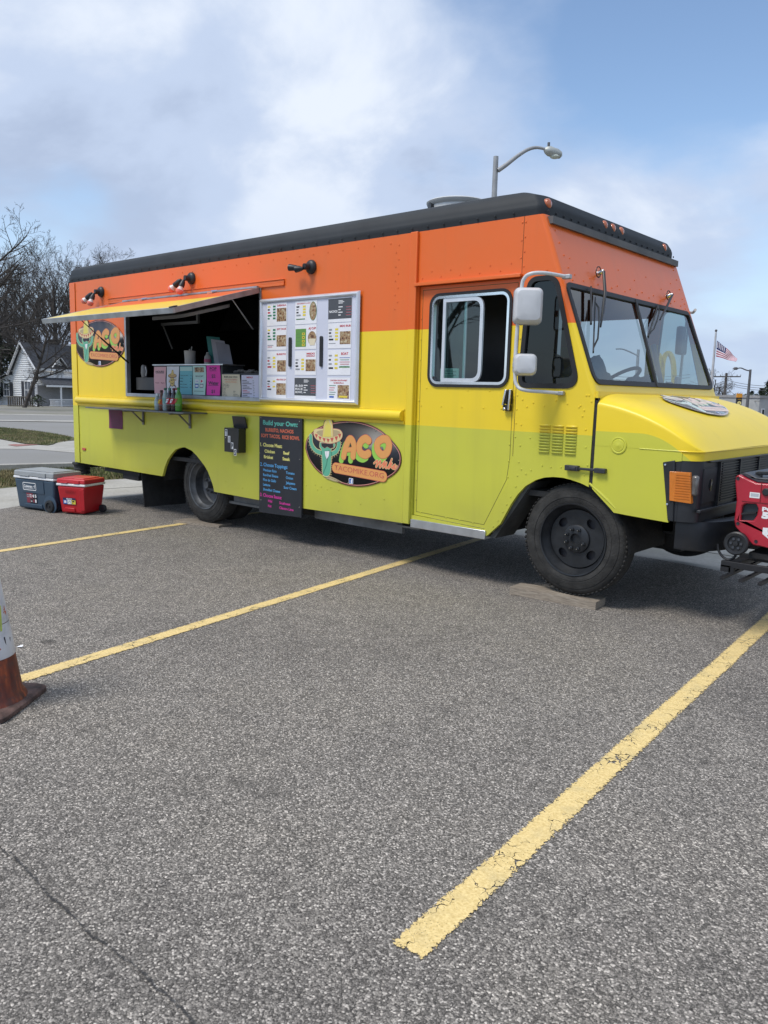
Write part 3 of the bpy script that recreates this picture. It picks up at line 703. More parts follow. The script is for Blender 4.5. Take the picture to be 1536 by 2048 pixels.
# ================================================================== TREES
BARK = mat('bark', (.060, .052, .046), .95, 0, .3, 2.5); TWIG = mat('twig', (.075, .066, .060), .95, 0, .25, 2)
def bare_tree(pos, H, seed, label, spread=.55, trunk_r=.28, twigs=1.0, lean=(0, 0), group=None, droop=0.0, name='bare_tree', first=.28):
    rnd = random.Random(seed); tr, cr = MB(), MB(); cnt = [0]
    t = thing(name, label, 'tree', tuple(pos), 0, group)
    def grow(p, d, L, r, lev, b):
        n = 4 if lev < 2 else 3; pts, rs = [p.copy()], [r]; q = p.copy(); dd = d.copy()
        for i in range(n):
            dd = (dd + Vector((rnd.uniform(-1, 1), rnd.uniform(-1, 1), rnd.uniform(-.6, .8)))*(.10+.05*lev) + Vector((0, 0, (.05 if lev < 3 else .02)-droop*(lev > 1)*.25))).normalized()
            q = q + dd*L/n; pts.append(q.copy()); rs.append(r*(1-.55*(i+1)/n))
        b.tube(pts, rs, 7 if lev == 0 else (4 if lev < 3 else 3), cap=False); cnt[0] += 1
        if lev >= 5: return
        kids = (int(7+3*twigs), 6, 5, 4, int(3*twigs))[lev]
        for i in range(kids):
            f = (first+(1-first)*(i+rnd.random())/kids) if lev == 0 else .22+.78*(i+rnd.random())/kids
            k = min(n-1, int(f*n)); u = f*n-k; bp = pts[k].lerp(pts[k+1], u); br = rs[k]*(1-u)+rs[k+1]*u
            axis = (pts[k+1]-pts[k]).normalized(); a = rnd.uniform(0, 6.28)
            s1 = axis.cross(Vector((.3, .2, 1))); s1 = s1.normalized() if s1.length > .05 else Vector((1, 0, 0)); s2 = axis.cross(s1)
            side = s1*math.cos(a)+s2*math.sin(a); sp = spread*rnd.uniform(.75, 1.35)*(1.25 if lev == 0 else 1.1)
            nd = (axis*math.cos(sp)+side*math.sin(sp)).normalized()
            LL = L*(rnd.uniform(.42, .62) if lev == 0 else rnd.uniform(.42, .68))*(1-.35*f if lev == 0 else 1-.25*f)
            grow(bp, nd, LL, max(.006+.0009*H*.5, br*.55), lev+1, cr if lev+1 > 1 else tr)
    grow(Vector(pos), Vector((lean[0], lean[1], 1)).normalized(), H, trunk_r, 0, tr)
    tr.build('trunk', t, BARK); tag(cr.build('crown', t, TWIG, smooth=None), kind='stuff'); return t
def g_at(px, depth, py=815):
    p = at(px, py, depth); p.z = Hh(p.x, p.y)-.1; return p
bare_tree(g_at(48, 74), 7.5, 11, 'bare tree standing right in front of the white gable wall', .75, .20, 1.0, (.25, .35), droop=.4)
bare_tree(g_at(-75, 62), 11.0, 5, 'tallest bare spreading tree at the left edge of the photo', .62, .42, 1.15, (.1, .12))
TG = 'bare trees behind the house'
for i, (px, dp, H, lab) in enumerate(((5, 92, 12.4, 'bare tree behind the house, leftmost of its row'), (62, 98, 12.8, 'bare tree behind the white gable, second from left in its row'),
        (104, 96, 14.3, 'bare tree above the dormer of the house'), (150, 104, 15.0, 'bare round topped tree showing just left of the truck roof'),
        (185, 106, 14.6, 'bare tree whose top peeks over the rear of the truck roof'), (128, 112, 15.2, 'farther bare tree between two others above the house roof'), (168, 115, 14.0, 'farther bare tree just above the rear corner of the truck roof'), (46, 106, 13.0, 'farther bare tree directly behind the peak of the white gable'), (116, 94, 12.0, 'bare tree close behind the dormer, lower than its neighbours'), (30, 110, 15.0, 'farther bare tree behind the left gable'), (82, 90, 10.0, 'shorter bare tree directly behind the house ridge'))):
    bare_tree(g_at(px, dp), H, 21+i, lab, .5, .30, 1.0, (0, 0), TG)
FOL = [mat('fir_dark', (.028, .040, .022), .9, 0, .4, 1.5), mat('fir_mid', (.050, .066, .036), .9, 0, .35, 1.5)]
def evergreen(pos, H, Rr, seed, label, group=None, name='evergreen_tree', n=1500, round_=False, lf=.30):
    rnd = random.Random(seed); t = thing(name, label, 'tree', tuple(pos), 0, group)
    b = MB(); b.tube([pos, pos+Vector((0, 0, H*.95))], [Rr*.10, .02], 6); b.build('trunk', t, BARK)
    b = MB()
    for i in range(n):
        f = rnd.random()**.8; z = H*(.08+.92*f)
        rad = Rr*((1-f)**.8*(.72+.28*math.sin(f*38+seed)) if not round_ else math.sqrt(max(0, 1-(2*f-.9)**2))*(.75+.25*math.sin(f*17+seed)))*rnd.uniform(.35, 1.08)
        a = rnd.uniform(0, 6.28); c = pos+Vector((rad*math.cos(a), rad*math.sin(a), z-(.1*rad if not round_ else 0)))
        if noise.noise(c*1.1) < -.28: continue
        s_ = lf*rnd.uniform(.5, 1.2); o = Vector((math.cos(a), math.sin(a), rnd.uniform(-.7, .3)))*s_; w = Vector((-math.sin(a), math.cos(a), rnd.uniform(-.5, .5)))*s_*.45
        b.use(FOL[rnd.random() < .4]).add([c-w, c+w, c+o+w*.4, c+o*1.1-w*.3], [(0, 1, 2, 3)])
    tag(b.build('crown', t, smooth=None), kind='stuff'); return t
EG = 'dark evergreens behind the house'
for i, (px, dp, H, rr_, lab) in enumerate(((-12, 88, 8.5, 3.0, 'dark evergreen at the left edge beside the bare trees'), (18, 94, 7.2, 2.6, 'dark evergreen behind the left slope of the white gable'), (70, 100, 8.3, 2.8, 'dark evergreen behind the house roof left of the dormer'), (108, 102, 8.2, 2.8, 'dark evergreen behind the roof above the dormer'), (140, 104, 7.4, 2.4, 'dark evergreen behind the house beside the truck'), (90, 112, 8.4, 3.2, 'farther dark evergreen between the gable and the dormer'), (-2, 104, 9.5, 3.4, 'tall dark evergreen low at the left edge behind the wing roof'))):
    evergreen(g_at(px, dp), H, rr_, 60+i, lab, EG, n=2600, round_=True)
# shrub at the house corner
evergreen(g_at(76, 80, 812), 1.3, .9, 90, 'reddish brown shrub at the corner of the house porch', None, 'shrub', 500, True, .16)

# ================================================================== RIGHT BACKGROUND
POLE = mat('pole_wood', (.085, .075, .068), .9, 0, .2, 3); PGREY = mat('pole_grey', (.33, .335, .34), .55, .3, .08, 4); PDARK = mat('pole_dark', (.12, .12, .125), .6, .2, .1)
# tall lamp behind the truck
b0 = at(992, 313, 21); base = Vector((b0.x, b0.y, -.15)); 
sl = thing('street_lamp', 'tall grey street lamp with curved arm rising behind the truck roof', 'street lamp', tuple(base))
top = b0
b = MB(); b.tube([base, base+Vector((0, 0, .02)), top], [.11, .11, .068], 14); b.build('pole', sl, PGREY)
b = MB(); b.tube([base, base+Vector((0, 0, .25))], .2, 12); b.build('base_plate', sl, PGREY)
arm_pts = [at(996, 341, 21.0), at(1012, 330, 21.0), at(1035, 312, 21.05), at(1056, 299, 21.1), at(1075, 295, 21.15), at(1096, 300, 21.2)]
b = MB(); b.tube([Vector(p) for p in smoothline(arm_pts, 3)], [.062-.0018*i for i in range(16)], 10); b.build('arm', sl, PGREY)
hp, hq = at(1090, 299, 21.2), at(1125, 312, 21.3); ax = (hq-hp).normalized()
b = MB(); b.lathe(hp, [(.045, -.02), (.10, .04), (.13, .12), (.125, .25), (.13, .34), (.09, .46), (.02, .50)], ax, 14); hd = b.build('lamp_head', sl, mat('lamp_head_grey', (.40, .42, .40), .5, .4, .1))
b = MB(); b.ball(tuple(hp+ax*.3-Vector((0, 0, .09))), .115, 12, (1.2, 1.2, .45)); b.build('lens', hd, mat('lamp_lens', (.55, .6, .55), .15, 0, .05))
b = MB(); c = hp+ax*.1+Vector((0, 0, .12)); b.tube([c, c+Vector((0, 0, .09))], .035, 10); b.build('photocell', hd, PDARK)
# flagpole with flag
fb, ft = at(1421, 800, 60), at(1432, 664, 60)
fbase = Vector((ft.x, ft.y, Hh(ft.x, ft.y)-.2))
fp = thing('flagpole', 'pale grey flagpole carrying the striped flag right of the windscreen', 'flagpole', tuple(fbase))
b = MB(); b.tube([fbase, ft], [.14, .07], 10); b.build('pole', fp, mat('pole_pale', (.55, .55, .56), .5, .3, .06))
b = MB(); b.ball(tuple(ft+Vector((0, 0, .10))), .10, 10); b.build('finial', fp, PDARK)
def flag():
    hu, hl = at(1434, 681, 60), at(1432, 713, 60); tu, tl = at(1475, 717, 59.3), at(1471, 724, 59.3)
    cols = [mat('flag_red', (.34, .035, .06), .8, 0, .08), mat('flag_white', (.74, .70, .74), .8, 0, .04), mat('flag_blue', (.03, .04, .13), .8, 0, .1)]
    NU, NV = 26, 26; P = {}
    mu = [hu, at(1450, 693, 59.8), at(1461, 705, 59.5), tu]; ml = [hl, at(1445, 716, 59.9), at(1458, 720, 59.5), tl]
    def bz(c, t): a = 1-t; return c[0]*a**3+3*c[1]*a*a*t+3*c[2]*a*t*t+c[3]*t**3
    vs = []
    for i in range(NU+1):
        u = i/NU; U, Lw = bz(mu, u), bz(ml, u)
        for j in range(NV+1): vs.append(U.lerp(Lw, j/NV) + _f*.10*math.sin(u*9+j*.1)*u)
    b = MB()
    for i in range(NU):
        for j in range(NV):
            m = cols[2] if (i < NU*.42 and j < 14) else cols[(j//2) % 2]
            b.use(m); a = i*(NV+1)+j; b.add([vs[a], vs[a+NV+1], vs[a+NV+2], vs[a+1]], [(0, 1, 2, 3)])
    o = b.build('flag', None, smooth=None)
    # stars
    b = MB(); sm = cols[1]
    for i in range(6):
        for j in range(5):
            c = vs[(1+i*2)*(NV+1)//1 + 2+j*2] if (1+i*2) < NU*.4 else None
            if c is None: continue
            k = 10; b.use(sm).add([c-_f*.02+c_r*math.sin(q*.628)*(.03 if q % 2 else .06)+c_u*math.cos(q*.628)*(.03 if q % 2 else .06) for q in range(k)], [tuple(range(k))])
    r = thing('american_flag', 'red, white and blue striped flag blowing from the flagpole', 'flag', tuple(hu)); attach(o, r); o.name = 'cloth'; b.build('stars', r); 
flag()
# utility poles and wires
def upole(px, pyt, dep, lab, arms=True, r=.16, armw=1.15):
    tp = at(px, pyt, dep); bs_ = Vector((tp.x, tp.y, Hh(tp.x, tp.y)-.2)); t = thing('utility_pole', lab, 'utility pole', tuple(bs_))
    b = MB(); b.tube([bs_, tp], [r, r*.75], 8); b.build('pole', t, POLE); ends = []
    if arms:
        for dz in (.5,):
            a0, a1 = tp+c_r*-armw-Vector((0, 0, dz)), tp+c_r*armw-Vector((0, 0, dz)); b = MB(); b.bar(a0, a1, .12, .16); b.build('crossarm', t, POLE)
            for q in (-1, -.75, -.4, .4, .75, 1):
                c = tp+c_r*armw*q-Vector((0, 0, dz-.08)); b = MB(); b.tube([c, c+Vector((0, 0, .2))], .045, 6); b.build('insulator', t, PDARK); ends.append(c+Vector((0, 0, .2)))
    return tp, ends
p1, e1 = upole(1453, 746, 110, 'wooden utility pole with crossarm between the flag and the street light', True, .22, 2.0)
p2, e2 = upole(1416, 758, 150, 'small distant utility pole close beside the flagpole', False, .16)
bare_l = at(1439, 775, 120)
sl2 = thing('street_lamp', 'short far light pole with a flat head left of the crossarm pole', 'street lamp', (bare_l.x, bare_l.y, Hh(bare_l.x, bare_l.y)-.2))
b = MB(); b.tube([Vector((bare_l.x, bare_l.y, Hh(bare_l.x, bare_l.y)-.2)), bare_l], [.14, .1], 8); b.build('pole', sl2, PDARK)
b = MB(); b.bar(bare_l-c_r*.5, bare_l+c_r*.15, .35, .14); b.build('lamp_head', sl2, PDARK)
lt = at(1501, 739, 75); lb = Vector((lt.x, lt.y, Hh(lt.x, lt.y)-.2))
sl3 = thing('street_lamp', 'dark street light with long arm reaching left above the white shop', 'street lamp', tuple(lb))
b = MB(); b.tube([lb, lt], [.17, .11], 10); b.build('pole', sl3, PDARK)
b = MB(); b.tube([Vector(p) for p in smoothline([at(1501, 742, 75), at(1492, 740, 75), at(1482, 736, 75), at(1474, 737, 75)], 3)], [.06]*10, 6); b.build('arm', sl3, PDARK)
b = MB(); b.lathe(at(1474, 737, 75), [(.05, -.1), (.13, 0), (.13, .25), (.03, .38)], -c_r, 8); b.build('lamp_head', sl3, PDARK)
def wires(name, pts, lab, sag=1.0, r=.022):
    w = thing(name, lab, 'power lines', tuple(pts[0][0]))
    for a, c in pts:
        P = [a.lerp(c, k/14)-Vector((0, 0, sag*4*(k/14)*(1-k/14))) for k in range(15)]
        b = MB(); b.tube(P, r, 4); b.build('wire', w, PDARK)
wires('power_lines', [(at(1380+dx, y0, 118), at(1452, y0+3, 110)) for dx, y0 in ((0, 762), (0, 768), (0, 773))] + [(at(1453, y, 110), at(1600, y2, 96)) for y, y2 in ((760, 768), (765, 772), (769, 777))]
      + [(at(1453, 776, 110), at(1520, 802, 90))], 'dark power lines strung past the crossarm pole on the right', .5, .03)
wires('power_lines', [(at(1140, y, 105), at(1380, y+7, 112)) for y in (742, 748, 760)], 'power lines seen through the windscreen of the truck', .6, .03)
# a cobra-head lamp and pole seen through the windscreen
lt = at(1277, 699, 80); lb = Vector((lt.x, lt.y, Hh(lt.x, lt.y)-.2))
s4 = thing('street_lamp', 'street lamp seen through the windscreen above the steering wheel', 'street lamp', tuple(lb))
b = MB(); b.tube([lb, lt], [.2, .14], 10); b.build('pole', s4, PGREY)
b = MB(); b.tube([Vector(p) for p in smoothline([at(1277, 712, 80), at(1258, 703, 80), at(1244, 698, 80), at(1232, 698, 80)], 3)], [.08]*10, 6); b.build('arm', s4, PGREY)
# yellow arches sign, seen through the cab
def arches():
    c = at(1324, 760, 62); t = thing('arches_sign', 'tall pair of yellow arches seen through the far cab window', 'sign', (c.x, c.y, Hh(c.x, c.y)))
    ym = mat('arch_yellow', (.80, .52, .03), .45, 0, .05); b = MB()
    for px0 in (1312, 1336):
        P = []
        for k in range(17):
            a = math.pi*k/16; P.append(at(px0-12*math.cos(a), 752-46*math.sin(a)**.8, 62))
        for i in range(16): b.bar(P[i], P[i+1], .32, .30, tuple(_f))
    b.build('arches', t, ym); b = MB(); zz = Hh(c.x, c.y)-.2
    for px in (1300, 1324, 1348):
        p = at(px, 752, 62); b.bar((p.x, p.y, zz), p, .3, .25)
    b.build('posts', t, ym)
arches()
# buildings
def shop(px0, px1, pyt, dep, band, name, lab, colr, dz=8.0, bandc=None, openings=()):
    a, c = at(px0, pyt, dep), at(px1, pyt, dep+2); z0 = Hh(a.x, a.y)-.4; d = Vector((c.x-a.x, c.y-a.y, 0)); L = d.length; d.normalize(); n = Vector((-d.y, d.x, 0))
    if n.dot(Vector((_f.x, _f.y, 0))) < 0: n = -n
    M = Matrix(((d.x, n.x, 0, a.x), (d.y, n.y, 0, a.y), (0, 0, 1, z0), (0, 0, 0, 1))); H = a.z-z0
    t = thing(name, lab, 'building', tuple(M @ Vector((L/2, 2, 0))))
    def Bx(nm, m, *q, parent=t): b = MB(); b.M = M; b.box(*q); return b.build(nm, parent, m)
    w = Bx('wall', colr, 0, L, 0, dz, 0, H-.3); r_ = Bx('roof', mat('flat_roof', (.30, .30, .30), .8, 0, .1), -.1, L+.1, -.1, dz+.1, H-.3, H)
    if bandc: Bx('fascia_band', bandc, .2, L-.2, -.08, -.003, H-.3-band*1.6, H-.3-band*.4)
    for u0, u1, v0, v1 in openings:
        f = Bx('window', mat('house_trim', (.7, .7, .7)), u0-.1, u1+.1, -.07, -.01, v0-.1, v1+.1); Bx('pane', DARKGL, u0, u1, -.11, -.075, v0, v1, parent=f)
    return t
CREAM = mat('cream_render', (.56, .56, .53), .8, 0, .05, 1); GREENB = mat('green_band', (.04, .20, .12), .6, 0, .05); BRICK = mat('brick_brown', (.12, .055, .042), .9, 0, .2, 5)
shop(1484, 1524, 799, 105, .55, 'white_shop', 'white flat roofed shop with a green fascia band', CREAM, 9, GREENB, ((.6, 1.0, .3, 1.4), (2.2, 2.5, .3, 1.5)))
shop(1520, 1570, 791, 92, .5, 'grey_building', 'pale grey flat building at the right edge beyond the hood', mat('grey_render', (.40, .41, .40), .8, 0, .06, 1), 9, None, ((.55, .85, 1.0, 1.7),))
shop(1400, 1474, 807, 130, .4, 'low_shop', 'low pale building half hidden behind the hood and the sign', mat('white_render', (.62, .62, .60), .8, 0, .05, 1), 9, None, ())
b0 = at(1486, 800, 70); bw = thing('brick_wall', 'dark brown brick wall end between the tall sign and the shop', 'wall', (b0.x, b0.y, Hh(b0.x, b0.y)))
for k in range(14):
    b = MB(); z = Hh(b0.x, b0.y)-.2+k*.115; b.bar(Vector((b0.x, b0.y, z))-c_r.xy.to_3d()*.42, Vector((b0.x, b0.y, z))+c_r.xy.to_3d()*.12, .5, .105); b.build('brick_course', bw, BRICK)
# tall sign
s0 = at(1479, 787, 60); sg = thing('pylon_sign', 'tall dark roadside sign with an orange top and a yellow disc', 'sign', (s0.x, s0.y, Hh(s0.x, s0.y)))
rt = Vector((c_r.x, c_r.y, 0)).normalized(); fd = Vector((_f.x, _f.y, 0)).normalized(); zb = Hh(s0.x, s0.y)-.1
Ms = Matrix(((rt.x, fd.x, 0, s0.x), (rt.y, fd.y, 0, s0.y), (0, 0, 1, 0), (0, 0, 0, 1))); zt = s0.z
def SB(nm, m, *q): b = MB(); b.M = Ms; b.box(*q); return b.build(nm, sg, m)
SB('cap', mat('sign_orange', (.75, .32, .03), .5, 0, .04), -.19, .19, -.09, .09, zt-.30, zt); SB('panel', mat('sign_black', (.02, .02, .02), .5), -.19, .19, -.09, .09, zt-1.05, zt-.30)
SB('post', mat('sign_yellow', (.80, .62, .15), .5), -.06, .06, -.06, .06, zb, zt-1.05)
b = MB(); b.M = Ms; b.lathe((0, -.092, zt-.72), [(.14, 0), (.14, .02)], (0, -1, 0), 18); b.build('disc', sg, mat('disc_yellow', (.85, .75, .30), .5, 0, 0))
b = MB(); b.M = Ms; b.lathe((0, -.114, zt-.72), [(.05, 0), (.05, .006)], (0, -1, 0), 12); b.box(-.14, .14, -.1, -.093, zt-.47, zt-.41); b.box(-.12, .12, -.1, -.093, zt-1.0, zt-.95); b.build('mark', sg, mat('sign_brown', (.35, .2, .02), .5))
# brick pillar and white post at the right edge
b0 = at(1531, 812, 45); pl = thing('brick_pillar', 'brown brick pillar at the right edge above the hood', 'pillar', (b0.x, b0.y, Hh(b0.x, b0.y)))
for k in range(11):
    z = Hh(b0.x, b0.y)-.1+k*.085; b = MB(); b.bar(Vector((b0.x, b0.y, z))-rt*.15, Vector((b0.x, b0.y, z))+rt*.3, .3, .078); b.build('brick_course', pl, BRICK)
b0 = at(1528, 833, 30); pw = Vector((b0.x, b0.y, -.1)); b = MB(); b.tube([pw, b0], .045, 8); b.box(b0.x-.09, b0.x+.09, b0.y-.03, b0.y+.03, b0.z-.03, b0.z+.03)
tag(b.build('marker_post', None, mat('post_white', (.7, .7, .7), .6)), 'short white post with a crossbar standing in the brown mulch', 'post')
RG = 'distant trees on the right'
for i, (px, dp, H, rr_, lab) in enumerate(((1536, 100, 5.2, 2.0, 'dark conifer at the right edge above the grey building'), (1522, 112, 4.4, 1.8, 'smaller dark conifer just left of the edge conifer'), (1502, 140, 4.6, 2.6, 'round dark trees just above the green banded shop'), (1494, 150, 3.9, 2.2, 'low dark tree left of the far street light'), (1512, 145, 3.8, 2.0, 'low dark tree right of the far street light'), (1458, 150, 3.0, 1.6, 'small dark conifer just left of the tall sign'), (1466, 155, 2.9, 1.4, 'tiny dark conifer beside the tall sign'))):
    evergreen(g_at(px, dp, 806), H, rr_, 130+i, lab, RG, n=900, round_=i in (2, 3, 4), lf=.34)
for i, (px, dp, H, lab) in enumerate(((1424, 120, 5.8, 'bare tree at the foot of the flagpole'), (1441, 125, 4.6, 'low bare tree right of the flagpole foot'), (1433, 118, 3.8, 'lowest bare tree near the flagpole foot'))):
    bare_tree(g_at(px, dp, 806), H, 150+i, lab, .7, .14, .6, (0, 0), RG, name='bare_tree')
# things behind the photographer that the cab glass reflects
bare_tree(Vector((-5.4, -15, 0)), 6.5, 200, 'bare tree across the lot, reflected in the cab door window', .5, .25, .6)
pp = thing('utility_pole', 'utility pole behind the photographer, reflected in the cab door window', 'utility pole', (-2.6, -20, 0))
b = MB(); b.tube([(-2.6, -20, -.1), (-2.6, -20, 7.2)], [.15, .11], 8); b.build('pole', pp, POLE); b = MB(); b.bar((-3.6, -20, 6.7), (-1.6, -20, 6.7), .12, .14); b.build('crossarm', pp, POLE)

# ================================================================== FOOD TRUCK
# x runs from the rear (0) to the nose (7.9), y from the near side (0) to the far side (2.32)
TW = 2.32
tk = thing('food_truck', 'orange, yellow and lime step van food truck with open serving hatch', 'food truck', (3.6, 1.16, 0))
def T(b, name, m=None, parent=None, **k): return b.build(name, parent or tk, m, **k)
arch_r = [(1.948, .472), (1.965, .50), (2.0, .578), (2.055, .66), (2.13, .731), (2.21, .785), (2.302, .813), (2.385, .824), (2.513, .795), (2.60, .75), (2.672, .70), (2.74, .65), (2.793, .599), (2.852, .51), (2.885, .45), (2.902, .394)]
body = [(.0, .482), (.9, .478)] + arch_r + [(4.25, .376), (5.50, .392), (5.50, 2.70), (0, 2.70)]
HX0, HX1, HZ0, HZ1 = 1.272, 3.636, 1.372, 2.392
b = MB(); b.plate(body, [[(HX0, HZ0), (HX1, HZ0), (HX1, HZ1), (HX0, HZ1)]], my, .03); T(b, 'side_panel', PAINT)
b = MB(); b.box(0, 5.5, TW-.03, TW, .42, 2.70); T(b, 'side_panel', PAINT)
b = MB(); b.box(-.03, -.001, .0, TW, .48, 2.70); T(b, 'rear_panel', PAINT)
b = MB(); b.box(-.012, .115, -.010, -.001, .484, 2.69); T(b, 'corner_trim', PAINT, bevel=.003)
# roof cap
def roofcap():
    X0, X1 = -.02, 6.653
    prof = [(0, 2.700), (-.004, 2.735), (-.007, 2.756), (-.002, 2.768), (.002, 2.79), (.012, 2.84), (.045, 2.875), (.11, 2.897), (.25, 2.905), (.7, 2.912), (1.16, 2.915)]
    def ring(k):                     # inset profile step k around a rounded rectangle
        off, z = prof[k]; r0 = .14; c = []
        x0, x1, y0, y1 = X0+off*.8, X1-.004-(off*3.4 if off > 0 else -.001), off, TW-off
        rr_ = max(.02, r0-off*.3) if off < .2 else .02
        for cx, cy, a in ((x1-rr_*.45, y1-rr_, 0), (x0+.03, y1-.03, 90), (x0+.03, y0+.03, 180), (x1-rr_*.45, y0+rr_, 270)):
            q = rr_ if a in (0, 270) else .03
            qx = rr_*.45 if a in (0, 270) else .03
            for i in range(7):
                t = R(a+90*i/6); c.append((cx+qx*math.cos(t), cy+q*math.sin(t), z))
        return c
    b = MB(); n = 28; vs = []; K = 10
    for k in range(K): vs += ring(k)
    fs = [(k*n+i, k*n+(i+1) % n, (k+1)*n+(i+1) % n, (k+1)*n+i) for k in range(K-1) for i in range(n)]
    fs.append(tuple((K-1)*n+i for i in range(n))); fs.append(tuple(reversed(range(n)))); b.add(vs, fs)
    return T(b, 'roof', ROOFM)
roof = roofcap()
b = MB(); x = .06
while x < 6.45: b.ball((x, -.012, 2.727), .009, 6, (1, .7, 1)); x += .155
y = .06
while y < TW-.04: b.ball((6.655, y, 2.727), .009, 6, (.7, 1, 1)); y += .11
tag(T(b, 'rivets', ROOFM, roof), kind='stuff')
# marker lights in their cowls along the front edge of the roof
for i, y in enumerate((.085, .94, 1.08, 1.23, 2.09)):
    b = MB(); b.lathe((6.625, y, 2.782), [(.034, -.06), (.037, 0), (.033, .018), (.020, .028), (.0, .031)], (1, 0, .15), 16); T(b, 'marker_light', mat('marker_amber', (.50, .13, .045), .25, 0, .1, 30, coat=.5), roof)
b = MB()
for y, w in ((.15, .09), (1.15, .25), (2.10, .08)):
    b.ball((6.545, y+w*.4, 2.80), .060, 14, (1.5, w/.055, .75))
T(b, 'light_cowl', mat('cowl_black', (.028, .031, .034), .5), roof, bevel=.012)
# roof vent drum
b = MB(); b.lathe((5.04, 1.16, 2.90), [(.255, 0), (.255, .25), (.275, .265), (.285, .29), (.27, .30), (.26, .29), (.255, .19)], (0, 0, 1), 32, cap=False); v = T(b, 'roof_vent', mat('vent_white', (.60, .60, .58), .45, .2, .08, 5), roof)
b = MB(); b.lathe((4.92, .93, 3.13), [(.045, -.02), (.045, .02)], (-.5, -.8, 0), 14); T(b, 'fan_motor', BLACK, v)
# door post and drip rails
b = MB(); b.box(5.485, 5.555, -.026, .02, .395, 2.70); T(b, 'door_post', PAINT, bevel=.006)
cab = [(5.556, .425), (6.30, .395)] + [(6.421, .507), (6.508, .668), (6.56, .745), (6.62, .81), (6.703, .862), (6.77, .886), (6.842, .897), (6.92, .898), (6.984, .889), (7.06, .872), (7.118, .852)]
def xr(z): return 6.652 + (2.70-z)*.39                 # raked front edge
cab += [(7.118, 1.0), (7.122, 1.46), (xr(1.50)-.03, 1.50), (xr(2.70)-.03, 2.70), (5.556, 2.70)]
door_o = [(5.562, .47), (6.28, .445), (6.475, .83), (6.495, 1.0), (6.495, 2.288), (5.562, 2.288)]
qwin = rpoly([(6.575, 2.262), (6.775, 2.262), (6.985, 1.535), (6.535, 1.535)], [.07, .09, .07, .05])
b = MB(); b.plate(cab, [door_o, qwin], my, .03); T(b, 'cab_side', PAINT)
b = MB(); b.plate([(x, z) for x, z in cab], [[(5.75, 1.50), (6.45, 1.50), (6.45, 2.20), (5.75, 2.20)], qwin], lambda x, z, w: (x, TW-w, z), .03); T(b, 'cab_side', PAINT)
dwin = rrect(5.688, 6.408, 1.528, 2.205, .075)
b = MB(); b.plate(inset(door_o, .004), [dwin], lambda x, z, w: (x, .022+w, z), .03); door = T(b, 'door', PAINT)
b = MB(); b.plate(inset(door_o, .03), [inset(door_o, .034)], lambda x, z, w: (x, .0215+w, z), .0006); T(b, 'door_seam', mat('seam_shadow', (.10, .09, .02), .8), door)
b = MB(); b.box(5.54, 6.51, -.032, -.001, 2.292, 2.31); b.box(5.54, 6.51, -.034, -.028, 2.285, 2.31); T(b, 'drip_rail', PAINT, bevel=.003)
# rolled corner between side and raked front, both sides
for yc, sg in ((0, 1), (TW, -1)):
    b = MB(); vs = []; 
    for z in (1.46, 2.70):
        for i in range(6):
            t = R(90*i/5); vs.append((xr(z)-.03+.03*math.sin(t), yc+sg*(.03-.03*math.cos(t)), z))
    b.add(vs, [(i, i+1, i+7, i+6) for i in range(5)]); T(b, 'corner_roll', PAINT)
def rk(y, z, w): return (xr(z)-w*.93, y, z-w*.363)
ws = rpoly([(.030, 2.222), (TW-.085, 2.222), (TW-.045, 1.565), (.030, 1.555)], [.05, .05, .08, .08])
b = MB(); b.plate([(.03, 2.70), (TW-.03, 2.70), (TW-.03, 1.46), (.03, 1.46)], [ws], rk, .03); T(b, 'front_panel', PAINT)
def gasket(poly_, mp, w0=.02, out_=.008, parent=None, m=SEAL, name='gasket', inner=.018):
    b = MB(); b.plate(inset(poly_, -w0), [inset(poly_, inner)], lambda u, v, w: mp(u, v, w-out_), .02); return T(b, name, m, parent)
wg = gasket(ws, rk, .012, .010, None, SEAL, 'windscreen_gasket', .022)
for y0, y1, zz0 in ((.0, 1.10, 0), (1.13, TW, 1)):
    P = [p for p in ws]; lo, hi = (0, 1.085) if zz0 == 0 else (1.10, TW)
    cut = []
    k = len(P)
    for i in range(k):
        a, c = P[i], P[(i+1) % k]; ina, inc = lo <= a[0] <= hi, lo <= c[0] <= hi
        if ina: cut.append(a)
        if ina != inc:
            xx = lo if (a[0] < lo) != (c[0] < lo) else hi; f = (xx-a[0])/(c[0]-a[0]); cut.append((xx, a[1]+f*(c[1]-a[1])))
    b = MB(); b.plate(cut, [], lambda u, v, w: rk(u, v, .004+w), 0); T(b, 'windscreen_pane', WSHIELD)
b = MB(); b.bar(Vector(rk(1.127, 2.222, -.006)), Vector(rk(1.045, 1.55, -.006)), .03, .018, (1, 0, 0)); T(b, 'windscreen_divider', SEAL)
# quarter window, near and far
for yy, mp in ((0, lambda u, v, w: (u, w, v)), (TW, lambda u, v, w: (u, TW-w, v))):
    gasket(qwin, mp, .022, .008, None, SEAL, 'gasket', .012)
    b = MB(); b.plate(inset(qwin, .005), [], lambda u, v, w: mp(u, v, w+.012), 0); T(b, 'quarter_window', TINT if yy == 0 else GLASS)
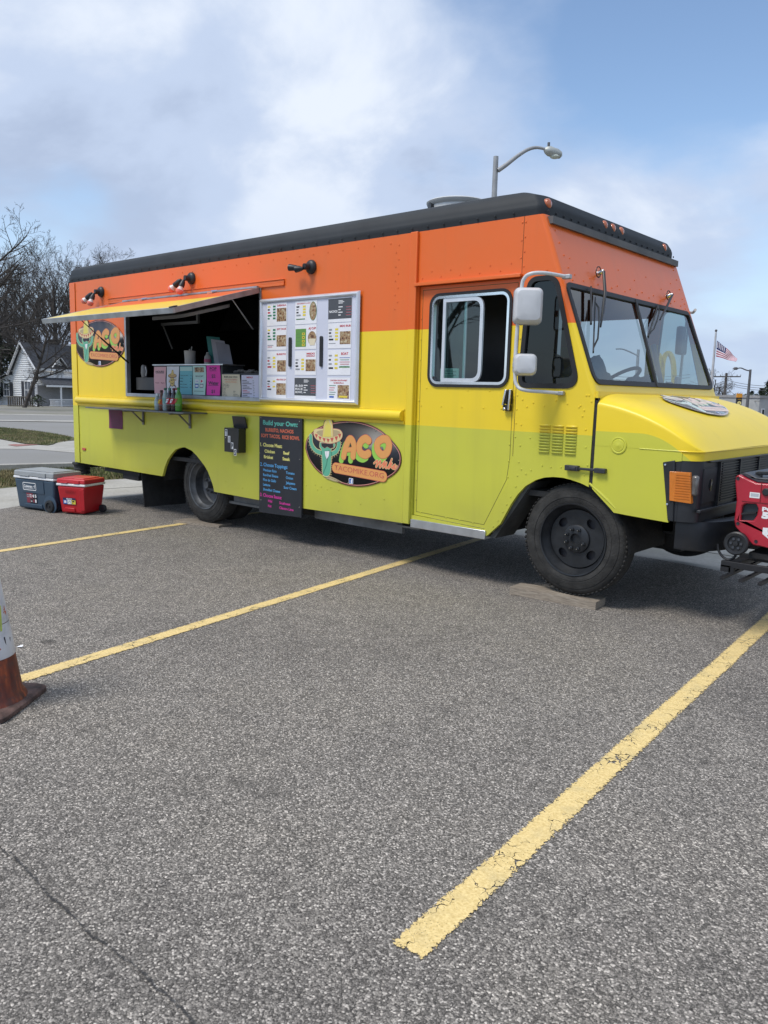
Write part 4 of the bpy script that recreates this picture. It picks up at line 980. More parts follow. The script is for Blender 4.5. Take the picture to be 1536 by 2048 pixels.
# door window: black seal, bright frame, fixed and sliding panes
dm = lambda u, v, w: (u, .022+w, v)
wf = gasket(dwin, dm, .018, .012, door, SEAL, 'window_seal', .004)
b = MB(); b.plate(inset(dwin, .004), [inset(dwin, .024)], lambda u, v, w: dm(u, v, w-.010), .035); T(b, 'window_frame', CHROME, door)
slide = rrect(5.83, 6.185, 1.553, 2.178, .07)
slide = rpoly([(5.80, 2.180), (6.175, 2.180), (6.175, 1.550), (5.80, 1.550)], [.006, .085, .085, .006])
b = MB(); b.plate(slide, [rpoly([(5.827, 2.152), (6.147, 2.152), (6.147, 1.578), (5.827, 1.578)], [.006, .065, .065, .006])], lambda u, v, w: dm(u, v, w-.006), .018); T(b, 'sliding_frame', SILVER, door)
b = MB(); b.plate(rpoly([(5.82, 2.155), (6.15, 2.155), (6.15, 1.575), (5.82, 1.575)], [.006, .065, .065, .006]), [], lambda u, v, w: dm(u, v, .004), 0); T(b, 'sliding_pane', GLASS, door)
b = MB(); b.plate([(5.712, 1.556), (6.0, 1.556), (6.0, 2.178), (5.712, 2.178)], [], lambda u, v, w: dm(u, v, .020), 0); T(b, 'fixed_pane', GLASS, door)
b = MB(); b.box(5.985, 6.005, .043, .055, 1.56, 2.17); T(b, 'window_post', SILVER, door)
b = MB(); b.box(6.388, 6.398, .02, .03, 1.75, 1.83); T(b, 'latch', SILVER, door)
# paper notice inside the door window
b = MB(); pm_ = lambda u, v: (u, .075, v); rect(b, 5.75, 5.93, 1.56, 1.655, pm_, mat('pale_green_paper', (.55, .72, .66), .7))
for k in range(6): rect(b, 5.775, 5.905-.03*(k % 2), 1.575+k*.013, 1.579+k*.013, lambda u, v: (u, .073, v), INK)
T(b, 'notice', None, door)
# door handle
b = MB(); b.hexa([(6.405, .0, 1.395), (6.465, .0, 1.395), (6.465, .02, 1.395), (6.405, .02, 1.395)], [(6.425, -.0, 1.50), (6.462, 0, 1.50), (6.462, .02, 1.50), (6.425, .02, 1.50)]); b.box(6.40, 6.462, -.012, .02, 1.345, 1.39)
hd = T(b, 'door_handle', mat('handle_dark', (.05, .05, .055), .3, .6), door, bevel=.006)
b = MB(); b.bar((6.41, -.022, 1.385), (6.432, -.022, 1.50), .022, .014); b.bar((6.455, -.016, 1.35), (6.462, -.016, 1.50), .012, .014); b.ball((6.42, -.014, 1.36), .013, 8); T(b, 'grip', CHROME, hd, bevel=.003)
# louvres
lv = None
for c in range(3):
    for r_ in range(10):
        x0 = 6.715+c*.103; z0 = 1.262-r_*.0205
        b = MB(); b.add([(x0, -.001, z0), (x0+.085, -.001, z0), (x0+.085, -.013, z0-.012), (x0, -.013, z0-.012), (x0, -.001, z0-.0125), (x0+.085, -.001, z0-.0125)], [(0, 1, 2, 3), (3, 2, 5, 4), (0, 3, 4), (1, 5, 2)])
        T(b, 'louvre', PAINT, smooth=None)
# rivets on cab, door and body
b = MB()
def rv(x, z, y=0): b.ball((x, y-.001, z), .0075, 6, (1, .55, 1))
for k in range(16): rv(6.515, 2.66-k*.10)
for k in range(4): rv(6.50-.012, 2.66-k*.12)
for k in range(10): rv(5.60+k*.09, 2.345+.045*(k % 2))
for k in range(5): rv(6.57+k*.045, 2.30+.02*(k % 2))
for k in range(7): rv(6.56+k*.09, 1.43-.02*(k % 3))
for k, (x, z) in enumerate([(7.02, 1.40), (7.05, 1.37), (7.04, 1.33), (7.07, 1.24), (6.56, 1.25), (6.56, 1.10), (6.555, .98), (6.55, .88), (6.54, .80), (6.58, .93), (6.62, .90), (6.50, .72), (6.47, .66), (6.44, .60), (6.40, .53), (6.36, .48), (7.08, 1.12), (7.10, 1.0), (7.08, .93), (6.75, .97), (6.82, .965), (6.90, .97), (6.64, 1.16), (6.60, 1.38), (7.06, 1.47), (7.08, 1.47), (6.66, .93)]): rv(x, z)
for z in [1.10-.12*k for k in range(6)]: rv(6.455-(max(0, .80-z))*.45, z, .022)
for z in [2.2-.16*k for k in range(12)]: rv(5.585, z, .022)
for k in range(6): rv(5.64+k*.13, .50-.005*k, .022)
for x in (5.66, 5.86, 6.06, 6.26, 6.42): rv(x, 1.50-.012*(x > 6), .022); rv(x-.05, 1.36, .022)
for x in (4.72, 4.62, 4.58, 4.42, 4.50, 4.30): rv(x, .60+.02*math.sin(x*30))
for z in [2.60-.11*k for k in range(20)]: rv(.135, z) if z < 1.2 or z > 2.5 else None
for k in range(26): rv(5.35-.03*(k % 2), 2.62-k*.055) if k < 10 else None
for k in range(18): rv(2.2+k*.18, 2.64)
for k in range(9): rv(3.1+k*.27, .52+.05*math.sin(k*4.1))
b2 = MB(); sv = b; b = MB()
for k in range(12): y = .12+k*.19; p = rk(y, 2.64, 0); b.ball(p, .008, 6)
for k in range(5): p = rk(.10+.012*k, 2.60-k*.085, 0); b.ball(p, .007, 6); p = rk(TW-.12, 2.60-k*.085, 0); b.ball(p, .007, 6)
for k in range(20): y = .09+k*.112; p = rk(y, 2.275+.03*(k % 2), 0); b.ball(p, .007, 6)
for k in range(8): y = .2+.26*k; p = rk(y, 2.42+.05*math.sin(k*3), 0); b.ball(p, .006, 6)
tag(T(sv, 'rivets', PAINT), kind='stuff'); tag(T(b, 'rivets', PAINT), kind='stuff')
for q_ in ((6.500, 6.503, -.0015, -.0002, 2.312, 2.70), (.116, .119, -.0015, -.0002, .49, 2.70), (6.500, 6.503, -.0015, -.0002, 1.02, 2.28)): b = MB(); b.box(*q_); T(b, 'panel_seam', mat('seam_dark', (.12, .05, .015), .8))
# yellow bumper rail with lower flange
b = MB(); ro_ = []
for x, s_ in ((.085, .3), (.09, .62), (.105, .86), (.125, 1), (5.43, 1), (5.45, .96)):
    ro_.append([(x, -.001-.058*s_*math.sin(math.pi*i/8)**.7*1, 1.273-.044*s_*math.cos(math.pi*i/8)) for i in range(9)])
vs = [p for r_ in ro_ for p in r_]; fs = [(k*9+i, k*9+i+1, (k+1)*9+i+1, (k+1)*9+i) for k in range(5) for i in range(8)] + [tuple(range(9)), tuple(45+i for i in range(9))]
b.add(vs, fs); b.box(.12, 5.46, -.012, -.001, 1.205, 1.229); b.box(.12, 5.46, -.007, -.001, 1.318, 1.328); T(b, 'rub_rail', PAINT)
# strip above the serving window
b = MB(); b.box(.91, 3.985, -.014, -.001, 2.425, 2.452); b.box(.91, 3.985, -.022, -.001, 2.452, 2.459); b.box(.91, 3.985, -.016, -.001, 2.40, 2.425); T(b, 'rain_gutter', PAINT, bevel=.003)
# serving window frame
b = MB(); o_ = [(HX0-.03, HZ0-.03), (HX1+.02, HZ0-.03), (HX1+.02, HZ1+.025), (HX0-.03, HZ1+.025)]
b.plate(o_, [[(HX0+.004, HZ0+.006), (HX1-.004, HZ0+.006), (HX1-.004, HZ1-.004), (HX0+.004, HZ1-.004)]], lambda u, v, w: (u, w-.012, v), .05); T(b, 'window_surround', ALUD, bevel=.002)
# open hatch: hinged at the top, outer face yellow and orange, dull metal edge
hz0, hy, hzE = 2.398, -.97, 2.128
dy, dz_ = hy, hzE-hz0; Lh = math.hypot(dy, dz_); nx = Vector((0, -dz_/Lh*-1, 0))
n_out = Vector((0, dz_, -dy)).normalized(); n_out = n_out if n_out.z > 0 else -n_out     # upward normal of the open panel
def hp_(x, t, w): p = Vector((x, -.03+(hy+.03)*t, hz0+(hzE-hz0)*t)); return tuple(p + n_out*w)
b = MB(); b.add([hp_(1.275, 0, 0), hp_(3.635, 0, 0), hp_(3.635, 1, 0), hp_(1.275, 1, 0)], [(0, 1, 2, 3)]); hat = T(b, 'serving_hatch', PHATCH, smooth=None)
def hbox(b, x0, x1, t0, t1, w0, w1): b.hexa([hp_(x0, t0, w0), hp_(x1, t0, w0), hp_(x1, t1, w0), hp_(x0, t1, w0)], [hp_(x0, t0, w1), hp_(x1, t0, w1), hp_(x1, t1, w1), hp_(x0, t1, w1)])
b = MB(); hbox(b, 1.255, 3.655, .985, 1.01, -.046, .003); hbox(b, 1.255, 1.278, 0, .985, -.046, .003); T(b, 'edge_channel', ALUD, hat, bevel=.002)
b = MB(); hbox(b, 3.632, 3.655, 0, .985, -.046, .003); T(b, 'edge_channel', mat('tarnished_channel', (.33, .29, .28), .55, .5, .2, 6), hat, bevel=.002)
b = MB(); hbox(b, 1.28, 3.63, 0, .985, -.040, -.036); T(b, 'inner_skin', mat('hatch_inside', (.20, .205, .21), .5, .2, .1), hat)
b = MB(); b.box(1.27, 3.64, -.045, -.012, 2.398, 2.416); T(b, 'hinge_bar', ALUD, hat)
for x in (1.72, 2.98):
    b = MB(); hbox(b, x-.04, x+.04, .015, .07, .003, .018); b.tube([(x-.05, -.035, 2.41), (x+.05, -.035, 2.41)], .012, 8); T(b, 'hinge', CHROME, hat)
b = MB(); hbox(b, 3.61, 3.66, .955, 1.012, .003, .012); T(b, 'catch', BLACK, hat)
b = MB(); pl_ = rrect(2.45, 3.0, -.75, -.15, .12); b.plate(pl_, [], lambda u, v, w: (u+.45, v, 2.30+v*.27-w), .03); T(b, 'light_panel', mat('light_grey_panel', (.20, .20, .20), .6), hat)
for x, ry in ((1.30, -.62), (3.60, -.32)):
    t_ = (-.03-ry)/(-.03-hy); p = Vector(hp_(x, t_, -.04)); q = Vector((x, .0, 1.72)) if x < 2 else Vector((3.47, .05, 2.03))
    mid = p.lerp(q, .45); b = MB(); b.tube([p, mid], .005, 8); b.tube([mid, q], .010 if x < 2 else .007, 8); b.ball(tuple(p), .016, 8); T(b, 'gas_strut', BLACK if x < 2 else STEEL, hat)
# serving shelf on brackets
b = MB(); b.box(.845, 2.80, -.30, -.003, 1.192, 1.207); shf = T(b, 'shelf', mat('shelf_grey', (.16, .165, .17), .5, .4, .15), bevel=.002)
for x in (1.60, 2.50):
    b = MB(); b.box(x-.015, x+.015, -.016, -.003, 1.03, 1.19); b.box(x-.015, x+.015, -.26, -.016, 1.176, 1.191); b.bar((x, -.016, 1.06), (x, -.15, 1.18), .012, .02, (1, 0, 0)); T(b, 'bracket', mat('bracket_steel', (.20, .19, .18), .5, .6, .2), shf)
# flood lamps
PINKB = mat('pink_bulb', (.80, .20, .15), .25, 0, .05); WB = mat('bulb_neck', (.72, .66, .63), .3, 0, .03)
for i, (x, z, bulbs) in enumerate(((.745, 2.545, 1), (2.55, 2.567, 1), (4.34, 2.533, 0))):
    b = MB(); b.lathe((x, -.002, z), [(.062, 0), (.060, .018), (.045, .034), (.02, .04)], (0, -1, 0), 20); b.tube([(x, -.03, z), (x-.01, -.085, z-.005)], .028, 10); lp = T(b, 'flood_lamp', BLACK)
    for k, dv in enumerate((Vector((-.62, -.22, -.50)), Vector((-.08, -.30, -.80)))):
        if not bulbs: dv = Vector((-.95, -.32, .10 if k == 0 else -.05))
        dv.normalize(); s0_ = Vector((x-.01, -.075, z)) + Vector((-.075+.07*k, -.015*k, -.012-.01*k)); s1_ = s0_+dv*(.10 if k == 0 else .075)
        b = MB(); b.tube([s0_, s0_+dv*.03, s1_-dv*.01, s1_], [.012, .024, .030, .030], 12); T(b, 'socket', BLACK, lp)
        if bulbs:
            b = MB(); b.lathe(s1_, [(.020, 0), (.026, .02), (.036, .038)], dv, 14, cap=False); T(b, 'bulb_neck', WB, lp)
            b = MB(); b.lathe(s1_+dv*.038, [(.036, 0), (.0375, .012), (.033, .030), (.019, .043), (0, .047)], dv, 14); T(b, 'bulb', PINKB, lp)
# small red side marker, rear
b = MB(); b.box(.185, .265, -.012, -.001, .648, .678); T(b, 'side_marker', REDL, bevel=.003)

# ---- hood and nose
def hood():
    b = MB(); secs = []; NX = 22; prof_n = 14
    xs = [7.145+(7.852-7.145)*(i/(NX-1)) for i in range(NX)]
    def ztop(x): u = (x-7.145)/.705; return 1.487-.085*u-.19*u*u-.075*u**7 if True else 0
    def zs(x): u = (x-7.145)/.705; return 1.400-.10*u-.165*u*u
    def y0(x):
        u = max(0, (x-7.72)/.135); return .10*(1-math.sqrt(max(0, 1-min(1, u)**2)))*1.0
    rings = []
    for x in xs:
        y_, zt, zz = y0(x), ztop(x), zs(x); zt = max(zt, 1.140); zz = max(1.136, min(zz, zt-.002)); half = []
        rad = .30
        u = (x-7.145)/.705; 
        for k in range(prof_n+1):
            a = math.pi/2*k/prof_n; yy = y_+rad*(1-math.cos(a)); half.append((yy, zz+(zt-zz)*math.sin(a)**.85))
        for yy in (.5, .8, 1.16): half.append((yy, zt+.004*(yy-.4)))
        full = half + [(TW-yy, z) for yy, z in reversed(half[:-1])]
        rings.append([(x, y_, 1.135)] + [(x, yy, z) for yy, z in full] + [(x, TW-y_, 1.135)])
    n = len(rings[0]); vs = [p for r_ in rings for p in r_]
    fs = [(i*n+k, i*n+k+1, (i+1)*n+k+1, (i+1)*n+k) for i in range(NX-1) for k in range(n-1)]
    b.add(vs, fs)
    return T(b, 'hood', PHOOD, smooth=50), ztop
hd_, hz_ = hood()
def outline(z_in=0.0, k=8):
    "plan of the nose from the near seam round to the far seam"
    p = [(7.145, z_in)]; 
    for i in range(k+1):
        a = R(90*i/k); p.append((7.732+.12*math.sin(a)-z_in, .10*(1-math.cos(a))*1.0+z_in))
    return p + [(x, TW-y) for x, y in reversed(p)]
def wall(pts, z0, z1, th=0):
    vs = [(x, y, z0) for x, y in pts] + [(x, y, z1) for x, y in pts]; n = len(pts); return vs, [(i, i+1, n+i+1, n+i) for i in range(n-1)]
# crease bead, band under the crease
b = MB(); b.add(*wall(outline(.004), 1.078, 1.136)); b.tube([(7.46, -.0005, 1.137), (7.58, .001, 1.136)]+[(x, y, 1.136) for x, y in outline(0)[1:-1]]+[(7.46, TW, 1.137)], .0045, 6); T(b, 'nose_band', PHOOD)
# fender sides (near and far), with wheel arch and headlamp cut-out
fen = [(7.145, .842), (7.18, .812), (7.231, .769), (7.28, .728), (7.312, .698), (7.40, .692), (7.685, .678), (7.665, .80), (7.645, .93), (7.625, 1.055), (7.74, 1.076), (7.74, 1.134), (7.60, 1.136), (7.145, 1.136)]
for mp in (my, lambda x, z, w: (x, TW-w, z)):
    b = MB(); b.plate(fen, [], mp, .02); 
    u = T(b, 'fender', PHOOD)
b = MB(); vs = [(7.145, 0, 1.135)]
# side of the hood above the fender follows the shoulder: closed by the loft itself; seam gap
b = MB(); b.box(7.122, 7.146, .004, .03, .85, 1.455); T(b, 'hood_gap', CHAS)
b = MB(); b.box(7.124, 7.144, .004, TW-.004, 1.44, 1.50); b.box(6.98, 7.146, .03, TW-.03, 1.452, 1.470); T(b, 'cowl', PAINT)
# raised wheel-arch flare
b = MB(); P = [(7.12, .865), (7.20, .81), (7.26, .765), (7.32, .715), (7.37, .70)]; b.tube([(x, .009, z+.012) for x, z in P], [.010, .014, .014, .011, .004], 8); T(b, 'arch_flare', PHOOD)
# grille and headlamp moulding
GB = mat('grille_black', (.020, .022, .026), .38, 0, .12, 10)
b = MB(); b.add(*wall(outline(.006)[1:-1], .690, 1.080)); b.add([(7.60, .004, 1.058), (7.735, .004, 1.080), (7.735, .004, .69), (7.678, .004, .69)], [(0, 1, 2, 3)]); b.add([(7.60, TW-.004, 1.058), (7.735, TW-.004, 1.080), (7.735, TW-.004, .69), (7.678, TW-.004, .69)], [(0, 1, 2, 3)])
gr = T(b, 'grille', GB)
for k in range(15):
    z = .80+k*.0175; b = MB(); b.box(7.848, 7.858, .42, TW-.42, z, z+.007); T(b, 'grille_slat', GB, gr)
for y in (.36, .75, 1.16, 1.57, 1.96):
    b = MB(); b.box(7.846, 7.866, y-.008, y+.008, .775, 1.074); T(b, 'grille_bar', GB, gr)
b = MB(); b.box(7.846, 7.872, .03, TW-.03, .755, .775); b.box(7.846, 7.868, .16, TW-.16, 1.066, 1.078); T(b, 'grille_trim', GB, gr, bevel=.004)
for yc, sg in ((0, 1), (TW, -1)):
    Y = lambda v: yc+sg*v
    b = MB(); b.hexa([(7.682, Y(-.006), .690), (7.72, Y(-.010), .690), (7.72, Y(.02), .690), (7.682, Y(.01), .690)], [(7.622, Y(-.006), 1.060), (7.70, Y(-.012), 1.078), (7.70, Y(.02), 1.078), (7.622, Y(.01), 1.060)])
    bz_ = T(b, 'headlamp_bezel', GB, gr, bevel=.004)
    b = MB(); b.add([(7.690, Y(-.022), .822), (7.817, Y(.012), .812), (7.822, Y(.10), .812), (7.682, Y(-.016), 1.008), (7.677, Y(-.022), 1.008), (7.797, Y(.006), 1.008), (7.802, Y(.10), 1.008), (7.682, Y(.02), .822)],
                     [(4, 0, 1, 5), (5, 1, 2, 6), (4, 5, 6, 3), (0, 7, 2, 1), (3, 6, 2, 7), (0, 4, 3, 7)]); T(b, 'turn_signal', AMBER, gr, bevel=.004)
    for k in range(10):
        z = .835+k*.0165; b = MB(); b.add([(7.719, Y(-.016), z), (7.808, Y(.008), z-.002), (7.808, Y(.005), z+.003), (7.719, Y(-.019), z+.005)], [(0, 1, 2, 3)]); T(b, 'lens_rib', AMBER, gr)
    b = MB(); b.box(7.835, 7.852, min(Y(.10), Y(.33)), max(Y(.10), Y(.33)), .81, 1.03); T(b, 'headlamp_recess', INK, gr)
    b = MB(); b.lathe((7.838, Y(.23), .92), [(.060, 0), (.058, .010), (.04, .014), (0, .016)], (1, 0, 0), 24); T(b, 'headlight', mat('lamp_glass', (.03, .033, .036), .08, .3, .05), gr)
    b = MB(); b.box(7.80, 7.845, min(Y(.02), Y(.06)), max(Y(.02), Y(.06)), .86, .99); T(b, 'clear_lens', mat('clear_lens', (.14, .135, .13), .15, .2, .2, 20), gr, bevel=.015)
    for z, x in ((1.045, 7.642), (.795, 7.674)): b = MB(); b.ball((x, Y(-.008), z), .009, 8); T(b, 'screw', CHROME, gr)
# front bumper, wrapping back at the ends
b = MB(); P = [(7.70, .10), (7.78, .12), (7.86, .20), (7.93, .42), (7.955, .8), (7.96, 1.16)]; P = P + [(x, TW-y) for x, y in reversed(P[:-1])]; P = smoothline(P, 3)
prof = [(0, .505), (.012, .500), (.018, .515), (.014, .60), (.020, .655), (.010, .69), (-.02, .705), (-.05, .70)]
vs, fs = [], []; n = len(prof)
for i, p in enumerate(P):
    a, c = Vector(P[max(i-1, 0)]), Vector(P[min(i+1, len(P)-1)]); d = (c-a).normalized(); nn = Vector((d.y, -d.x))
    lift = .02*(1-abs(i/(len(P)-1)-.5)*2)
    for o_, z in prof: q = Vector(p)+nn*o_; vs.append((q.x, q.y, z-lift))
for i in range(len(P)-1):
    for k in range(n-1): fs.append((i*n+k, i*n+k+1, (i+1)*n+k+1, (i+1)*n+k))
fs += [tuple(range(n)), tuple((len(P)-1)*n+k for k in range(n))]; b.add(vs, fs); T(b, 'front_bumper', mat('bumper_black', (.022, .024, .028), .42, 0, .15, 6))
# hood latch strap, fuel badge
b = MB(); b.box(6.945, 7.045, -.036, -.001, .955, .992); b.box(7.165, 7.245, -.034, -.001, .955, .988); b.box(7.04, 7.17, -.026, -.014, .964, .982)
b.box(6.98, 7.03, -.044, -.036, .962, .985); ls = T(b, 'hood_latch', mat('latch_rubber', (.03, .033, .038), .5, 0, .1), bevel=.008)
b = MB(); b.lathe((7.315, -.001, 1.148), [(.056, 0), (.056, .004), (.050, .006), (.044, .003), (.040, .003), (.037, .006), (.015, .007), (.006, .010)], (0, -1, 0), 28); T(b, 'fender_emblem', PHOOD)

# ---- wheels
TYRE = mat('tyre_rubber', (.027, .026, .024), .82, 0, .30, 12, .5, 70); RIM = mat('rim_black', (.018, .020, .023), .42, .1, .2, 14); RIMG = mat('rim_grey', (.085, .090, .096), .5, .2, .25, 10)
def wheel(x, zc, yo, side, r=.402, w=.21, rear=False, dual=False):
    s_ = side; ax = (0, -s_, 0); c = Vector((x, yo, zc))                       # axis points outwards, yo is the outer face
    b = MB(); pr_ = [(.262, -.004), (.275, .002), (.298, .004), (.300, .001), (.304, .001), (.306, .005), (.335, .0), (.352, -.004), (.354, -.009), (.358, -.009), (.372, -.012), (.392, -.030), (.402, -.052), (.404, -.10), (.402, -w+.052), (.392, -w+.03), (.37, -w+.01), (.262, -w)]
    pr_ = [(q*r/.404, h) for q, h in pr_]; b.lathe(c, pr_, ax, 56, cap=False); ty = T(b, 'tyre', TYRE, smooth=50)
    b = MB()
    for k in range(72):
        t = 2*math.pi*k/72; cc = c+Vector((math.cos(t)*r*.985, 0, math.sin(t)*r*.985)); u = Vector((-math.sin(t), 0, math.cos(t)))*.010; v = Vector((math.cos(t), 0, math.sin(t)))*.0045
        for y_, wy in ((-.045, .022),):
            a = Vector((0, s_*(-y_-wy), 0)); d = Vector((0, s_*(-y_+wy), 0)); b.hexa([cc-u-v+a, cc+u-v+a, cc+u-v+d, cc-u-v+d], [cc-u+v*.6+a, cc+u+v*.6+a, cc+u+v*.6+d, cc-u+v*.6+d])
    tag(T(b, 'tread_blocks', TYRE, ty, smooth=None), kind='stuff')
    b = MB()
    if not rear:
        b.lathe(c, [(.263, -.006), (.258, .004), (.250, .002), (.244, -.025), (.222, -.045), (.215, -.085), (.205, -.098)], ax, 48, cap=False)
        rm = T(b, 'rim', RIM, ty)
        # disc with four hand holes
        def hole(a, q=.155, rx=.040, rz=.030): return [(q*math.cos(a)+rx*math.cos(t)*math.cos(a+1.57)-rz*math.sin(t)*math.cos(a), q*math.sin(a)+rx*math.cos(t)*math.sin(a+1.57)-rz*math.sin(t)*math.sin(a)) for t in [k*.524 for k in range(12)]]
        disc = [(.208*math.cos(k*.1309), .208*math.sin(k*.1309)) for k in range(48)]
        b = MB(); b.plate(disc, [hole(R(a)) for a in (48, 138, 228, 318)], lambda u, v, w_: (x+u, yo-s_*(-.070-.045*max(0, 1-math.hypot(u, v)/.26)*0)+w_*s_, zc+v), .012); T(b, 'wheel_disc', RIM, ty)
        b = MB(); b.lathe(c+Vector((0, s_*.105, 0)), [(.20, 0), (.0, .001)], ax, 32, cap=False); T(b, 'hole_shade_disc', INK, ty)  # black disc added behind the hand holes to stand in for their shade
        b = MB(); b.lathe(c+Vector((0, s_*.068, 0)), [(.105, -.004), (.100, .012), (.088, .018), (.040, .020), (.036, .012), (.034, -.02)], ax, 32, cap=False); T(b, 'hub', RIM, ty)
        b = MB(); b.lathe(c+Vector((0, s_*.075, 0)), [(.036, 0), (.0, .001)], ax, 20, cap=False); T(b, 'hub_cap', mat('hub_dark', (.012, .012, .012), .6), ty)
        for k in range(8):
            t = R(22.5+45*k)
            if k == 0: continue
            p = c+Vector((.072*math.cos(t), s_*.052, .072*math.sin(t))); b = MB(); b.lathe(p, [(.013, 0), (.013, .016), (.007, .018), (.006, .030)], ax, 6); T(b, 'lug_nut', RIM, ty)
            b = MB(); b.ball(tuple(p+Vector((0, -s_*.030, 0))), .0055, 6); T(b, 'stud', CHROME, ty)
    else:
        b.lathe(c, [(.263, -.006), (.258, .004), (.248, .0), (.240, -.03), (.218, -.05), (.210, -.14), (.195, -.155), (.11, -.165), (.10, -.12), (.085, -.10), (.04, -.10), (.038, -.03), (0, -.03)], ax, 48, cap=False)
        rm = T(b, 'rim', RIMG, ty)
        for k in range(8):
            t = R(45*k+10); p = c+Vector((.082*math.cos(t), s_*.10, .082*math.sin(t))); b = MB(); b.lathe(p, [(.013, -.01), (.013, .02), (.006, .03)], ax, 6); T(b, 'lug_nut', RIMG, ty)
        for a in (200, 20, 290, 110):
            p = c+Vector((.155*math.cos(R(a)), s_*.158, .155*math.sin(R(a)))); b = MB(); b.lathe(p, [(.036, 0), (.036, .003)], ax, 14); T(b, 'hand_hole', INK, ty)
    if dual:
        b = MB(); c2 = c+Vector((0, s_*.25, 0)); b.lathe(c2, [(.25, -w), (.25, 0), (.335, .0), (.392, -.030), (.402, -.052), (.402, -w+.052), (.37, -w+.01)], ax, 40); T(b, 'inner_tyre', TYRE, ty)
wheel(6.995, .462, .045, 1); wheel(6.995, .462, TW-.045, -1)
wheel(2.615, .430, .075, 1, .405, .21, True, True); wheel(2.615, .430, TW-.075, -1, .405, .21, True, True)
# wheel wells (dark liners)
for xc, r0, xa in ((2.44, .50, 0), (6.90, .50, 1)):
    for yc, sg in ((.031, 1), (TW-.031, -1)):
        b = MB(); k = 14; vs = []
        for i in range(k+1):
            t = math.pi*i/k; X, Z = xc-r0*1.04*math.cos(t), .42+(.49 if xa else .42)*math.sin(t)
            vs += [(X, yc, Z), (X, yc+sg*.62, Z)]
        b.add(vs, [(2*i, 2*i+1, 2*i+3, 2*i+2) for i in range(k)]); b.box(xc-r0, xc+r0, yc+sg*.62-.005, yc+sg*.62+.005, .40, .9); T(b, 'wheel_well', CHAS)
b = MB(); b.hexa([(6.31, .03, .385), (6.36, .03, .385), (6.36, .30, .385), (6.31, .30, .385)], [(6.60, .03, .80), (6.66, .03, .84), (6.66, .30, .84), (6.60, .30, .80)]); T(b, 'splash_guard', mat('guard_grey', (.07, .072, .07), .7, 0, .25, 6))
# chassis, axles, skirts, steps, mud flaps, exhaust, bumper fittings
b = MB()
for y in (.62, 1.62): b.box(-.1, 7.8, y, y+.08, .50, .68)
for x in (.4, 1.5, 3.6, 4.8, 6.0, 7.4): b.box(x, x+.08, .62, 1.70, .52, .64)
T(b, 'chassis_rail', CHAS)
b = MB(); b.tube([(2.615, .2, .43), (2.615, TW-.2, .43)], .07, 12); b.ball((2.615, 1.16, .43), .19, 14); T(b, 'rear_axle', CHAS)
b = MB(); b.tube([(6.995, .15, .44), (6.995, TW-.15, .44)], .05, 10); T(b, 'front_axle', CHAS)
b = MB(); b.box(5.3, 7.5, .75, 1.55, .36, .95); T(b, 'engine', CHAS)
b = MB(); b.box(4.4, 5.2, .30, .75, .30, .58); T(b, 'fuel_tank', CHAS, bevel=.03)
b = MB(); b.box(.05, 5.5, .06, TW-.06, .66, .70); b.box(5.55, 7.0, .06, TW-.06, .74, .78); T(b, 'floor', CHAS)
SK = mat('skirt_grey', (.19, .19, .185), .6, .3, .2, 5)
b = MB(); b.box(3.05, 3.70, .14, .16, .30, .42); b.box(3.0, 3.70, .12, .145, .275, .30); T(b, 'skirt_panel', SK); b = MB(); b.box(4.27, 5.35, .14, .17, .27, .41); T(b, 'skirt_panel', SK)
b = MB(); b.box(3.70, 4.27, .15, .18, .29, .35); b.tube([(3.3, .18, .26), (3.3, .18, .31)], .02, 8); T(b, 'frame_bracket', CHAS)
b = MB(); b.box(5.565, 6.30, -.012, .20, .372, .396); b.box(5.565, 6.30, -.016, -.001, .372, .440); st_ = T(b, 'step_sill', ALU, bevel=.003)
for k in range(3): b = MB(); b.box(5.72+k*.22, 5.80+k*.22, .01, .06, .396, .402); T(b, 'step_slot', INK, st_)
b = MB(); b.box(5.30, 5.56, .12, .32, .33, .345); T(b, 'lower_step', SK)
for x, y0, y1, z0 in ((1.80, .04, .50, .07), ):
    pass
b = MB(); b.plate([(.06, .46), (.64, .46), (.66, .20), (.645, .055), (.08, .06)], [], lambda u, v, w: (1.42+w+.05*(.46-v), u, v), .014); T(b, 'mud_flap', RUBBER)
b = MB(); b.plate([(.06, .46), (.64, .46), (.66, .06), (.08, .06)], [], lambda u, v, w: (1.42+w, TW-u, v), .014); T(b, 'mud_flap', RUBBER)
b = MB(); b.box(.62, 1.40, .05, .30, .42, .46); b.box(1.02, 1.36, .06, .24, .36, .42); T(b, 'rear_frame', CHAS)
b = MB(); b.lathe((-.04, .10, .40), [(.10, -.075), (.105, -.06), (.095, -.04), (.105, -.01), (.095, .01), (.10, .04), (.12, .055), (.115, .075)], (0, 0, 1), 24); T(b, 'rubber_buffer', RUBBER)
b = MB(); b.box(-.16, -.03, .2, TW-.2, .40, .47); T(b, 'rear_bumper', CHAS, bevel=.01)

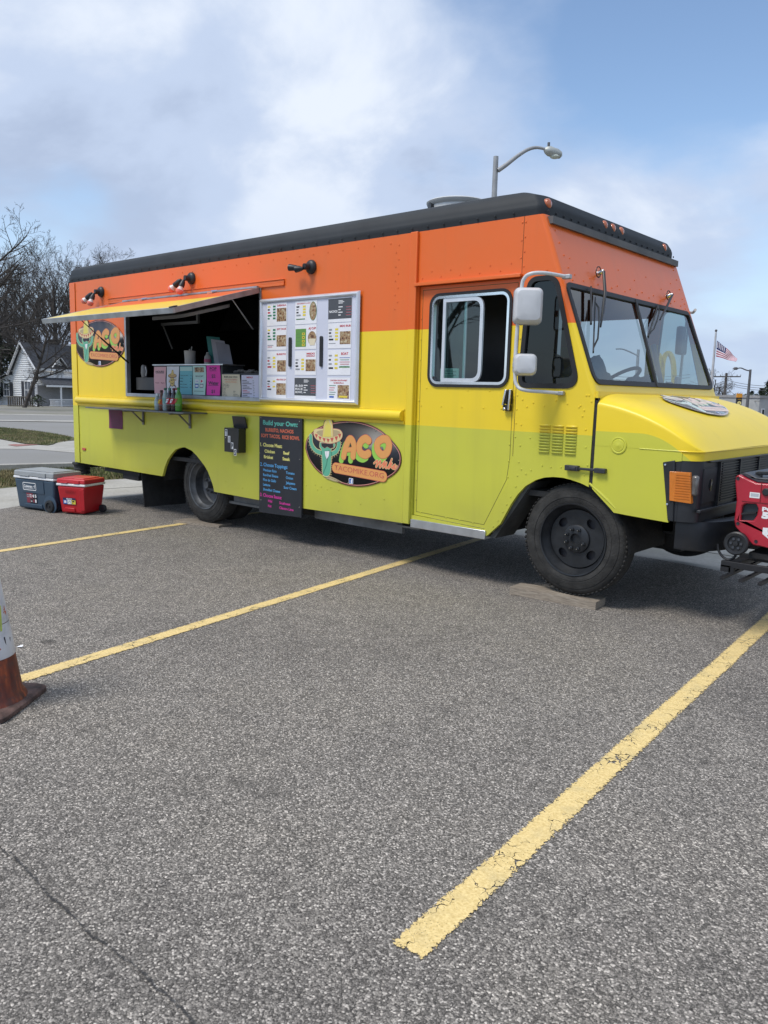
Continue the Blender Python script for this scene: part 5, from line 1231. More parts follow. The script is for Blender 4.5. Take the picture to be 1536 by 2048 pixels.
# ---- mirrors on a loop arm
MW = mat('mirror_white', (.58, .59, .60), .38, 0, .06)
arm = smoothline([(6.86, -.02, 2.262), (6.80, -.19, 2.268), (6.735, -.25, 2.262), (6.685, -.255, 2.235), (6.665, -.255, 2.16), (6.645, -.255, 1.83), (6.648, -.255, 1.60), (6.668, -.255, 1.525), (6.72, -.24, 1.495), (6.80, -.12, 1.487), (6.86, -.02, 1.482)], 5)
b = MB(); b.tube(arm, .0125, 10); mr = T(b, 'mirror_arm', MW)
b = MB(); b.box(6.84, 6.90, -.035, -.001, 2.245, 2.275); T(b, 'arm_mount', STEEL, mr, bevel=.004)
b = MB(); b.box(6.84, 6.90, -.035, -.001, 1.468, 1.495); T(b, 'arm_mount', STEEL, mr, bevel=.004)
def mirror(x, z0, z1, w, name):
    b = MB(); y0_, y1_ = -.30, -.16; rc = rrect(-w/2, w/2, z0, z1, .035); d1, d2 = Vector((.80, .60, 0)), Vector((.60, -.80, 0)); c = Vector((x+.06, -.245, 0))
    def P(u, v, dd): q = c+d1*u+d2*dd; return (q.x, q.y, v)
    n = len(rc); zc = (z0+z1)/2; vs = []
    for s_, dd in ((1, -.045), (1.0, -.02), (.96, .02), (.80, .045), (.5, .052)): vs += [P(u*s_, zc+(v-zc)*s_, dd) for u, v in rc]
    fs = [(k*n+i, k*n+(i+1) % n, (k+1)*n+(i+1) % n, (k+1)*n+i) for k in range(4) for i in range(n)] + [tuple(range(n)), tuple(4*n+i for i in range(n))]
    b.add(vs, fs); o = T(b, name, MW, mr)
    b = MB(); b.add([P(u*.94, zc+(v-zc)*.96, -.0465) for u, v in rc], [tuple(range(n))]); T(b, 'mirror_glass', CHROME, mr)
    b = MB(); b.plate([P2 for P2 in inset(rc, -.004)], [inset(rc, .006)], lambda u, v, ww: P(u, v, -.05+ww), .012); T(b, 'mirror_rim', mat('mirror_rim_grey', (.30, .31, .32), .5), mr)
mirror(6.66, 1.935, 2.175, .19, 'mirror_housing'); mirror(6.66, 1.595, 1.738, .155, 'mirror_housing')
b = MB(); b.box(6.635, 6.665, -.275, -.235, 2.03, 2.075); b.box(6.635, 6.665, -.275, -.235, 1.645, 1.68); T(b, 'clamp', STEEL, mr, bevel=.004)
arm = [(6.86, TW+.02, 2.262), (6.76, TW+.24, 2.265), (6.70, TW+.26, 2.20), (6.68, TW+.26, 1.6), (6.72, TW+.24, 1.50), (6.86, TW+.02, 1.482)]
b = MB(); b.tube(smoothline(arm, 5), .0125, 10); m2 = T(b, 'mirror_arm', MW); b = MB(); b.box(6.64, 6.70, TW+.16, TW+.33, 1.88, 2.14); T(b, 'mirror_housing', BLACK, m2, bevel=.02)
# ---- wipers hung from the top
def wiper(path, b0, b1, lab=0):
    P = [Vector(rk(y, z, -.05)) for y, z in path]; p = Vector(rk(*path[0], -.012))
    b = MB(); b.lathe(p+Vector((-.01, 0, 0)), [(.022, 0), (.019, .02), (.012, .05)], (.93, 0, .36), 12); w = T(b, 'wiper_pivot', CHROME)
    b = MB(); t_ = [p+Vector((.02, -.045+.038*math.cos(a), .004+.038*math.sin(a))) for a in [k*.5 for k in range(13)]]; b.tube(t_, .004, 6); T(b, 'washer_hose', BLACK, w)
    b = MB(); b.tube(P, [.010]*(len(P)-1)+[.006], 8); b.tube([q+Vector((0, .02, .004)) for q in P[:-1]], .004, 6); T(b, 'wiper_arm', BLACK, w)
    u, v = Vector(rk(*b0, -.02)), Vector(rk(*b1, -.02)); b = MB(); b.bar(u, v, .010, .022); T(b, 'wiper_blade', BLACK, w)
    b = MB(); c = (u+v)/2+Vector((.035, 0, .014)); k_ = Vector((.022, .016, .008)); b.tube([u.lerp(v, .08), u.lerp(v, .22)+k_, c, u.lerp(v, .78)+k_, u.lerp(v, .92)], .0065, 6); T(b, 'blade_yoke', BLACK, w)
wiper([(.58, 2.357), (.498, 2.194), (.352, 2.026), (.259, 1.927)], (.381, 2.156), (.099, 1.756)); wiper([(1.84, 2.325), (1.596, 2.185), (1.392, 2.074)], (1.531, 2.215), (1.125, 1.931))
b = MB(); b.bar(Vector(rk(.339, 2.223, -.03)), Vector(rk(.168, 1.948, -.03)), .012, .02); T(b, 'spare_blade', BLACK)

# ---- inside the cab
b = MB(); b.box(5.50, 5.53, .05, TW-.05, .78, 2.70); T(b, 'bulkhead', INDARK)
b = MB(); b.box(.02, 6.70, .05, TW-.05, 2.64, 2.69); T(b, 'headliner', INTER)
b = MB(); b.hexa([(6.62, .06, 1.05), (7.05, .06, 1.05), (7.05, TW-.06, 1.05), (6.62, TW-.06, 1.05)], [(6.72, .06, 1.46), (7.00, .06, 1.50), (7.00, TW-.06, 1.50), (6.72, TW-.06, 1.46)]); T(b, 'dashboard', mat('dash_grey', (.085, .088, .09), .65, 0, .15), bevel=.02)
CL = mat('seat_cloth', (.075, .085, .088), .85, 0, .2, 8, .4, 60)
b = MB(); b.box(5.95, 6.45, 1.35, 1.85, 1.02, 1.20); s_ = T(b, 'driver_seat', CL, bevel=.05); b = MB(); b.hexa([(5.88, 1.35, 1.18), (6.05, 1.35, 1.18), (6.05, 1.85, 1.18), (5.88, 1.85, 1.18)], [(5.72, 1.40, 1.86), (5.86, 1.40, 1.86), (5.86, 1.80, 1.86), (5.72, 1.80, 1.86)]); T(b, 'seat_back', CL, s_, bevel=.05)
b = MB(); c0 = Vector((6.50, 1.62, 1.60)); n_ = Vector((-.55, 0, .83)).normalized(); a_ = Vector((0, 1, 0)); c_ = n_.cross(a_)
P = [c0+(a_*math.cos(k*.2244)+c_*math.sin(k*.2244))*.215 for k in range(29)]; b.tube(P, .016, 8); b.bar(c0-a_*.2, c0+a_*.2, .03, .02); b.tube([c0, c0-n_*.25], .03, 8); T(b, 'steering_wheel', BLACK)
def heap(name, c, rr_, m, seed):
    b = MB(); n = 22; vs = []; mm = 10
    for i in range(mm+1):
        th = math.pi/2*i/mm
        for k in range(n):
            t = 2*math.pi*k/n; d = Vector((math.cos(t)*math.sin(th), math.sin(t)*math.sin(th), math.cos(th)))
            f = 1+.35*noise.noise(d*2.2+Vector((seed, 0, 0)))+.10*noise.noise(d*7+Vector((0, seed, 0))); vs.append((c[0]+rr_[0]*d.x*f, c[1]+rr_[1]*d.y*f, c[2]+rr_[2]*d.z*f))
    fs = [(i*n+k, (i+1)*n+k, (i+1)*n+(k+1) % n, i*n+(k+1) % n) for i in range(mm) for k in range(n)]; b.add(vs, fs); return b.build(name, None, m, smooth=80)
o = heap('jacket', (6.80, .50, 1.46), (.16, .32, .27), mat('jacket_blue_grey', (.13, .17, .18), .85, 0, .15, 10), 1.3); tag(o, 'crumpled blue grey jacket piled on the dashboard at the near end', 'jacket')
o = heap('dark_bag', (6.80, 1.42, 1.47), (.13, .24, .17), mat('bag_dark', (.05, .05, .055), .8, 0, .2), 4.1); tag(o, 'dark soft bag lying on the dashboard behind the windscreen divider', 'bag')
o = heap('cloth_bundle', (6.88, 1.50, 1.48), (.09, .22, .10), mat('beige_cloth', (.36, .32, .24), .85, 0, .15), 7.7); tag(o, 'beige cloth bundle lying against the bottom of the windscreen', 'cloth')
o = heap('cloth_bundle', (6.86, 1.92, 1.48), (.09, .16, .12), mat('cloth_mid', (.20, .20, .19), .85, 0, .15), 9.7); tag(o, 'grey cloth bundle in the far corner of the dashboard', 'cloth')
b = MB(); b.tube([(6.80, 1.93, 1.49), (6.62, 2.05, 1.94)], .022, 8); T(b, 'grab_rod', mat('rod_grey', (.20, .21, .21), .5))
b = MB(); b.box(6.86, 6.90, 1.98, 2.05, 1.50, 1.66); T(b, 'phone_holder', WHITE, bevel=.01)

# ================================================================== KITCHEN INSIDE THE SERVING WINDOW
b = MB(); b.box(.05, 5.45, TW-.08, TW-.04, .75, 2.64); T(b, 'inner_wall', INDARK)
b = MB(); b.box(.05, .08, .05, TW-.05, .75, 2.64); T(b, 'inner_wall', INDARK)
b = MB(); b.box(1.0, 3.9, .06, .55, 1.28, 1.335); T(b, 'counter', mat('counter_steel', (.10, .10, .105), .45, .4, .1), bevel=.004)
b = MB(); b.box(1.285, 1.80, .10, .13, 1.42, 1.56); T(b, 'counter_ledge', mat('ledge_grey', (.10, .10, .10), .6))
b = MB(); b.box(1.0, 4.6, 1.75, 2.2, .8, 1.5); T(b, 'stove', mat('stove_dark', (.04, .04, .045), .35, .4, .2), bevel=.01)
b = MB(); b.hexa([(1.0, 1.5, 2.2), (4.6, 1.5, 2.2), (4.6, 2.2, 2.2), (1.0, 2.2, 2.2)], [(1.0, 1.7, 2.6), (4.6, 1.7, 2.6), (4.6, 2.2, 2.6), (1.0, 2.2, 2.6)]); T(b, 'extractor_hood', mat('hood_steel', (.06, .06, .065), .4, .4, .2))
b = MB(); b.box(1.32, 2.05, .42, .45, 2.17, 2.20); b.box(2.02, 2.05, .42, .45, 2.20, 2.42); b.bar((1.36, .42, 2.18), (1.55, .42, 1.90), .02, .01, (0, 1, 0)); T(b, 'hanging_rack', mat('rack_grey', (.20, .20, .20), .5, .3))
b = MB(); b.box(2.9, 3.15, .9, 1.0, 1.75, 2.3); T(b, 'inner_cabinet', mat('cabinet_grey', (.05, .05, .052), .6))
# display case carrying the notices, with a pale top strip
dk = mat('display_black', (.035, .038, .042), .5, 0, .1)
b = MB(); b.box(1.765, 3.005, .035, .30, 1.376, 1.690); dc = T(b, 'display_case', dk, bevel=.003)
b = MB(); b.box(1.745, 3.02, .028, .31, 1.691, 1.703); T(b, 'top_strip', ALU, dc)
b = MB(); b.box(2.99, 3.628, .040, .07, 1.376, 1.612); T(b, 'low_board', dk, dc, bevel=.003)
C_ = lambda n, c: mat(n, c, .7, 0, .02)
PINK, ROSE, TEAL, MINT, CREAMP = C_('hot_pink_paper', (.80, .06, .42)), C_('rose_paper', (.78, .45, .47)), C_('teal_paper', (.19, .52, .58)), C_('mint_paper', (.52, .74, .68)), C_('cream_paper', (.72, .64, .47))
RED, GRN, BLU, YEL, ORG, GRY, WHT = (solid('ink_red', (.55, .03, .05)), solid('ink_green', (.03, .20, .10)), solid('ink_blue', (.05, .14, .45)), solid('ink_yellow', (.78, .62, .06)), solid('ink_orange', (.75, .22, .04)), solid('ink_grey', (.30, .31, .33)), solid('ink_white', (.80, .80, .80)))
def paper(name, x0, x1, z0, z1, y, m, label, group, draw, curl=.006, parent=None):
    """a sheet with a slight curl; draw(b, mp) prints on it in 0..1 x 0..1"""
    w, h = x1-x0, z1-z0
    def P(u, v, d=0.0): return (x0+u*w, y - curl*math.sin(v*5.0+x0*3)*(.4+u*.6) - d, z0+v*h)
    b = MB(); n = 10
    vs = [P(u, k/n) for k in range(n+1) for u in (0, 1)] + [P(u, k/n, -.0012) for k in range(n+1) for u in (0, 1)]
    fs = [(2*k, 2*k+1, 2*k+3, 2*k+2) for k in range(n)] + [(2*k+22, 2*k+24, 2*k+25, 2*k+23) for k in range(n)]
    b.add(vs, fs); o = b.build(name, parent, m, smooth=80)
    if label: tag(o, label, 'menu' if 'menu' in name else 'notice', group)
    b = MB(); asp = w/h; LAY[0] = 0; draw(b, lambda u, v: P(u, v, .0009+LAY[0]), asp); 
    if b.v: tag(b.build('print', o, None, smooth=None), kind='stuff')
    return o
# text on a 0..1 sheet: heights are in sheet heights, so x is corrected by the sheet's aspect
def tt(b, mp, asp, s, u, v, h, m, align='C', width=None, bold=.014):
    m2 = lambda a, c: mp(a/asp, c); text(b, s, u*asp, v, h, m2, m, align, width*asp if width else None, bold)
NG = 'paper notices along the serving counter'
Y0 = .028
def d_hours(b, mp, a):
    tt(b, mp, a, 'HOURS:', .5, .78, .075, INK, 'C', .72, .03); rect(b, .14, .86, .755, .765, mp, INK); tt(b, mp, a, '11am - 4pm', .5, .38, .05, solid('ink_maroon', (.25, .03, .06)), 'C', .78)
paper('notice', 1.777, 2.008, 1.385, 1.676, Y0, ROSE, 'pale rose notice with the hours, leftmost on the counter', NG, d_hours)
def d_masc(b, mp, a):
    tan, brn, yl = solid('taco_tan', (.62, .38, .14)), solid('taco_brown', (.16, .07, .03)), solid('taco_yellow', (.70, .50, .15))
    E = lambda cx, cz, rx, rz, m, n=18: poly(b, [(cx+rx*math.cos(k*6.283/n), cz+rz*math.sin(k*6.283/n)) for k in range(n)], mp, m)
    stroke(b, [(.36, .35), (.24, .22), (.30, .10)], .05, mp, brn); stroke(b, [(.58, .35), (.76, .28), (.80, .20)], .05, mp, brn); E(.30, .10, .11, .03, brn); E(.82, .18, .07, .04, RED)
    stroke(b, [(.33, .5), (.20, .42), (.22, .54)], .035, mp, tan); stroke(b, [(.66, .52), (.80, .50), (.78, .62)], .035, mp, tan)
    E(.49, .45, .21, .18, brn, 20); E(.49, .455, .185, .165, yl, 20); E(.44, .50, .035, .03, INK); E(.56, .51, .035, .03, INK); stroke(b, [(.40, .40), (.50, .36), (.60, .42)], .025, mp, brn)
    E(.48, .66, .36, .085, brn); E(.48, .67, .33, .07, tan); poly(b, [(.34, .68), (.43, .86), (.52, .87), (.62, .69)], mp, yl); stroke(b, [(.34, .68), (.43, .86), (.52, .87), (.62, .69)], .018, mp, brn)
paper('notice', 2.023, 2.250, 1.385, 1.680, Y0, PAPER, 'white notice with a walking taco in a sombrero, second from left', NG, d_masc)
def d_teal(b, mp, a):
    rect(b, .02, .98, .84, .98, mp, MINT); rect(b, .1, .9, .90, .93, mp, GRY); rect(b, .2, .8, .86, .88, mp, GRY)
    for k, s in enumerate(('Taco de carne', 'Beef', 'Mild', 'Sour Cream', 'Cilantro Lime')):
        tt(b, mp, a, s, .05, .66-.105*k, .038, INK, 'L', min(.62, .055*len(s))); tt(b, mp, a, '$%d' % (2+k % 3), .93, .66-.105*k, .038, INK, 'R')
paper('notice', 2.269, 2.493, 1.385, 1.680, Y0, TEAL, 'teal price notice, third from left on the counter', NG, d_teal)
def d_mint(b, mp, a):
    rect(b, .15, .85, .78, .95, mp, FOOD); tt(b, mp, a, 'WE ACCEPT', .5, .62, .05, INK, 'C', .6)
    rect(b, .18, .46, .42, .53, mp, WHT); tt(b, mp, a, 'VISA', .32, .45, .04, BLU, 'C', .22); rect(b, .56, .84, .42, .53, mp, WHT); poly(b, [(.62, .42), (.80, .475), (.62, .53)], mp, RED)
    rect(b, .18, .46, .24, .38, mp, BLU); rect(b, .22, .42, .28, .34, mp, WHT); rect(b, .56, .84, .24, .38, mp, GRY); rect(b, .6, .8, .28, .34, mp, WHT); rect(b, .12, .88, .12, .135, mp, GRN)
paper('notice', 2.505, 2.730, 1.385, 1.684, Y0, MINT, 'mint green card payment notice, fourth from left', NG, d_mint)
def d_pop(b, mp, a):
    k = solid('ink_plum', (.10, .02, .09))
    tt(b, mp, a, 'POP', .5, .84, .10, k, 'C', .52, .03); rect(b, .26, .74, .81, .822, mp, k); tt(b, mp, a, '$2', .5, .59, .11, k, 'C', .28, .03)
    tt(b, mp, a, 'Water', .5, .36, .11, k, 'C', .76, .04); rect(b, .12, .88, .325, .34, mp, k); tt(b, mp, a, '$1', .5, .08, .11, k, 'C', .26, .03)
paper('notice', 2.747, 2.975, 1.385, 1.688, Y0, PINK, 'hot pink notice priced for pop and water', NG, d_pop)
def d_cream(b, mp, a):
    tt(b, mp, a, 'Build your Own', .5, .87, .06, INK, 'C', .74, .03); rect(b, .13, .87, .845, .852, mp, INK); tt(b, mp, a, 'SOFT TACOS, BURRITO', .5, .75, .045, RED, 'C', .70); tt(b, mp, a, 'NACHOS, RICE BOWL', .5, .65, .045, ORG, 'C', .62)
    for k, s in enumerate(('Mexican Rice', 'Re-fried Beans', 'Pico de Gallo', 'Lettuce', 'Cheese', 'Onion', 'Tomato', 'Jalapeno', 'Sour Cream')): tt(b, mp, a, s, .04, .56-.062*k, .034, INK, 'L', .026*len(s))
    for k, s in enumerate(('Mild', 'Hot', 'Southwest', 'Cilantro Lime')): tt(b, mp, a, s, .62, .26-.066*k, .034, INK, 'L', .026*len(s))
paper('notice', 3.006, 3.296, 1.370, 1.598, .030, CREAMP, 'cream build your own notice beside the pink one', NG, d_cream)
def d_lil(b, mp, a):
    tt(b, mp, a, 'MENU:', .45, .87, .07, RED, 'C', .34, .03)
    for k in range(11): rect(b, .05, .30+.12*((k*7) % 3), .76-.072*k, .785-.072*k, mp, RED if k in (6, 7) else INK); rect(b, .60, .66+.03*(k % 2), .76-.072*k, .785-.072*k, mp, GRY)
paper('notice', 3.319, 3.610, 1.368, 1.592, .030, mat('lilac_paper', (.68, .67, .80), .7, 0, .02), 'pale lilac price list, rightmost on the counter', NG, d_lil)
# things on the counter
def simple(name, label, cat, m, fn, group=None, bevel=0):
    b = MB(); fn(b); o = b.build(name, None, m, bevel=bevel); return tag(o, label, cat, group)
c = Vector((2.27, .16, 1.705)); cc = thing('straw_cup', 'white paper tub on the serving counter with utensils in it', 'tub', tuple(c))
b = MB(); b.lathe(c, [(.055, 0), (.062, .14), (.064, .145), (.060, .146)], (0, 0, 1), 20); b.build('tub', cc, mat('tub_white', (.50, .49, .47), .6, 0, .06))
b = MB(); b.tube([c+Vector((.01, 0, .1)), c+Vector((.035, 0, .19))], .006, 6); b.tube([c+Vector((-.02, .01, .1)), c+Vector((-.02, .01, .165))], .008, 6); b.build('utensil', cc, mat('utensil', (.5, .5, .5), .5))
c = Vector((2.60, .15, 1.705)); cc = thing('squeeze_bottle', 'small clear bottle with pink label on the counter', 'bottle', tuple(c))
b = MB(); b.lathe(c, [(.034, 0), (.036, .03), (.034, .08), (.014, .105), (.013, .125), (0, .126)], (0, 0, 1), 14); b.build('bottle', cc, mat('clear_plastic', (.42, .42, .40), .2, 0, .1)); b = MB(); b.lathe(c, [(.037, .02), (.037, .055)], (0, 0, 1), 14); b.build('label_band', cc, mat('pink_label', (.5, .12, .2), .6))
for i, (x, lab, m, t_) in enumerate(((2.60, 'teal menu folder leaning on the counter, leftmost of the stack', mat('folder_teal', (.04, .22, .21), .5), 0), (2.68, 'white menu card leaning next to the teal folder', mat('card_white', (.40, .40, .46), .6), 1), (2.76, 'printed menu card leaning at the right of the stack', mat('card_grey', (.28, .28, .33), .6), 1))):
    simple('menu_card', lab, 'menu', m, lambda b: b.hexa([(x, .18, 1.706), (x+.15, .24, 1.706), (x+.147, .245, 1.706), (x-.003, .185, 1.706)], [(x-.09, .20, 2.0-.03*i), (x+.06, .26, 1.99-.04*i), (x+.057, .265, 1.99-.04*i), (x-.093, .205, 2.0-.03*i)]), 'menu cards leaning on the counter')
bag = thing('paper_bag', 'brown paper bag standing at the right of the counter', 'bag', (3.40, .42, 1.336)); KR = mat('kraft_paper', (.20, .13, .085), .85, 0, .15, 8)
b = MB(); b.hexa([(3.30, .35, 1.337), (3.50, .35, 1.337), (3.50, .52, 1.337), (3.30, .52, 1.337)], [(3.33, .36, 1.86), (3.60, .36, 1.90), (3.60, .50, 1.90), (3.33, .50, 1.86)]); b.build('bag', bag, KR); b = MB(); b.tube([(3.40, .36, 1.86), (3.44, .35, 1.92), (3.50, .36, 1.87)], .006, 5); b.build('handle', bag, KR)
b0 = MB(); c = (3.15, .20, 1.335)
for k in range(9): b0.ball((3.06+.035*k, .16+.02*(k % 3), 1.625+.012*(k % 2)), .026, 8, (1.1, 1, .7))
tag(b0.build('foil_wraps', None, mat('foil', (.38, .37, .36), .35, .5, .2)), 'row of small foil wrapped items behind the cream notice', 'food')
cc = thing('coffee_pot', 'dim glass jar with white handle on the left ledge inside the hatch', 'jar', (1.44, .115, 1.561)); b = MB(); b.lathe((1.44, .115, 1.561), [(.03, 0), (.04, .05), (.035, .12), (.025, .14)], (0, 0, 1), 12); b.build('jar', cc, mat('jar_dim', (.22, .22, .22), .3)); b = MB(); b.tube([(1.48, .11, 1.58), (1.51, .10, 1.63), (1.475, .11, 1.68)], .006, 6); b.build('handle', cc, WHITE)

# drink bottles on the outside shelf
def drink(x, y, r, h, liquid, lab_c, cap_c, label, sh=0):
    z = 1.2075; t = thing('drink_bottle', label, 'bottle', (x, y, z), 0, 'drink bottles on the serving shelf')
    b = MB(); b.lathe((x, y, z), [(r*.55, 0), (r*.9, .004), (r, .02), (r, h*.30), (r*.93, h*.42), (r, h*.55), (r*.97, h*.66), (r*.70, h*.78), (.014, h*.90), (.0135, h*.95), (0, h*.951)], (0, 0, 1), 20); b.build('bottle', t, liquid)
    b = MB(); b.lathe((x, y, z), [(r*1.02, h*.32), (r*1.02, h*.58)], (0, 0, 1), 20, cap=False); o = b.build('label_band', t, lab_c)
    b = MB(); b.lathe((x, y, z+h*.93), [(.016, 0), (.0165, .022), (.015, .025), (0, .0255)], (0, 0, 1), 16); b.build('cap', t, cap_c)
    if sh:
        b = MB(); b.add([(x-r*.8, y-r*1.06, z+h*.36), (x+r*.2, y-r*1.12, z+h*.38), (x+r*.9, y-r*.9, z+h*.56), (x-.1*r, y-r*1.1, z+h*.54)], [(0, 1, 2, 3)]); b.build('swoosh', t, sh)
cl = lambda n, c: mat(n, c, .08, 0, .02, coat=.5)
CLR, COLA = cl('clear_drink', (.34, .42, .40)), cl('cola', (.030, .012, .010)); LGRN = cl('green_drink', (.08, .30, .03)); ORJ = cl('orange_soda', (.16, .05, .02))
drink(2.135, -.165, .031, .168, CLR, C_('aqua_label', (.45, .62, .62)), WHITE, 'small clear bottle with white cap, leftmost on the outside shelf')
drink(2.215, -.165, .031, .205, ORJ, C_('orange_label', (.62, .10, .03)), C_('cap_brown', (.08, .04, .03)), 'orange labelled bottle with dark cap on the shelf', C_('yellow_swirl', (.75, .55, .05)))
drink(2.290, -.165, .032, .232, CLR, C_('teal_label', (.22, .45, .42)), C_('cap_green', (.04, .14, .08)), 'clear bottle with teal label and dark green cap')
drink(2.368, -.165, .034, .232, COLA, C_('red_label', (.55, .03, .05)), C_('cap_teal', (.06, .22, .17)), 'dark cola bottle with teal cap beside the clear bottle', WHT)
drink(2.446, -.165, .034, .232, COLA, C_('red_label', (.55, .03, .05)), C_('cap_maroon', (.14, .02, .03)), 'dark cola bottle with maroon cap beside the green bottle', WHT)
drink(2.528, -.165, .036, .240, LGRN, C_('lime_label', (.16, .42, .05)), C_('cap_bgreen', (.03, .25, .06)), 'green bottle with green cap, rightmost on the shelf', RED)
def d_note(b, mp, a):
    for k in range(9): rect(b, .12+.05*(k % 2), .90-.08*(k % 3), .90-.095*k, .935-.095*k, mp, solid('ink_dim', (.12, .03, .05)))
paper('taped_notice', .845, 1.150, .955, 1.190, -.006, mat('plum_paper', (.17, .035, .085), .7, 0, .05), 'plum coloured notice taped to the side under the shelf', None, d_note, .004)

# ================================================================== MENU CASE
mc = thing('menu_case', 'white framed menu case with twelve printed sheets beside the hatch', 'menu board', (4.32, -.02, 1.35))
X0, X1, Z0, Z1 = 3.660, 4.955, 1.345, 2.292
b = MB(); b.box(X0+.02, X1-.02, -.022, -.001, Z0+.02, Z1-.02); b.build('back_panel', mc, mat('case_back', (.62, .64, .74), .5, 0, .02))
for n_, pts in (('top', [(X0, Z1), (X1, Z1), (X1-.045, Z1-.045), (X0+.045, Z1-.045)]), ('bottom', [(X0, Z0), (X1, Z0), (X1-.045, Z0+.045), (X0+.045, Z0+.045)]), ('l', [(X0, Z0), (X0, Z1), (X0+.045, Z1-.045), (X0+.045, Z0+.045)]), ('r', [(X1, Z0), (X1, Z1), (X1-.045, Z1-.045), (X1-.045, Z0+.045)])):
    o_, o2, i2, i1 = [Vector((p[0], 0, p[1])) for p in pts]; b = MB(); K = 7; vs = []
    for (a_, c_) in ((o_, i1), (o2, i2)):
        for k in range(K+1):
            t = k/K; p = a_.lerp(c_, t); vs.append((p.x, -.003-.040*math.sin(math.pi*min(1, .12+t*.80))**.8, p.z))
    b.add(vs, [(k, k+1, K+2+k, K+1+k) for k in range(K)] + [tuple(range(K+1)), tuple(range(K+1, 2*K+2))]); b.build('frame_bar', mc, SILVER, smooth=60)
for x in (4.095, 4.503):
    b = MB(); rr_ = rrect(x-.016, x+.016, 1.668, 1.932, .014); b.plate(rr_, [], lambda u, v, w: (u, -.036+w, v), .014); b.build('slot_handle', mc, BLACK)
ws_c = [(3.765, 4.042), (4.155, 4.437), (4.581, 4.862)]; hs_ = [(2.043, 2.248), (1.823, 2.037), (1.595, 1.810), (1.385, 1.575)]
def prices(b, mp, a, u, rows, items, c1, c2, w1=.2, w2=.13, v0=.86, dv=.13, gap=.27):
    for k in range(rows):
        s = items[k % len(items)]; rect(b, u, u+w1*(.5+.5*((len(s)*3) % 4)/3), v0-dv*k-.045, v0-dv*k+.02, mp, c1[k % len(c1)]); rect(b, u+gap, u+gap+w2, v0-dv*k-.05, v0-dv*k+.03, mp, c2[k % len(c2)])
def food_menu(title, c1, c2, rows=5, pic=(.50, .97, .18, .76), tu=.74, tc=RED, extra=0, v0=.86, title2=None):
    def d(b, mp, a):
        tt(b, mp, a, title, tu, .84, .075, tc, 'C', .46 if len(title) > 5 else .36, .03)
        if title2: tt(b, mp, a, title2, tu, .755, .06, tc, 'C', .40, .03)
        rect(b, *pic, mp, FOOD); prices(b, mp, a, .04, rows, ('Chicken', 'Beef', 'Brisket', 'Steak', 'Taco'), c1, c2, v0=v0)
        for k in range(extra): rect(b, .04, .34-.06*k, .14-.07*k+.05, .165-.07*k+.05, mp, RED if k == 1 else GRY)
    return d
def dark_menu(t1, t2, t3=None):
    def d(b, mp, a):
        rect(b, .0, .995, .14, .97, mp, solid('slate_print', (.075, .08, .09)))
        tt(b, mp, a, t1, .22, .55, .10, WHT, 'C', .36, .022); tt(b, mp, a, t2, .22, .40, .10, WHT, 'C', .36, .022)
        if t3: tt(b, mp, a, t3, .22, .25, .10, WHT, 'C', .34, .022)
        for k in range(3): rect(b, .44, .62+.06*(k % 2), .86-.05*k, .885-.05*k, mp, WHT)
        for k in range(4): rect(b, .44, .54+.08*((k+1) % 2), .60-.11*k, .64-.11*k, mp, WHT); rect(b, .76, 1.0, .61-.11*k, .625-.11*k, mp, RED); rect(b, .78, .97, .585-.11*k, .60-.11*k, mp, GRY)
    return d
def d12(b, mp, a):
    tt(b, mp, a, 'MEXI BRISKET & CORN', .40, .86, .045, RED, 'C', .62); prices(b, mp, a, .06, 4, ('Chicken', 'Beef', 'Meat', 'Steak'), [INK, GRY], [YEL], v0=.76, dv=.12, gap=.30); rect(b, .05, .46, .20, .24, mp, solid('bar_green', (.10, .22, .08)))
    P = [(.83+.155*math.cos(k*.3142), .53+.39*math.sin(k*.3142)) for k in range(20)]; poly(b, P, mp, FOOD); stroke(b, P+[P[0]], .02, mp, solid('bar_green', (.10, .22, .08)))
def d22(b, mp, a):
    rect(b, .03, .52, .10, .84, mp, solid('leaf_green', (.13, .30, .07))); tt(b, mp, a, 'AJ CUP', .80, .80, .09, RED, 'C', .34, .03)
    for k in range(4): rect(b, .06, .26, .62-.15*k, .64-.15*k, mp, solid('bar_green', (.10, .22, .08))); rect(b, .34, .46, .58-.15*k, .68-.15*k, mp, YEL); rect(b, .37, .43, .61-.15*k, .65-.15*k, mp, INK)
    P = [(.80+.19*math.cos(k*.3142), .44+.29*math.sin(k*.3142)) for k in range(20)]; poly(b, P, mp, FOOD); poly(b, [(.63, .42), (.97, .42), (.92, .15), (.70, .15)], mp, CREAMP)
def d43(b, mp, a):
    tt(b, mp, a, 'CHICKEN SOUTHWEST', .5, .84, .06, RED, 'C', .74, .03); tt(b, mp, a, 'QUESADILLA', .5, .73, .06, RED, 'C', .44, .03)
    for k in range(5): rect(b, .08+.02*(k % 2), .38-.04*(k % 3), .62-.10*k, .645-.10*k, mp, RED if k in (1, 2) else GRN)
    rect(b, .10, .30, .08, .16, mp, BLU); rect(b, .46, .95, .06, .66, mp, FOOD); rect(b, .52, .88, .10, .18, mp, YEL)
def d33(b, mp, a):
    tt(b, mp, a, 'BOAT', .74, .80, .10, RED, 'C', .30, .03); prices(b, mp, a, .05, 4, ('Chicken', 'Beef', 'Brisket', 'Steak'), [GRY, INK], [YEL], v0=.79, dv=.165, gap=.26)
    for k in range(5): rect(b, .52+.03*(k % 2), .96-.03*(k % 2), .68-.085*k, .70-.085*k, mp, (BLU, GRN, RED, RED, GRN)[k])
    rect(b, .50, .96, .30, .33, mp, solid('leaf_green', (.13, .30, .07)))
G4, Y4 = [GRN], [YEL]
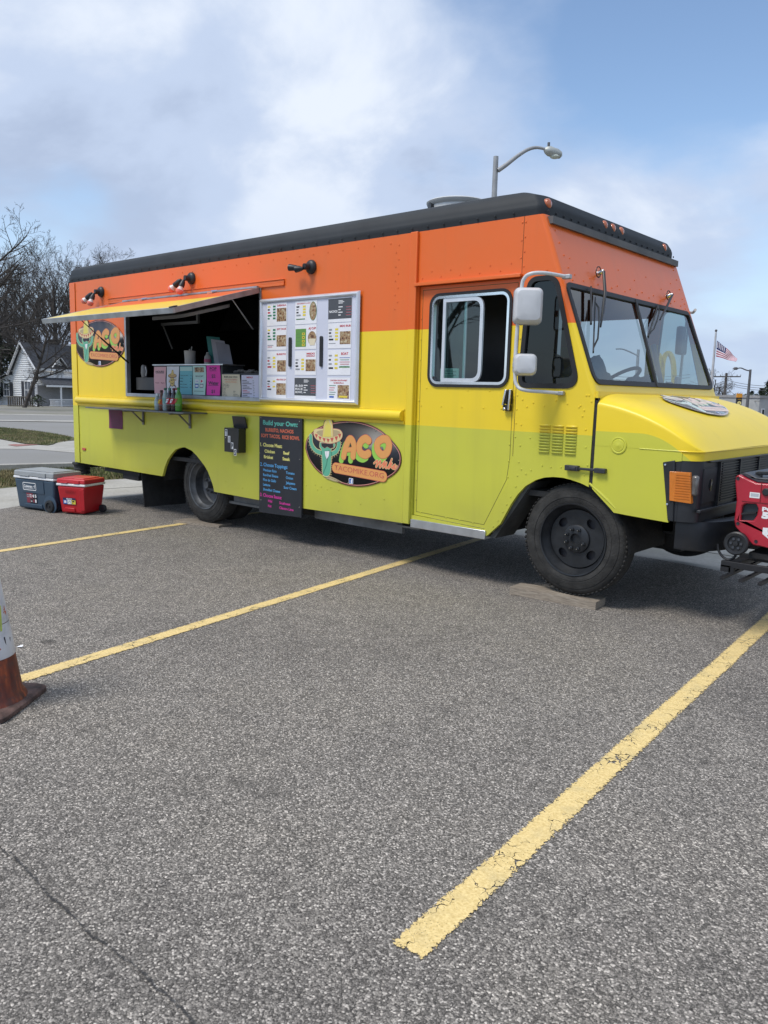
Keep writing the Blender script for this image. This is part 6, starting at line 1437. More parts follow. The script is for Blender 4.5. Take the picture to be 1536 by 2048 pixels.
grid = [(food_menu('QUESADILLA', [YEL, INK, RED, GRN, GRN], G4, 5), 'sheet with a quesadilla picture'), (d12, None), (dark_menu('LOADED', 'NACHOS'), None),
        (food_menu('SOFT TACOS', [YEL, INK, GRN, GRN], G4, 4, (.50, .97, .14, .62), extra=2), None), (d22, None), (food_menu('MEXI BUB', [GRY, INK], Y4, 4, (.52, .97, .16, .66), v0=.76, extra=1), None),
        (food_menu('BURRITO', [GRY, RED], Y4, 4, (.53, .97, .14, .62), v0=.74), None), (food_menu('MEXI', [GRY, INK, INK], Y4, 4, (.52, .97, .16, .64), title2='QUESADILLA', v0=.64), None), (d33, None),
        (food_menu('MEXI STEAK CUP', [INK, GRY, RED], [YEL, WHT], 4, (.50, .97, .14, .70), v0=.80), None), (dark_menu('8.50', 'RICE', 'BOWL'), None), (d43, None)]
for i, (fn, lb) in enumerate(grid):
    (x0, x1), (z0, z1) = ws_c[i % 3], hs_[i//3]
    paper('menu_sheet', x0, x1, z0, z1, -.0245, PAPER, None, None, fn, .0001, mc)

# ================================================================== HANGING BOARD
bd = thing('ingredients_board', 'tall black board of lettered choices hanging below the menu case', 'sign', (3.95, -.01, .30))
b = MB(); b.hexa([(3.655, -.022, .272), (4.262, -.022, .290), (4.262, -.004, .290), (3.655, -.004, .272)], [(3.655, -.022, 1.203), (4.258, -.022, 1.200), (4.258, -.004, 1.200), (3.655, -.004, 1.203)]); b.build('board', bd, mat('board_black', (.018, .020, .026), .45, 0, .1, 4))
LAY[0] = 0; bm_ = lambda u, v: (u, -.0228-LAY[0], v)
tq, cor, yl_, bl_, pk = solid('ink_turquoise', (.10, .42, .34)), solid('ink_coral', (.62, .14, .07)), solid('ink_lemon', (.80, .74, .22)), solid('ink_sky', (.10, .34, .62)), solid('ink_magenta', (.62, .04, .30))
b = MB()
def L_(s, u, v, h, m, w, al='L', bo=.03): text(b, s, u, v, h, bm_, m, al, w, bo)
L_('Build your Own:', 3.955, 1.125, .044, tq, .49, 'C'); L_('BURRITO, NACHOS', 3.945, 1.062, .034, cor, .40, 'C'); L_('SOFT TACOS,  RICE BOWL', 3.955, 1.005, .034, cor, .545, 'C')
L_('1. Choose Meat:', 3.672, .918, .034, yl_, .315); L_('Chicken', 3.735, .860, .030, yl_, .15); L_('Brisket', 3.725, .805, .030, yl_, .135); L_('Beef', 4.005, .860, .030, yl_, .085); L_('Steak', 3.995, .805, .030, yl_, .105)
L_('2. Choose Toppings:', 3.672, .728, .034, bl_, .395)
for k, (s, w) in enumerate((('Mexican Rice', .195), ('Re-fried Beans', .22), ('Pico de Gallo', .19), ('Lettuce', .105), ('Shredded Cheese', .25))): L_(s, 3.715, .680-.047*k, .025, bl_, w)
for k, (s, w) in enumerate((('Tomato', .12), ('Onion', .10), ('Jalapeno', .13), ('Sour Cream', .18))): L_(s, 4.045-.03*(k == 3), .680-.047*k, .025, bl_, w)
L_('3. Choose Sauce:', 3.672, .432, .033, pk, .315); L_('Mild', 3.79, .385, .025, pk, .06); L_('Hot', 3.79, .338, .025, pk, .05); L_('Southwest', 3.955, .385, .025, pk, .155); L_('Cilantro Lime', 3.955, .338, .025, pk, .20)
tag(b.build('lettering', bd, None, smooth=None), kind='stuff')
for x, z in ((3.68, 1.19), (4.225, 1.175), (3.665, .85), (4.235, .83), (3.685, .395), (4.235, .385)): b = MB(); b.ball((x, -.024, z), .0055, 6); b.build('screw', bd, CHROME)

# ================================================================== OVAL SIGNS
oval = [(-0.575, 0.026), (-0.543, 0.126), (-0.367, 0.239), (-0.013, 0.301), (0.305, 0.252), (0.524, 0.115), (0.579, 0.007), (0.525, -0.104), (0.337, -0.205), (0.13, -0.258), (-0.086, -0.257), (-0.359, -0.192), (-0.511, -0.087)]
LOG = dict(
 hatcrown=[(-0.343, 0.144), (-0.335, 0.208), (-0.322, 0.266), (-0.296, 0.296), (-0.264, 0.303), (-0.232, 0.289), (-0.218, 0.239), (-0.211, 0.151)],
 brim_out=[(-0.459, 0.176), (-0.446, 0.203), (-0.367, 0.213), (-0.168, 0.22), (-0.106, 0.195), (-0.105, 0.151), (-0.148, 0.117), (-0.246, 0.092), (-0.346, 0.099), (-0.421, 0.12), (-0.454, 0.151)],
 brim_in=[(-0.431, 0.181), (-0.367, 0.203), (-0.168, 0.213), (-0.123, 0.191), (-0.167, 0.16), (-0.274, 0.141), (-0.375, 0.149)],
 body=[(-0.378, 0.091), (-0.201, 0.095), (-0.2, 0.057), (-0.236, 0.042), (-0.234, -0.028), (-0.249, -0.183), (-0.331, -0.196), (-0.344, -0.1), (-0.359, 0.028), (-0.382, 0.052)],
 glass=[(-0.36, 0.085), (-0.214, 0.091), (-0.209, 0.057), (-0.245, 0.048), (-0.286, 0.061), (-0.318, 0.044), (-0.355, 0.06)],
 mouth=[(-0.317, 0.018), (-0.254, 0.025), (-0.262, -0.023), (-0.29, -0.057), (-0.309, -0.02)],
 armL=[(-0.501, 0.142), (-0.495, 0.084), (-0.466, 0.04), (-0.419, 0.011), (-0.354, -0.001)], armR=[(-0.143, 0.105), (-0.147, 0.061), (-0.181, 0.02), (-0.235, -0.002)],
 A1=[(-0.079, -0.013), (-0.059, 0.06), (-0.026, 0.13), (0.004, 0.145), (0.035, 0.115), (0.04, 0.06), (0.034, -0.004)], A2=[(-0.05, 0.048), (0.028, 0.055)],
 C1=[(0.214, 0.142), (0.178, 0.158), (0.128, 0.133), (0.104, 0.083), (0.122, 0.035), (0.175, 0.018), (0.214, 0.034)],
 O1=[(0.373, 0.166), (0.317, 0.132), (0.319, 0.072), (0.369, 0.034), (0.424, 0.055), (0.446, 0.116), (0.421, 0.162), (0.373, 0.166)],
 mike=[(0.282, -0.045), (0.322, -0.018), (0.308, -0.074), (0.355, -0.016), (0.349, -0.076), (0.403, -0.018), (0.385, -0.073), (0.423, -0.028), (0.413, -0.071), (0.444, -0.063), (0.481, 0.006), (0.449, -0.074), (0.483, -0.03), (0.468, -0.049), (0.5, -0.073), (0.518, -0.039), (0.492, -0.059), (0.516, -0.075), (0.538, -0.049)],
 base=[(-0.35, -0.198), (-0.285, -0.192), (-0.194, -0.21), (-0.086, -0.241), (-0.193, -0.242), (-0.285, -0.227)])
def logo(mp3, label, sx=1.0, sz=1.0, fade_glare=0.0, sheen=.42, kind=0, loc=(0, 0, 0)):
    """mp3(u, v, d): d metres out from the sign's back"""
    F = (lambda c: tuple(x*.35+(.17 if max(c) < .1 else .50) for x in c)) if kind == 2 else (lambda c: tuple(x*(1-fade_glare)+.30*fade_glare for x in c)); sfx = '_%d' % kind if fade_glare else ''  # kind 2: the hood's sky reflection is painted in as paler colours
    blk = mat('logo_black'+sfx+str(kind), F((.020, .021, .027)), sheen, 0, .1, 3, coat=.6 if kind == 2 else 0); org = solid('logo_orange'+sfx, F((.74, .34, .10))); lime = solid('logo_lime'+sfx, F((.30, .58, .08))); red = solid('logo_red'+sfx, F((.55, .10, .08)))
    grn = solid('logo_green'+sfx, F((.12, .42, .27))); dgr = solid('logo_darkgreen'+sfx, F((.05, .22, .15))); crm = solid('logo_cream'+sfx, F((.72, .60, .30))); yel = solid('logo_yellow'+sfx, F((.72, .62, .12))); tan = solid('logo_tan'+sfx, F((.46, .36, .20))); pink = solid('logo_pink'+sfx, F((.62, .27, .22))); wht = solid('logo_white'+sfx, F((.80, .80, .80))); coral = solid('logo_coral'+sfx, F((.78, .22, .11)))
    t = thing('oval_sign', label, 'sign', loc); S3 = lambda d: (lambda u, v: mp3(u*sx, v*sz, d))
    ov = smoothline(oval+[oval[0]], 5)[:-1]; crown = LOG['hatcrown']
    b = MB(); b.plate(ov, [], lambda u, v, w: mp3(u*sx, v*sz, .006-w), .005); b.build('panel', t, blk, smooth=None)
    b = MB(); cr = inset(crown+[], -.014); poly(b, cr, S3(.0064), blk)
    e1 = inset(ov, .012); stroke(b, [p for p in e1]+[e1[0]], .006, S3(.0068), pink); e2 = inset(ov, .004); stroke(b, e2+[e2[0]], .004, S3(.0068), solid('logo_maroon'+sfx, F((.20, .03, .03)))); tag(b.build('border', t, None, smooth=None), kind='stuff')
    b = MB(); sm = smoothline
    for nm in ('armL', 'armR'):
        P = sm(LOG[nm], 5); stroke(b, P, .048, S3(.0072), crm); stroke(b, P, .038, S3(.0078), grn)
        for k in range(0, len(P)-1, 2):
            p, q = Vector(P[k]), Vector(P[k+1]); n_ = Vector((-(q-p).y, (q-p).x)).normalized(); stroke(b, [tuple(p-n_*.018), tuple(p-n_*.040)], .004, S3(.0072), crm) if nm == 'armL' else stroke(b, [tuple(p+n_*.018), tuple(p+n_*.040)], .004, S3(.0072), crm)
    bo = sm(LOG['body']+[LOG['body'][0]], 4); stroke(b, bo, .010, S3(.0078), crm); poly(b, bo[:-1], S3(.0082), grn); stroke(b, [(-.335, -.19), (-.29, -.10), (-.265, .03)], .010, S3(.0086), dgr)
    for k in range(11):
        z = .03-.02*k; stroke(b, [(-.355+.002*k, z), (-.378+.002*k, z+.010)], .0035, S3(.0072), crm); stroke(b, [(-.238-.001*k, z-.02), (-.214-.001*k, z-.012)], .0035, S3(.0072), crm)
    poly(b, LOG['glass'], S3(.0090), INK); stroke(b, LOG['glass']+[LOG['glass'][0]], .004, S3(.0088), red); poly(b, LOG['mouth'], S3(.0090), wht); stroke(b, LOG['mouth']+[LOG['mouth'][0]], .003, S3(.0094), dgr); stroke(b, [(-.29, .015), (-.287, -.05)], .002, S3(.0094), GRY)
    br = sm(LOG['brim_out']+[LOG['brim_out'][0]], 4); stroke(b, br, .010, S3(.0094), pink); poly(b, br[:-1], S3(.0098), crm); bi = sm(LOG['brim_in']+[LOG['brim_in'][0]], 4); poly(b, bi[:-1], S3(.0102), tan); stroke(b, bi, .005, S3(.0104), crm)
    tri = [(-.425, .152), (-.378, .133), (-.325, .122), (-.275, .119), (-.225, .124), (-.172, .140), (-.130, .165)]
    for k, (u, v) in enumerate(tri): poly(b, [(u-.021, v+.014), (u+.021, v+.014+(.006 if k > 3 else -.005)), (u+.002, v-.024)], S3(.0106), red)
    hc = sm(crown, 4); stroke(b, hc, .008, S3(.0108), pink); poly(b, hc, S3(.0112), yel); stroke(b, [(-.225, .16), (-.232, .25), (-.258, .288)], .018, S3(.0116), crm); stroke(b, [(-.33, .165), (-.315, .25), (-.29, .28)], .006, S3(.0116), crm)
    poly(b, LOG['base'], S3(.0072), tan); stroke(b, [(-.34, -.203), (-.26, -.215), (-.15, -.235)], .005, S3(.0076), crm); stroke(b, [(-.31, -.215), (-.24, -.215), (-.12, -.238)], .003, S3(.008), INK)
    tag(b.build('cactus', t, None, smooth=None), kind='stuff')
    b = MB(); dx, dz = -.030, -.036; EE = dict(A1=0, A2=.00015, C1=.0003, O1=.00045)
    for nm, w in (('A1', .058), ('A2', .040), ('C1', .064), ('O1', .062)):
        P = sm(LOG[nm], 5); Q = [(x+dx, z+dz) for x, z in P]; stroke(b, Q, w, S3(.0070+EE[nm]), lime)
    for nm, w in (('A1', .058), ('A2', .040), ('C1', .064), ('O1', .062)):
        P = sm(LOG[nm], 5); stroke(b, P, w+.008, S3(.0078+EE[nm]), red)
    for nm, w in (('A1', .058), ('A2', .036), ('C1', .064), ('O1', .062)): stroke(b, sm(LOG[nm], 5), w, S3(.0086+EE[nm]), org)
    poly(b, [(-.012, .075), (.016, .080), (.004, .108)], S3(.0093), blk)
    P = sm(LOG['mike'], 4); stroke(b, P, .020, S3(.0095), crm); stroke(b, P, .013, S3(.0099), coral)
    # banner
    ca = math.atan2(-.030, .60); B0, B1 = (-.175, -.120), (.385, -.148); stroke(b, [B0, B1], .096, S3(.0072), red); stroke(b, [B0, B1], .088, S3(.0078), org)
    text(b, 'TACOMIKE.ORG', -.190, -.138, .046, S3(.0086), red, 'L', .585, 0, 0, -.045)
    pts = rrect(-.012, .040, -.245, -.195, .008, 3); poly(b, pts, S3(.0072), wht); poly(b, inset(pts, .005), S3(.0076), BLU); text(b, 'f', .012, -.240, .036, S3(.008), wht, 'L', None, .05)
    tag(b.build('lettering', t, None, smooth=None), kind='stuff')
    for u, v in ((-.555, .02), (-.38, .215), (-.04, .285), (.29, .235), (.555, .0), (.30, -.205), (-.025, -.243), (-.45, -.12)): b = MB(); c_ = mp3(u*sx, v*sz, .008); b.ball(c_, .0055, 6); b.build('screw', t, CHROME)
logo(lambda u, v, d: (4.862+u, -.001-d, .908+v), 'black oval cactus and lettering sign low on the side next to the cab door', loc=(4.862, 0, .62))
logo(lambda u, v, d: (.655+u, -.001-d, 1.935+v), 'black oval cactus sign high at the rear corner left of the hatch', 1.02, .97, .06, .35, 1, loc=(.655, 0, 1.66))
hn = Vector((.458, 0, 1)).normalized(); hu = Vector((0, 1, 0)); hv = Vector((-1, 0, .458)).normalized(); hc_ = Vector((7.445, 1.0, 0)); hc_.z = 1.445-.458*(hc_.x-7.30)+.022
def hoodmp(u, v, d):
    x, y = hc_.x-v*.66, hc_.y+u*.76; return (x+.4*d, y, hz_(x)+.004*(y-.4)+.008+.9*d)
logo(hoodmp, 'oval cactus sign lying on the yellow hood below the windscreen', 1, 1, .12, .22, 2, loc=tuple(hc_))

# ================================================================== TIP BOX
tb = thing('tip_box', 'black tip box with an open lid on the lime side panel', 'box', (3.30, -.05, .81)); TBM = mat('tip_black', (.014, .014, .016), .3, 0, .1, coat=.3)
b = MB(); b.box(3.20, 3.425, -.095, -.001, .835, 1.075); b.build('box', tb, TBM, bevel=.004)
b = MB(); b.hexa([(3.25, -.015, 1.076), (3.455, -.015, 1.076), (3.455, -.001, 1.076), (3.25, -.001, 1.076)], [(3.26, -.045, 1.19), (3.455, -.045, 1.19), (3.455, -.032, 1.19), (3.26, -.032, 1.19)]); b.build('lid', tb, TBM)
for k, ch in enumerate('TIPS'):
    x, z = 3.235+.047*k, 1.045-.062*k; b = MB(); rect(b, x-.019, x+.019, z-.052, z+.012, lambda u, v: (u, -.0965, v), WHT); text(b, ch, x, z-.046, .050, lambda u, v: (u, -.0972, v), INK, 'C', .010 if ch == 'I' else .028, .045); b.build('letter', tb, None, smooth=None)
b = MB(); b.lathe((3.228, -.095, .975), [(.006, 0), (.005, .006)], (0, -1, 0), 10); b.build('lock', tb, CHROME)

# ================================================================== PLANKS UNDER THE WHEELS
def plank(x0, y0, L, w, h, rz, label):
    t_ = xf((x0, y0, 0), rz); b = MB(); b.M = t_; n = 8; vs = []
    for i in range(n+1):
        x = L*i/n; j = .0008*math.sin(i*2.3); e = .003 if i in (0, n) else 0
        vs += [(x, j, .001), (x, w+j, .001), (x, w-.004+j, h-e-.001*math.sin(i*1.7)), (x, .004+j, h-e*.6+.001*math.sin(i*2.9))]
    fs = [(4*i+a, 4*i+(a+1) % 4, 4*i+4+(a+1) % 4, 4*i+4+a) for i in range(n) for a in range(4)] + [(0, 1, 2, 3), (4*n+3, 4*n+2, 4*n+1, 4*n)]
    b.add(vs, fs); o = b.build('timber_plank', None, WOOD, smooth=25); return tag(o, label, 'plank', 'timber planks under the wheels')
plank(6.56, -.045, .66, .19, .058, .10, 'weathered grey plank under the front wheel')
plank(2.30, -.10, .60, .24, .026, .30, 'flat weathered board under the rear wheel')

# ================================================================== COOLERS
def cooler(p, rz, L, W, H, bodyc, lidc, label, blue):
    t = thing('cooler', label, 'cooler', (p[0], p[1], 0), rz); M = xf((p[0], p[1], 0), rz); tp = .022
    def B(): b = MB(); b.M = M; return b
    bm_ = mat('cooler_'+('blue' if blue else 'red'), bodyc, .42, 0, .05, 5); lm = mat('cooler_lid_'+('grey' if blue else 'red'), lidc, .42, 0, .05)
    hb = H*.80
    b = B(); b.hexa([(tp*1.6, tp, .012), (L-tp*1.6, tp, .012), (L-tp*1.6, W-tp, .012), (tp*1.6, W-tp, .012)], [(0, 0, hb), (L, 0, hb), (L, W, hb), (0, W, hb)]); body_ = b.build('body', t, bm_, bevel=.022, seg=3)
    b = B(); b.box(-.006, L+.006, -.006, W+.006, hb+.001, hb+.026); b.build('rim_band', t, WHITE, bevel=.006)
    b = B(); b.hexa([(-.004, -.004, hb+.027), (L+.004, -.004, hb+.027), (L+.004, W+.004, hb+.027), (-.004, W+.004, hb+.027)], [(.0, .0, H), (L, .0, H), (L, W, H), (0, W, H)]); lid = b.build('lid', t, lm, bevel=.014, seg=3)
    b = B(); b.box(.04, L-.04, .04, W-.04, H-.001, H+.010); b.build('lid_panel', lid, lm, bevel=.006)
    b = B(); b.box(L*.15, L*.40, -.014, -.004, hb+.030, hb+.044); b.box(L*.62, L*.82, -.012, -.004, hb+.03, H-.01); b.build('latch', lid, lm, bevel=.003)
    # base kick panel and recess
    b = B(); b.hexa([(L*.22, .004, .03), (L*.70 if blue else L*.62, .004, .03), (L*.70 if blue else L*.62, .03, .03), (L*.22, .03, .03)], [(L*.25, .0, .075), (L*.68 if blue else L*.60, .0, .075), (L*.68 if blue else L*.60, .03, .075), (L*.25, .03, .075)]); b.build('kick_panel', body_, bm_, bevel=.006)
    sl_ = lambda z: tp*(1-(z-.012)/(hb-.012))-.0035
    mp = lambda u, v: tuple((u, sl_(v), v))
    mp2 = lambda d: (lambda u, v: (u, sl_(v)-d, v))
    if blue:
        b = B(); b.plate(rrect(.13, .50, hb-.16, hb-.01, .01), [], lambda u, v, w: (u, sl_(v)-.003+w, v), .006); b.build('badge_panel', body_, bm_)
        b = B(); P = rrect(.155, .37, hb-.128, hb-.045, .012); stroke(b, P+[P[0]], .008, mp2(.0045), WHT); text(b, 'Coleman', .168, hb-.098, .030, mp2(.0045), WHT, 'L', .145, .04); stroke(b, [(.17, hb-.110), (.33, hb-.110)], .004, mp2(.0045), WHT); stroke(b, [(.338, hb-.085), (.352, hb-.070), (.345, hb-.105)], .010, mp2(.0045), WHT)
        x0, z0 = .20, .085
        P = solid('label_maroon', (.22, .03, .05)); rect(b, x0, x0+.105, z0, z0+.115, mp2(.0045), P); rect(b, x0+.107, x0+.165, z0+.055, z0+.115, mp2(.0045), INK); rect(b, x0+.057, x0+.165, z0, z0+.053, mp2(.0047), INK)
        for k, s in enumerate(('12', '4', '5')): text(b, s, x0+.055+.042*k, z0+.068, .034, mp2(.005), WHT, 'L', .030, .04)
        for k in range(2): rect(b, x0+.006, x0+.045, z0+.085-.02*k, z0+.096-.02*k, mp2(.005), GRY)
        text(b, '6x', x0+.065, z0+.014, .020, mp2(.005), WHT, 'L'); rect(b, x0+.105, x0+.13, z0+.008, z0+.045, mp2(.005), P); rect(b, x0+.14, x0+.162, z0+.008, z0+.045, mp2(.005), WHT); tag(b.build('lettering', body_, None, smooth=None), kind='stuff')
        # wheel at the lower right corner, arch over it, folded handle at the left
        b = B(); b.lathe((L-.075, .016, .085), [(.105, 0), (.105, .012), (.090, .014)], (0, -1, 0), 28); b.build('wheel_arch', body_, bm_)
        for y, s_ in ((-.012, 1), (W+.012, -1)):
            b = B(); b.lathe((L-.072, y+.05*s_, .072), [(.070, -.02), (.072, .0), (.072, .045), (.066, .056), (.045, .058), (.040, .045), (.012, .045), (.010, .055), (0, .055)], (0, -s_, 0), 28); b.build('wheel', t, BLACK)
        b = B(); b.tube([(.02, .10, hb-.03), (-.03, .10, hb-.06), (-.035, .10, .20), (-.055, .10, .14), (-.05, .10, .09), (-.005, .10, .075)], .012, 8); b.tube([(.02, W-.10, hb-.03), (-.03, W-.10, hb-.06), (-.035, W-.10, .20), (-.055, W-.10, .14), (-.05, W-.10, .09), (-.005, W-.10, .075)], .012, 8); b.tube([(-.052, .10, .12), (-.052, W-.10, .12)], .013, 8); b.build('handle', t, BLACK)
    else:
        b = B(); stroke(b, [(.11, hb-.075), (.245, hb-.075), (.255, hb-.045)], .004, mp2(.004), solid('red_dark', (.30, .01, .015))); text(b, 'IGLOO', .115, hb-.070, .022, mp2(.004), solid('red_dark', (.30, .01, .015)), 'L', .12, .05)
        x0, z0 = .075, .115; rect(b, x0, x0+.17, z0, z0+.075, mp2(.0045), solid('label_navy', (.02, .025, .08))); text(b, 'IGLOO', x0+.085, z0+.056, .014, mp2(.005), WHT, 'C', .075, .05)
        for k, c_ in enumerate((BLU, WHT, YEL)): rect(b, x0+.004+.056*k, x0+.056+.056*k, z0+.004, z0+.050, mp2(.005), c_)
        rect(b, x0+.015, x0+.045, z0+.015, z0+.042, mp2(.0055), WHT); stroke(b, [(x0+.075, z0+.012), (x0+.080, z0+.038), (x0+.098, z0+.038), (x0+.102, z0+.012)], .005, mp2(.0055), GRN); rect(b, x0+.125, x0+.155, z0+.028, z0+.044, mp2(.0055), INK); rect(b, x0+.125, x0+.135, z0+.010, z0+.022, mp2(.0055), INK); tag(b.build('lettering', body_, None, smooth=None), kind='stuff')
        b = B(); b.hexa([(L*.80, .006, .05), (L-.015, .012, .05), (L-.015, .02, .05), (L*.80, .02, .05)], [(L*.80, -.006, hb-.04), (L-.012, -.006, hb-.02), (L-.012, .01, hb-.02), (L*.80, .01, hb-.04)]); b.build('corner_rib', body_, bm_, bevel=.006)
        for y in (W-.07,):
            b = B(); b.lathe((L+.012, y, .048), [(.044, -.018), (.047, -.01), (.047, .012), (.040, .018), (.015, .019)], (0, -1, 0), 24); b.build('wheel', t, BLACK)
    return t
cooler((.255, -.90), .238, .665, .40, .455, (.038, .068, .104), (.30, .315, .32), 'dark blue wheeled cooler with grey lid standing behind the truck', True)
cooler((.945, -.725), .42, .375, .36, .405, (.46, .012, .018), (.55, .025, .035), 'red cooler with white rim beside the blue one', False)

# ================================================================== TRAFFIC CONE
pc = at(-37, 1408, 1); v_ = pc-CAM; t_ = -CAM.z/v_.z; cpos = CAM+v_*t_
cn = thing('traffic_cone', 'tall dirty orange cone with white bands at the left edge', 'traffic cone', (cpos.x, cpos.y, 0))
def conem():
    m = bpy.data.materials.new('cone_orange_dirty'); m.use_nodes = True; t = m.node_tree; bs = t.nodes['Principled BSDF']; g = t.nodes.new('ShaderNodeNewGeometry')
    mp = t.nodes.new('ShaderNodeMapping'); mp.inputs['Scale'].default_value = (30, 30, 4); t.links.new(g.outputs['Position'], mp.inputs[0]); n = t.nodes.new('ShaderNodeTexNoise'); n.inputs['Scale'].default_value = 1; n.inputs['Detail'].default_value = 7; t.links.new(mp.outputs[0], n.inputs['Vector'])
    n2 = tx(t, g.outputs['Position'], 'n', 22, Detail=6, Roughness=.75)
    c = ramp(n.outputs[0], [(.30, (.045, .012, .010)), (.5, (.14, .026, .012)), (.72, (.36, .075, .020))], t); c = mixc(t, ramp(n2.outputs[0], [(.45, (0, 0, 0)), (.62, (.7, .7, .7))], t), c, (.07, .03, .025)); t.links.new(c, bs.inputs['Base Color']); bs.inputs['Roughness'].default_value = .6; return m
def bandm():
    m = bpy.data.materials.new('cone_band_white'); m.use_nodes = True; t = m.node_tree; bs = t.nodes['Principled BSDF']; g = t.nodes.new('ShaderNodeNewGeometry')
    n = tx(t, g.outputs['Position'], 'n', 9, Detail=6, Roughness=.7); n2 = tx(t, g.outputs['Position'], 'n', 20, Detail=3)
    c = ramp(n.outputs[0], [(.25, (.34, .34, .35)), (.5, (.60, .60, .62)), (.75, (.70, .70, .72))], t); c = mixc(t, ramp(n2.outputs[0], [(.64, (0, 0, 0)), (.67, (1, 1, 1))], t), c, (.42, .07, .03)); t.links.new(c, bs.inputs['Base Color']); bs.inputs['Roughness'].default_value = .5; return m
CO, CB = conem(), bandm()
b = MB(); b.M = xf(cpos, R(38)); P = rpoly([(-.215, -.215), (.215, -.215), (.215, .215), (-.215, .215)], .05, 5); n = len(P)
vs = [(x, y, .004) for x, y in P] + [(x*1.0, y*1.0, .022) for x, y in P] + [(x*.94, y*.94, .032) for x, y in P]; b.add(vs, [(i, (i+1) % n, n+(i+1) % n, n+i) for i in range(n)] + [(n+i, n+(i+1) % n, 2*n+(i+1) % n, 2*n+i) for i in range(n)] + [tuple(range(2*n, 3*n)), tuple(reversed(range(n)))])
BASEM = mat('cone_base_dark', (.085, .050, .042), .75, 0, .45, 14, .5, 60); b.build('base', cn, BASEM)
b = MB(); b.M = xf(cpos); b.lathe((0, 0, 0), [(.195, .030), (.188, .045), (.175, .06), (.166, .12), (.149, .235), (.116, .46), (.072, .76), (.040, .93), (.030, .94), (.025, .93)], (0, 0, 1), 48); b.build('body', cn, CO)
b = MB(); b.M = xf(cpos); b.lathe((0, 0, 0), [(.1505, .235), (.151, .236), (.1292, .385), (.1287, .386)], (0, 0, 1), 48, cap=False); b.build('reflective_band', cn, CB)
b = MB(); b.M = xf(cpos); b.lathe((0, 0, 0), [(.1282, .389), (.1030, .56), (.0865, .68)], (0, 0, 1), 48, cap=False); b.build('reflective_band', cn, CB)
b = MB(); b.M = xf(cpos); P = [(.141*math.cos(a)+.0, .137*math.sin(a), .33-.09*math.sin(k*.5)) for k, a in enumerate([R(28+q*3) for q in range(7)])]; b.tube(P, .003, 5); b.build('black_mark', cn, INK)
def yl_line():
    m = mat('marker_green', (.40, .48, .08), .6)
    b = MB(); b.M = xf(cpos); P = [(lambda r: (r*math.cos(R(22+k)), r*math.sin(R(22+k)), .36+.014*k))(.1355-.0022*k) for k in range(9)]; b.tube(P, .004, 5); b.build('green_scrawl', cn, m)
yl_line()

# ================================================================== GENERATOR ON THE FRONT RACK
GR_ = mat('generator_red', (.40, .018, .035), .36, 0, .06, 6, coat=.2); GD = mat('generator_dark', (.045, .050, .060), .5, 0, .1)
gy = .20; gn = thing('generator', 'red portable generator with black handle and wheel on the front rack', 'generator', (8.35, .45, .46))
def gq(px, py): p = onp(px, py, 1, gy); return (p.x, p.z)
sil = [gq(*q) for q in ((1471, 953), (1478, 949), (1492, 957), (1512, 966), (1536, 968))] ; xr_, ztop_ = sil[-1]
right = 8.66; side = sil + [(right, ztop_+.01), (right, .50)] + [gq(*q) for q in ((1530, 1095), (1506, 1091), (1490, 1075), (1470, 1053), (1468, 1040), (1473, 1000), (1470, 965))]
hole_ = [gq(*q) for q in ((1484, 1012), (1492, 1007), (1512, 1008), (1516, 1016), (1514, 1030), (1506, 1042), (1480, 1041))]
b = MB(); b.plate(side, [hole_], lambda u, v, w: (u, gy+w, v), .05); b.build('side_panel', gn, GR_, bevel=.008)
b = MB(); b.plate(side, [], lambda u, v, w: (u, gy+.50+w, v), .05); b.build('side_panel', gn, GR_, bevel=.008)
ins = inset(side, .014); b = MB(); b.plate(ins, [], lambda u, v, w: (u, gy+.05+w, v), .45); b.build('core', gn, GD)
b = MB(); b.plate(inset(hole_, .0), [], lambda u, v, w: (u, gy+.03+w, v), .02); b.build('side_recess', gn, mat('recess_teal', (.025, .035, .040), .5)); b = MB(); q = gq(1500, 1026); b.hexa([(q[0]-.06, gy+.008, q[1]-.02), (q[0]+.03, gy+.008, q[1]+.0), (q[0]+.03, gy+.03, q[1]), (q[0]-.06, gy+.03, q[1]-.02)], [(q[0]-.05, gy+.008, q[1]-.005), (q[0]+.035, gy+.008, q[1]+.012), (q[0]+.035, gy+.03, q[1]+.012), (q[0]-.05, gy+.03, q[1]-.005)]); b.build('pull_handle', gn, BLACK)
tp_ = [gq(*q) for q in ((1480, 949), (1486, 945), (1500, 950), (1512, 957), (1536, 957))] + [(right, ztop_+.05), (right, ztop_+.0)] + [gq(*q) for q in ((1536, 968), (1512, 966), (1492, 957))]
b = MB(); b.plate(tp_, [], lambda u, v, w: (u, gy+.03+w, v), .49); b.build('top_cover', gn, GD, bevel=.006)
b = MB(); p = gq(1503, 949); b.bar((p[0], gy+.12, p[1]+.002), (p[0]+.30, gy+.12, p[1]+.025), .035, .022); b.box(p[0]-.01, p[0]+.03, gy+.105, gy+.135, p[1]-.04, p[1]+.01); b.build('carry_handle', gn, BLACK, bevel=.005)
gm_ = lambda u, v: (u, gy-.0015, v)
b = MB(); a_, c_ = gq(1500, 984), gq(1519, 997); rect(b, a_[0], c_[0], c_[1], a_[1], gm_, WHT); rect(b, a_[0]+.006, c_[0]-.006, c_[1]+.008, a_[1]-.006, lambda u, v: (u, gy-.002, v), mat('label_grey', (.42, .45, .48), .4))
a_ = gq(1524, 1022); text(b, 'POWER', a_[0], a_[1], .026, gm_, WHT, 'L', .19, .05); a_ = gq(1523, 1035.5); text(b, '5500', a_[0], a_[1], .036, gm_, WHT, 'L', .17, .08)
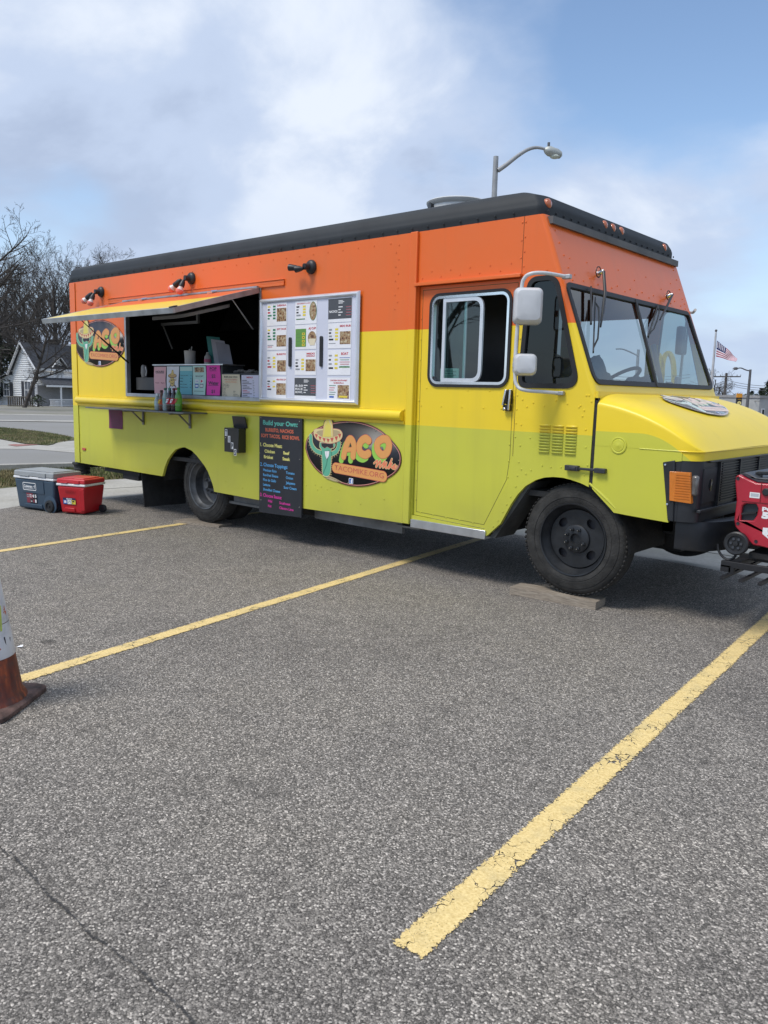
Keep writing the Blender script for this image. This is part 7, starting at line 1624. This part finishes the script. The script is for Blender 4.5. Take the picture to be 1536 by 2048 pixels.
a_ = gq(1526, 1055); poly(b, [(a_[0], a_[1]), (a_[0]+.16, a_[1]+.005), (a_[0]+.16, a_[1]-.10), (a_[0]+.05, a_[1]-.075), (a_[0], a_[1]-.04)], gm_, WHT); rect(b, a_[0]+.03, a_[0]+.14, a_[1]-.022, a_[1]-.008, lambda u, v: (u, gy-.002, v), RED); rect(b, a_[0]+.03, a_[0]+.12, a_[1]-.05, a_[1]-.042, lambda u, v: (u, gy-.002, v), RED); tag(b.build('label_print', gn, None, smooth=None), kind='stuff')
for q in ((1476, 957), (1476, 1047), (1512, 1083)): p = gq(*q); b = MB(); b.lathe((p[0], gy-.001, p[1]), [(.011, 0), (.011, .002), (.006, .001)], (0, -1, 0), 10); b.build('bolt', gn, INK)
p = gq(1533, 984); b = MB(); b.lathe((p[0], gy-.001, p[1]), [(.022, 0), (.024, .008), (.018, .014)], (0, -1, 0), 16); b.build('knob', gn, BLACK)
p = gq(1520, 1005); b = MB(); b.box(p[0]-.002, p[0]+.002, gy-.003, gy-.0005, p[1], p[1]+.13); b.build('panel_groove', gn, mat('red_dark2', (.16, .008, .012), .6)); b = MB(); p2 = gq(1484, 1003); b.box(p2[0], right, gy-.003, gy-.0005, p[1]-.004, p[1]); b.build('panel_groove', gn, MATS['red_dark2'])
pw_ = gq(1473, 1085)
for y in (gy-.05, gy+.55):
    b = MB(); b.lathe((pw_[0]+.01, y, pw_[1]), [(.070, -.045), (.074, -.035), (.074, -.005), (.066, .0), (.050, -.002), (.047, -.012), (.016, -.012), (.014, .002), (0, .003)], (0, -1, 0), 28); w_ = b.build('wheel', gn, BLACK)
    for k in range(6): b = MB(); a = k*1.047; b.lathe((pw_[0]+.01+.031*math.cos(a), y+.008, pw_[1]+.031*math.sin(a)), [(.009, 0), (.008, .004)], (0, -1, 0), 8); b.build('spoke_hole', w_, GD)
b = MB(); b.tube([(pw_[0]+.01, gy-.05, pw_[1]), (pw_[0]+.01, gy+.6, pw_[1])], .012, 8); b.build('axle', gn, BLACK)
b = MB(); b.box(8.12, right-.05, gy+.04, gy+.5, .485, .52); b.build('underframe', gn, CHAS)
rk_ = thing('cargo_rack', 'black steel rack on the front bumper carrying the generator', 'rack', (8.3, .4, .42)); RM = mat('rack_black', (.02, .02, .022), .5, .2, .15)
zr = .448
for y in (.10, .45, .82): b = MB(); b.box(8.0, 8.9, y, y+.03, zr-.02, zr+.02); b.build('rail', rk_, RM, bevel=.003)
for k in range(8): x = 8.04+k*.11; b = MB(); b.box(x, x+.022, -.02, .92, zr-.075, zr-.058); b.build('slat', rk_, RM)
for x in (8.05, 8.5): b = MB(); b.box(x, x+.03, .10, .13, zr-.06, zr-.019); b.build('upright', rk_, RM)
b = MB(); b.box(7.4, 8.1, 1.05, 1.15, .40, .46); b.box(8.0, 8.06, .1, 1.15, .40, .44); b.build('receiver_bar', rk_, RM)
b = MB(); P = [Vector((onp(*q, 1, .22))) for q in ((1436, 1088), (1437, 1100), (1444, 1112), (1455, 1119), (1466, 1117), (1472, 1108), (1473, 1098))]; b.tube(smoothline([tuple(p) for p in P], 4), .0085, 8); tag(b.build('power_cable', None, BLACK), 'black cable looping below the bumper beside the generator', 'cable')
# litter scrap and stones near the cone
b = MB(); p = onp(33, 1294, 2, .004); b.M = xf(p, .5); b.add([(0, 0, 0), (.035, .003, .004), (.03, .018, .012), (.004, .012, .003)], [(0, 1, 2, 3)]); tag(b.build('paper_scrap', None, PAPER, smooth=None), 'tiny white paper scrap on the asphalt behind the cone', 'litter')
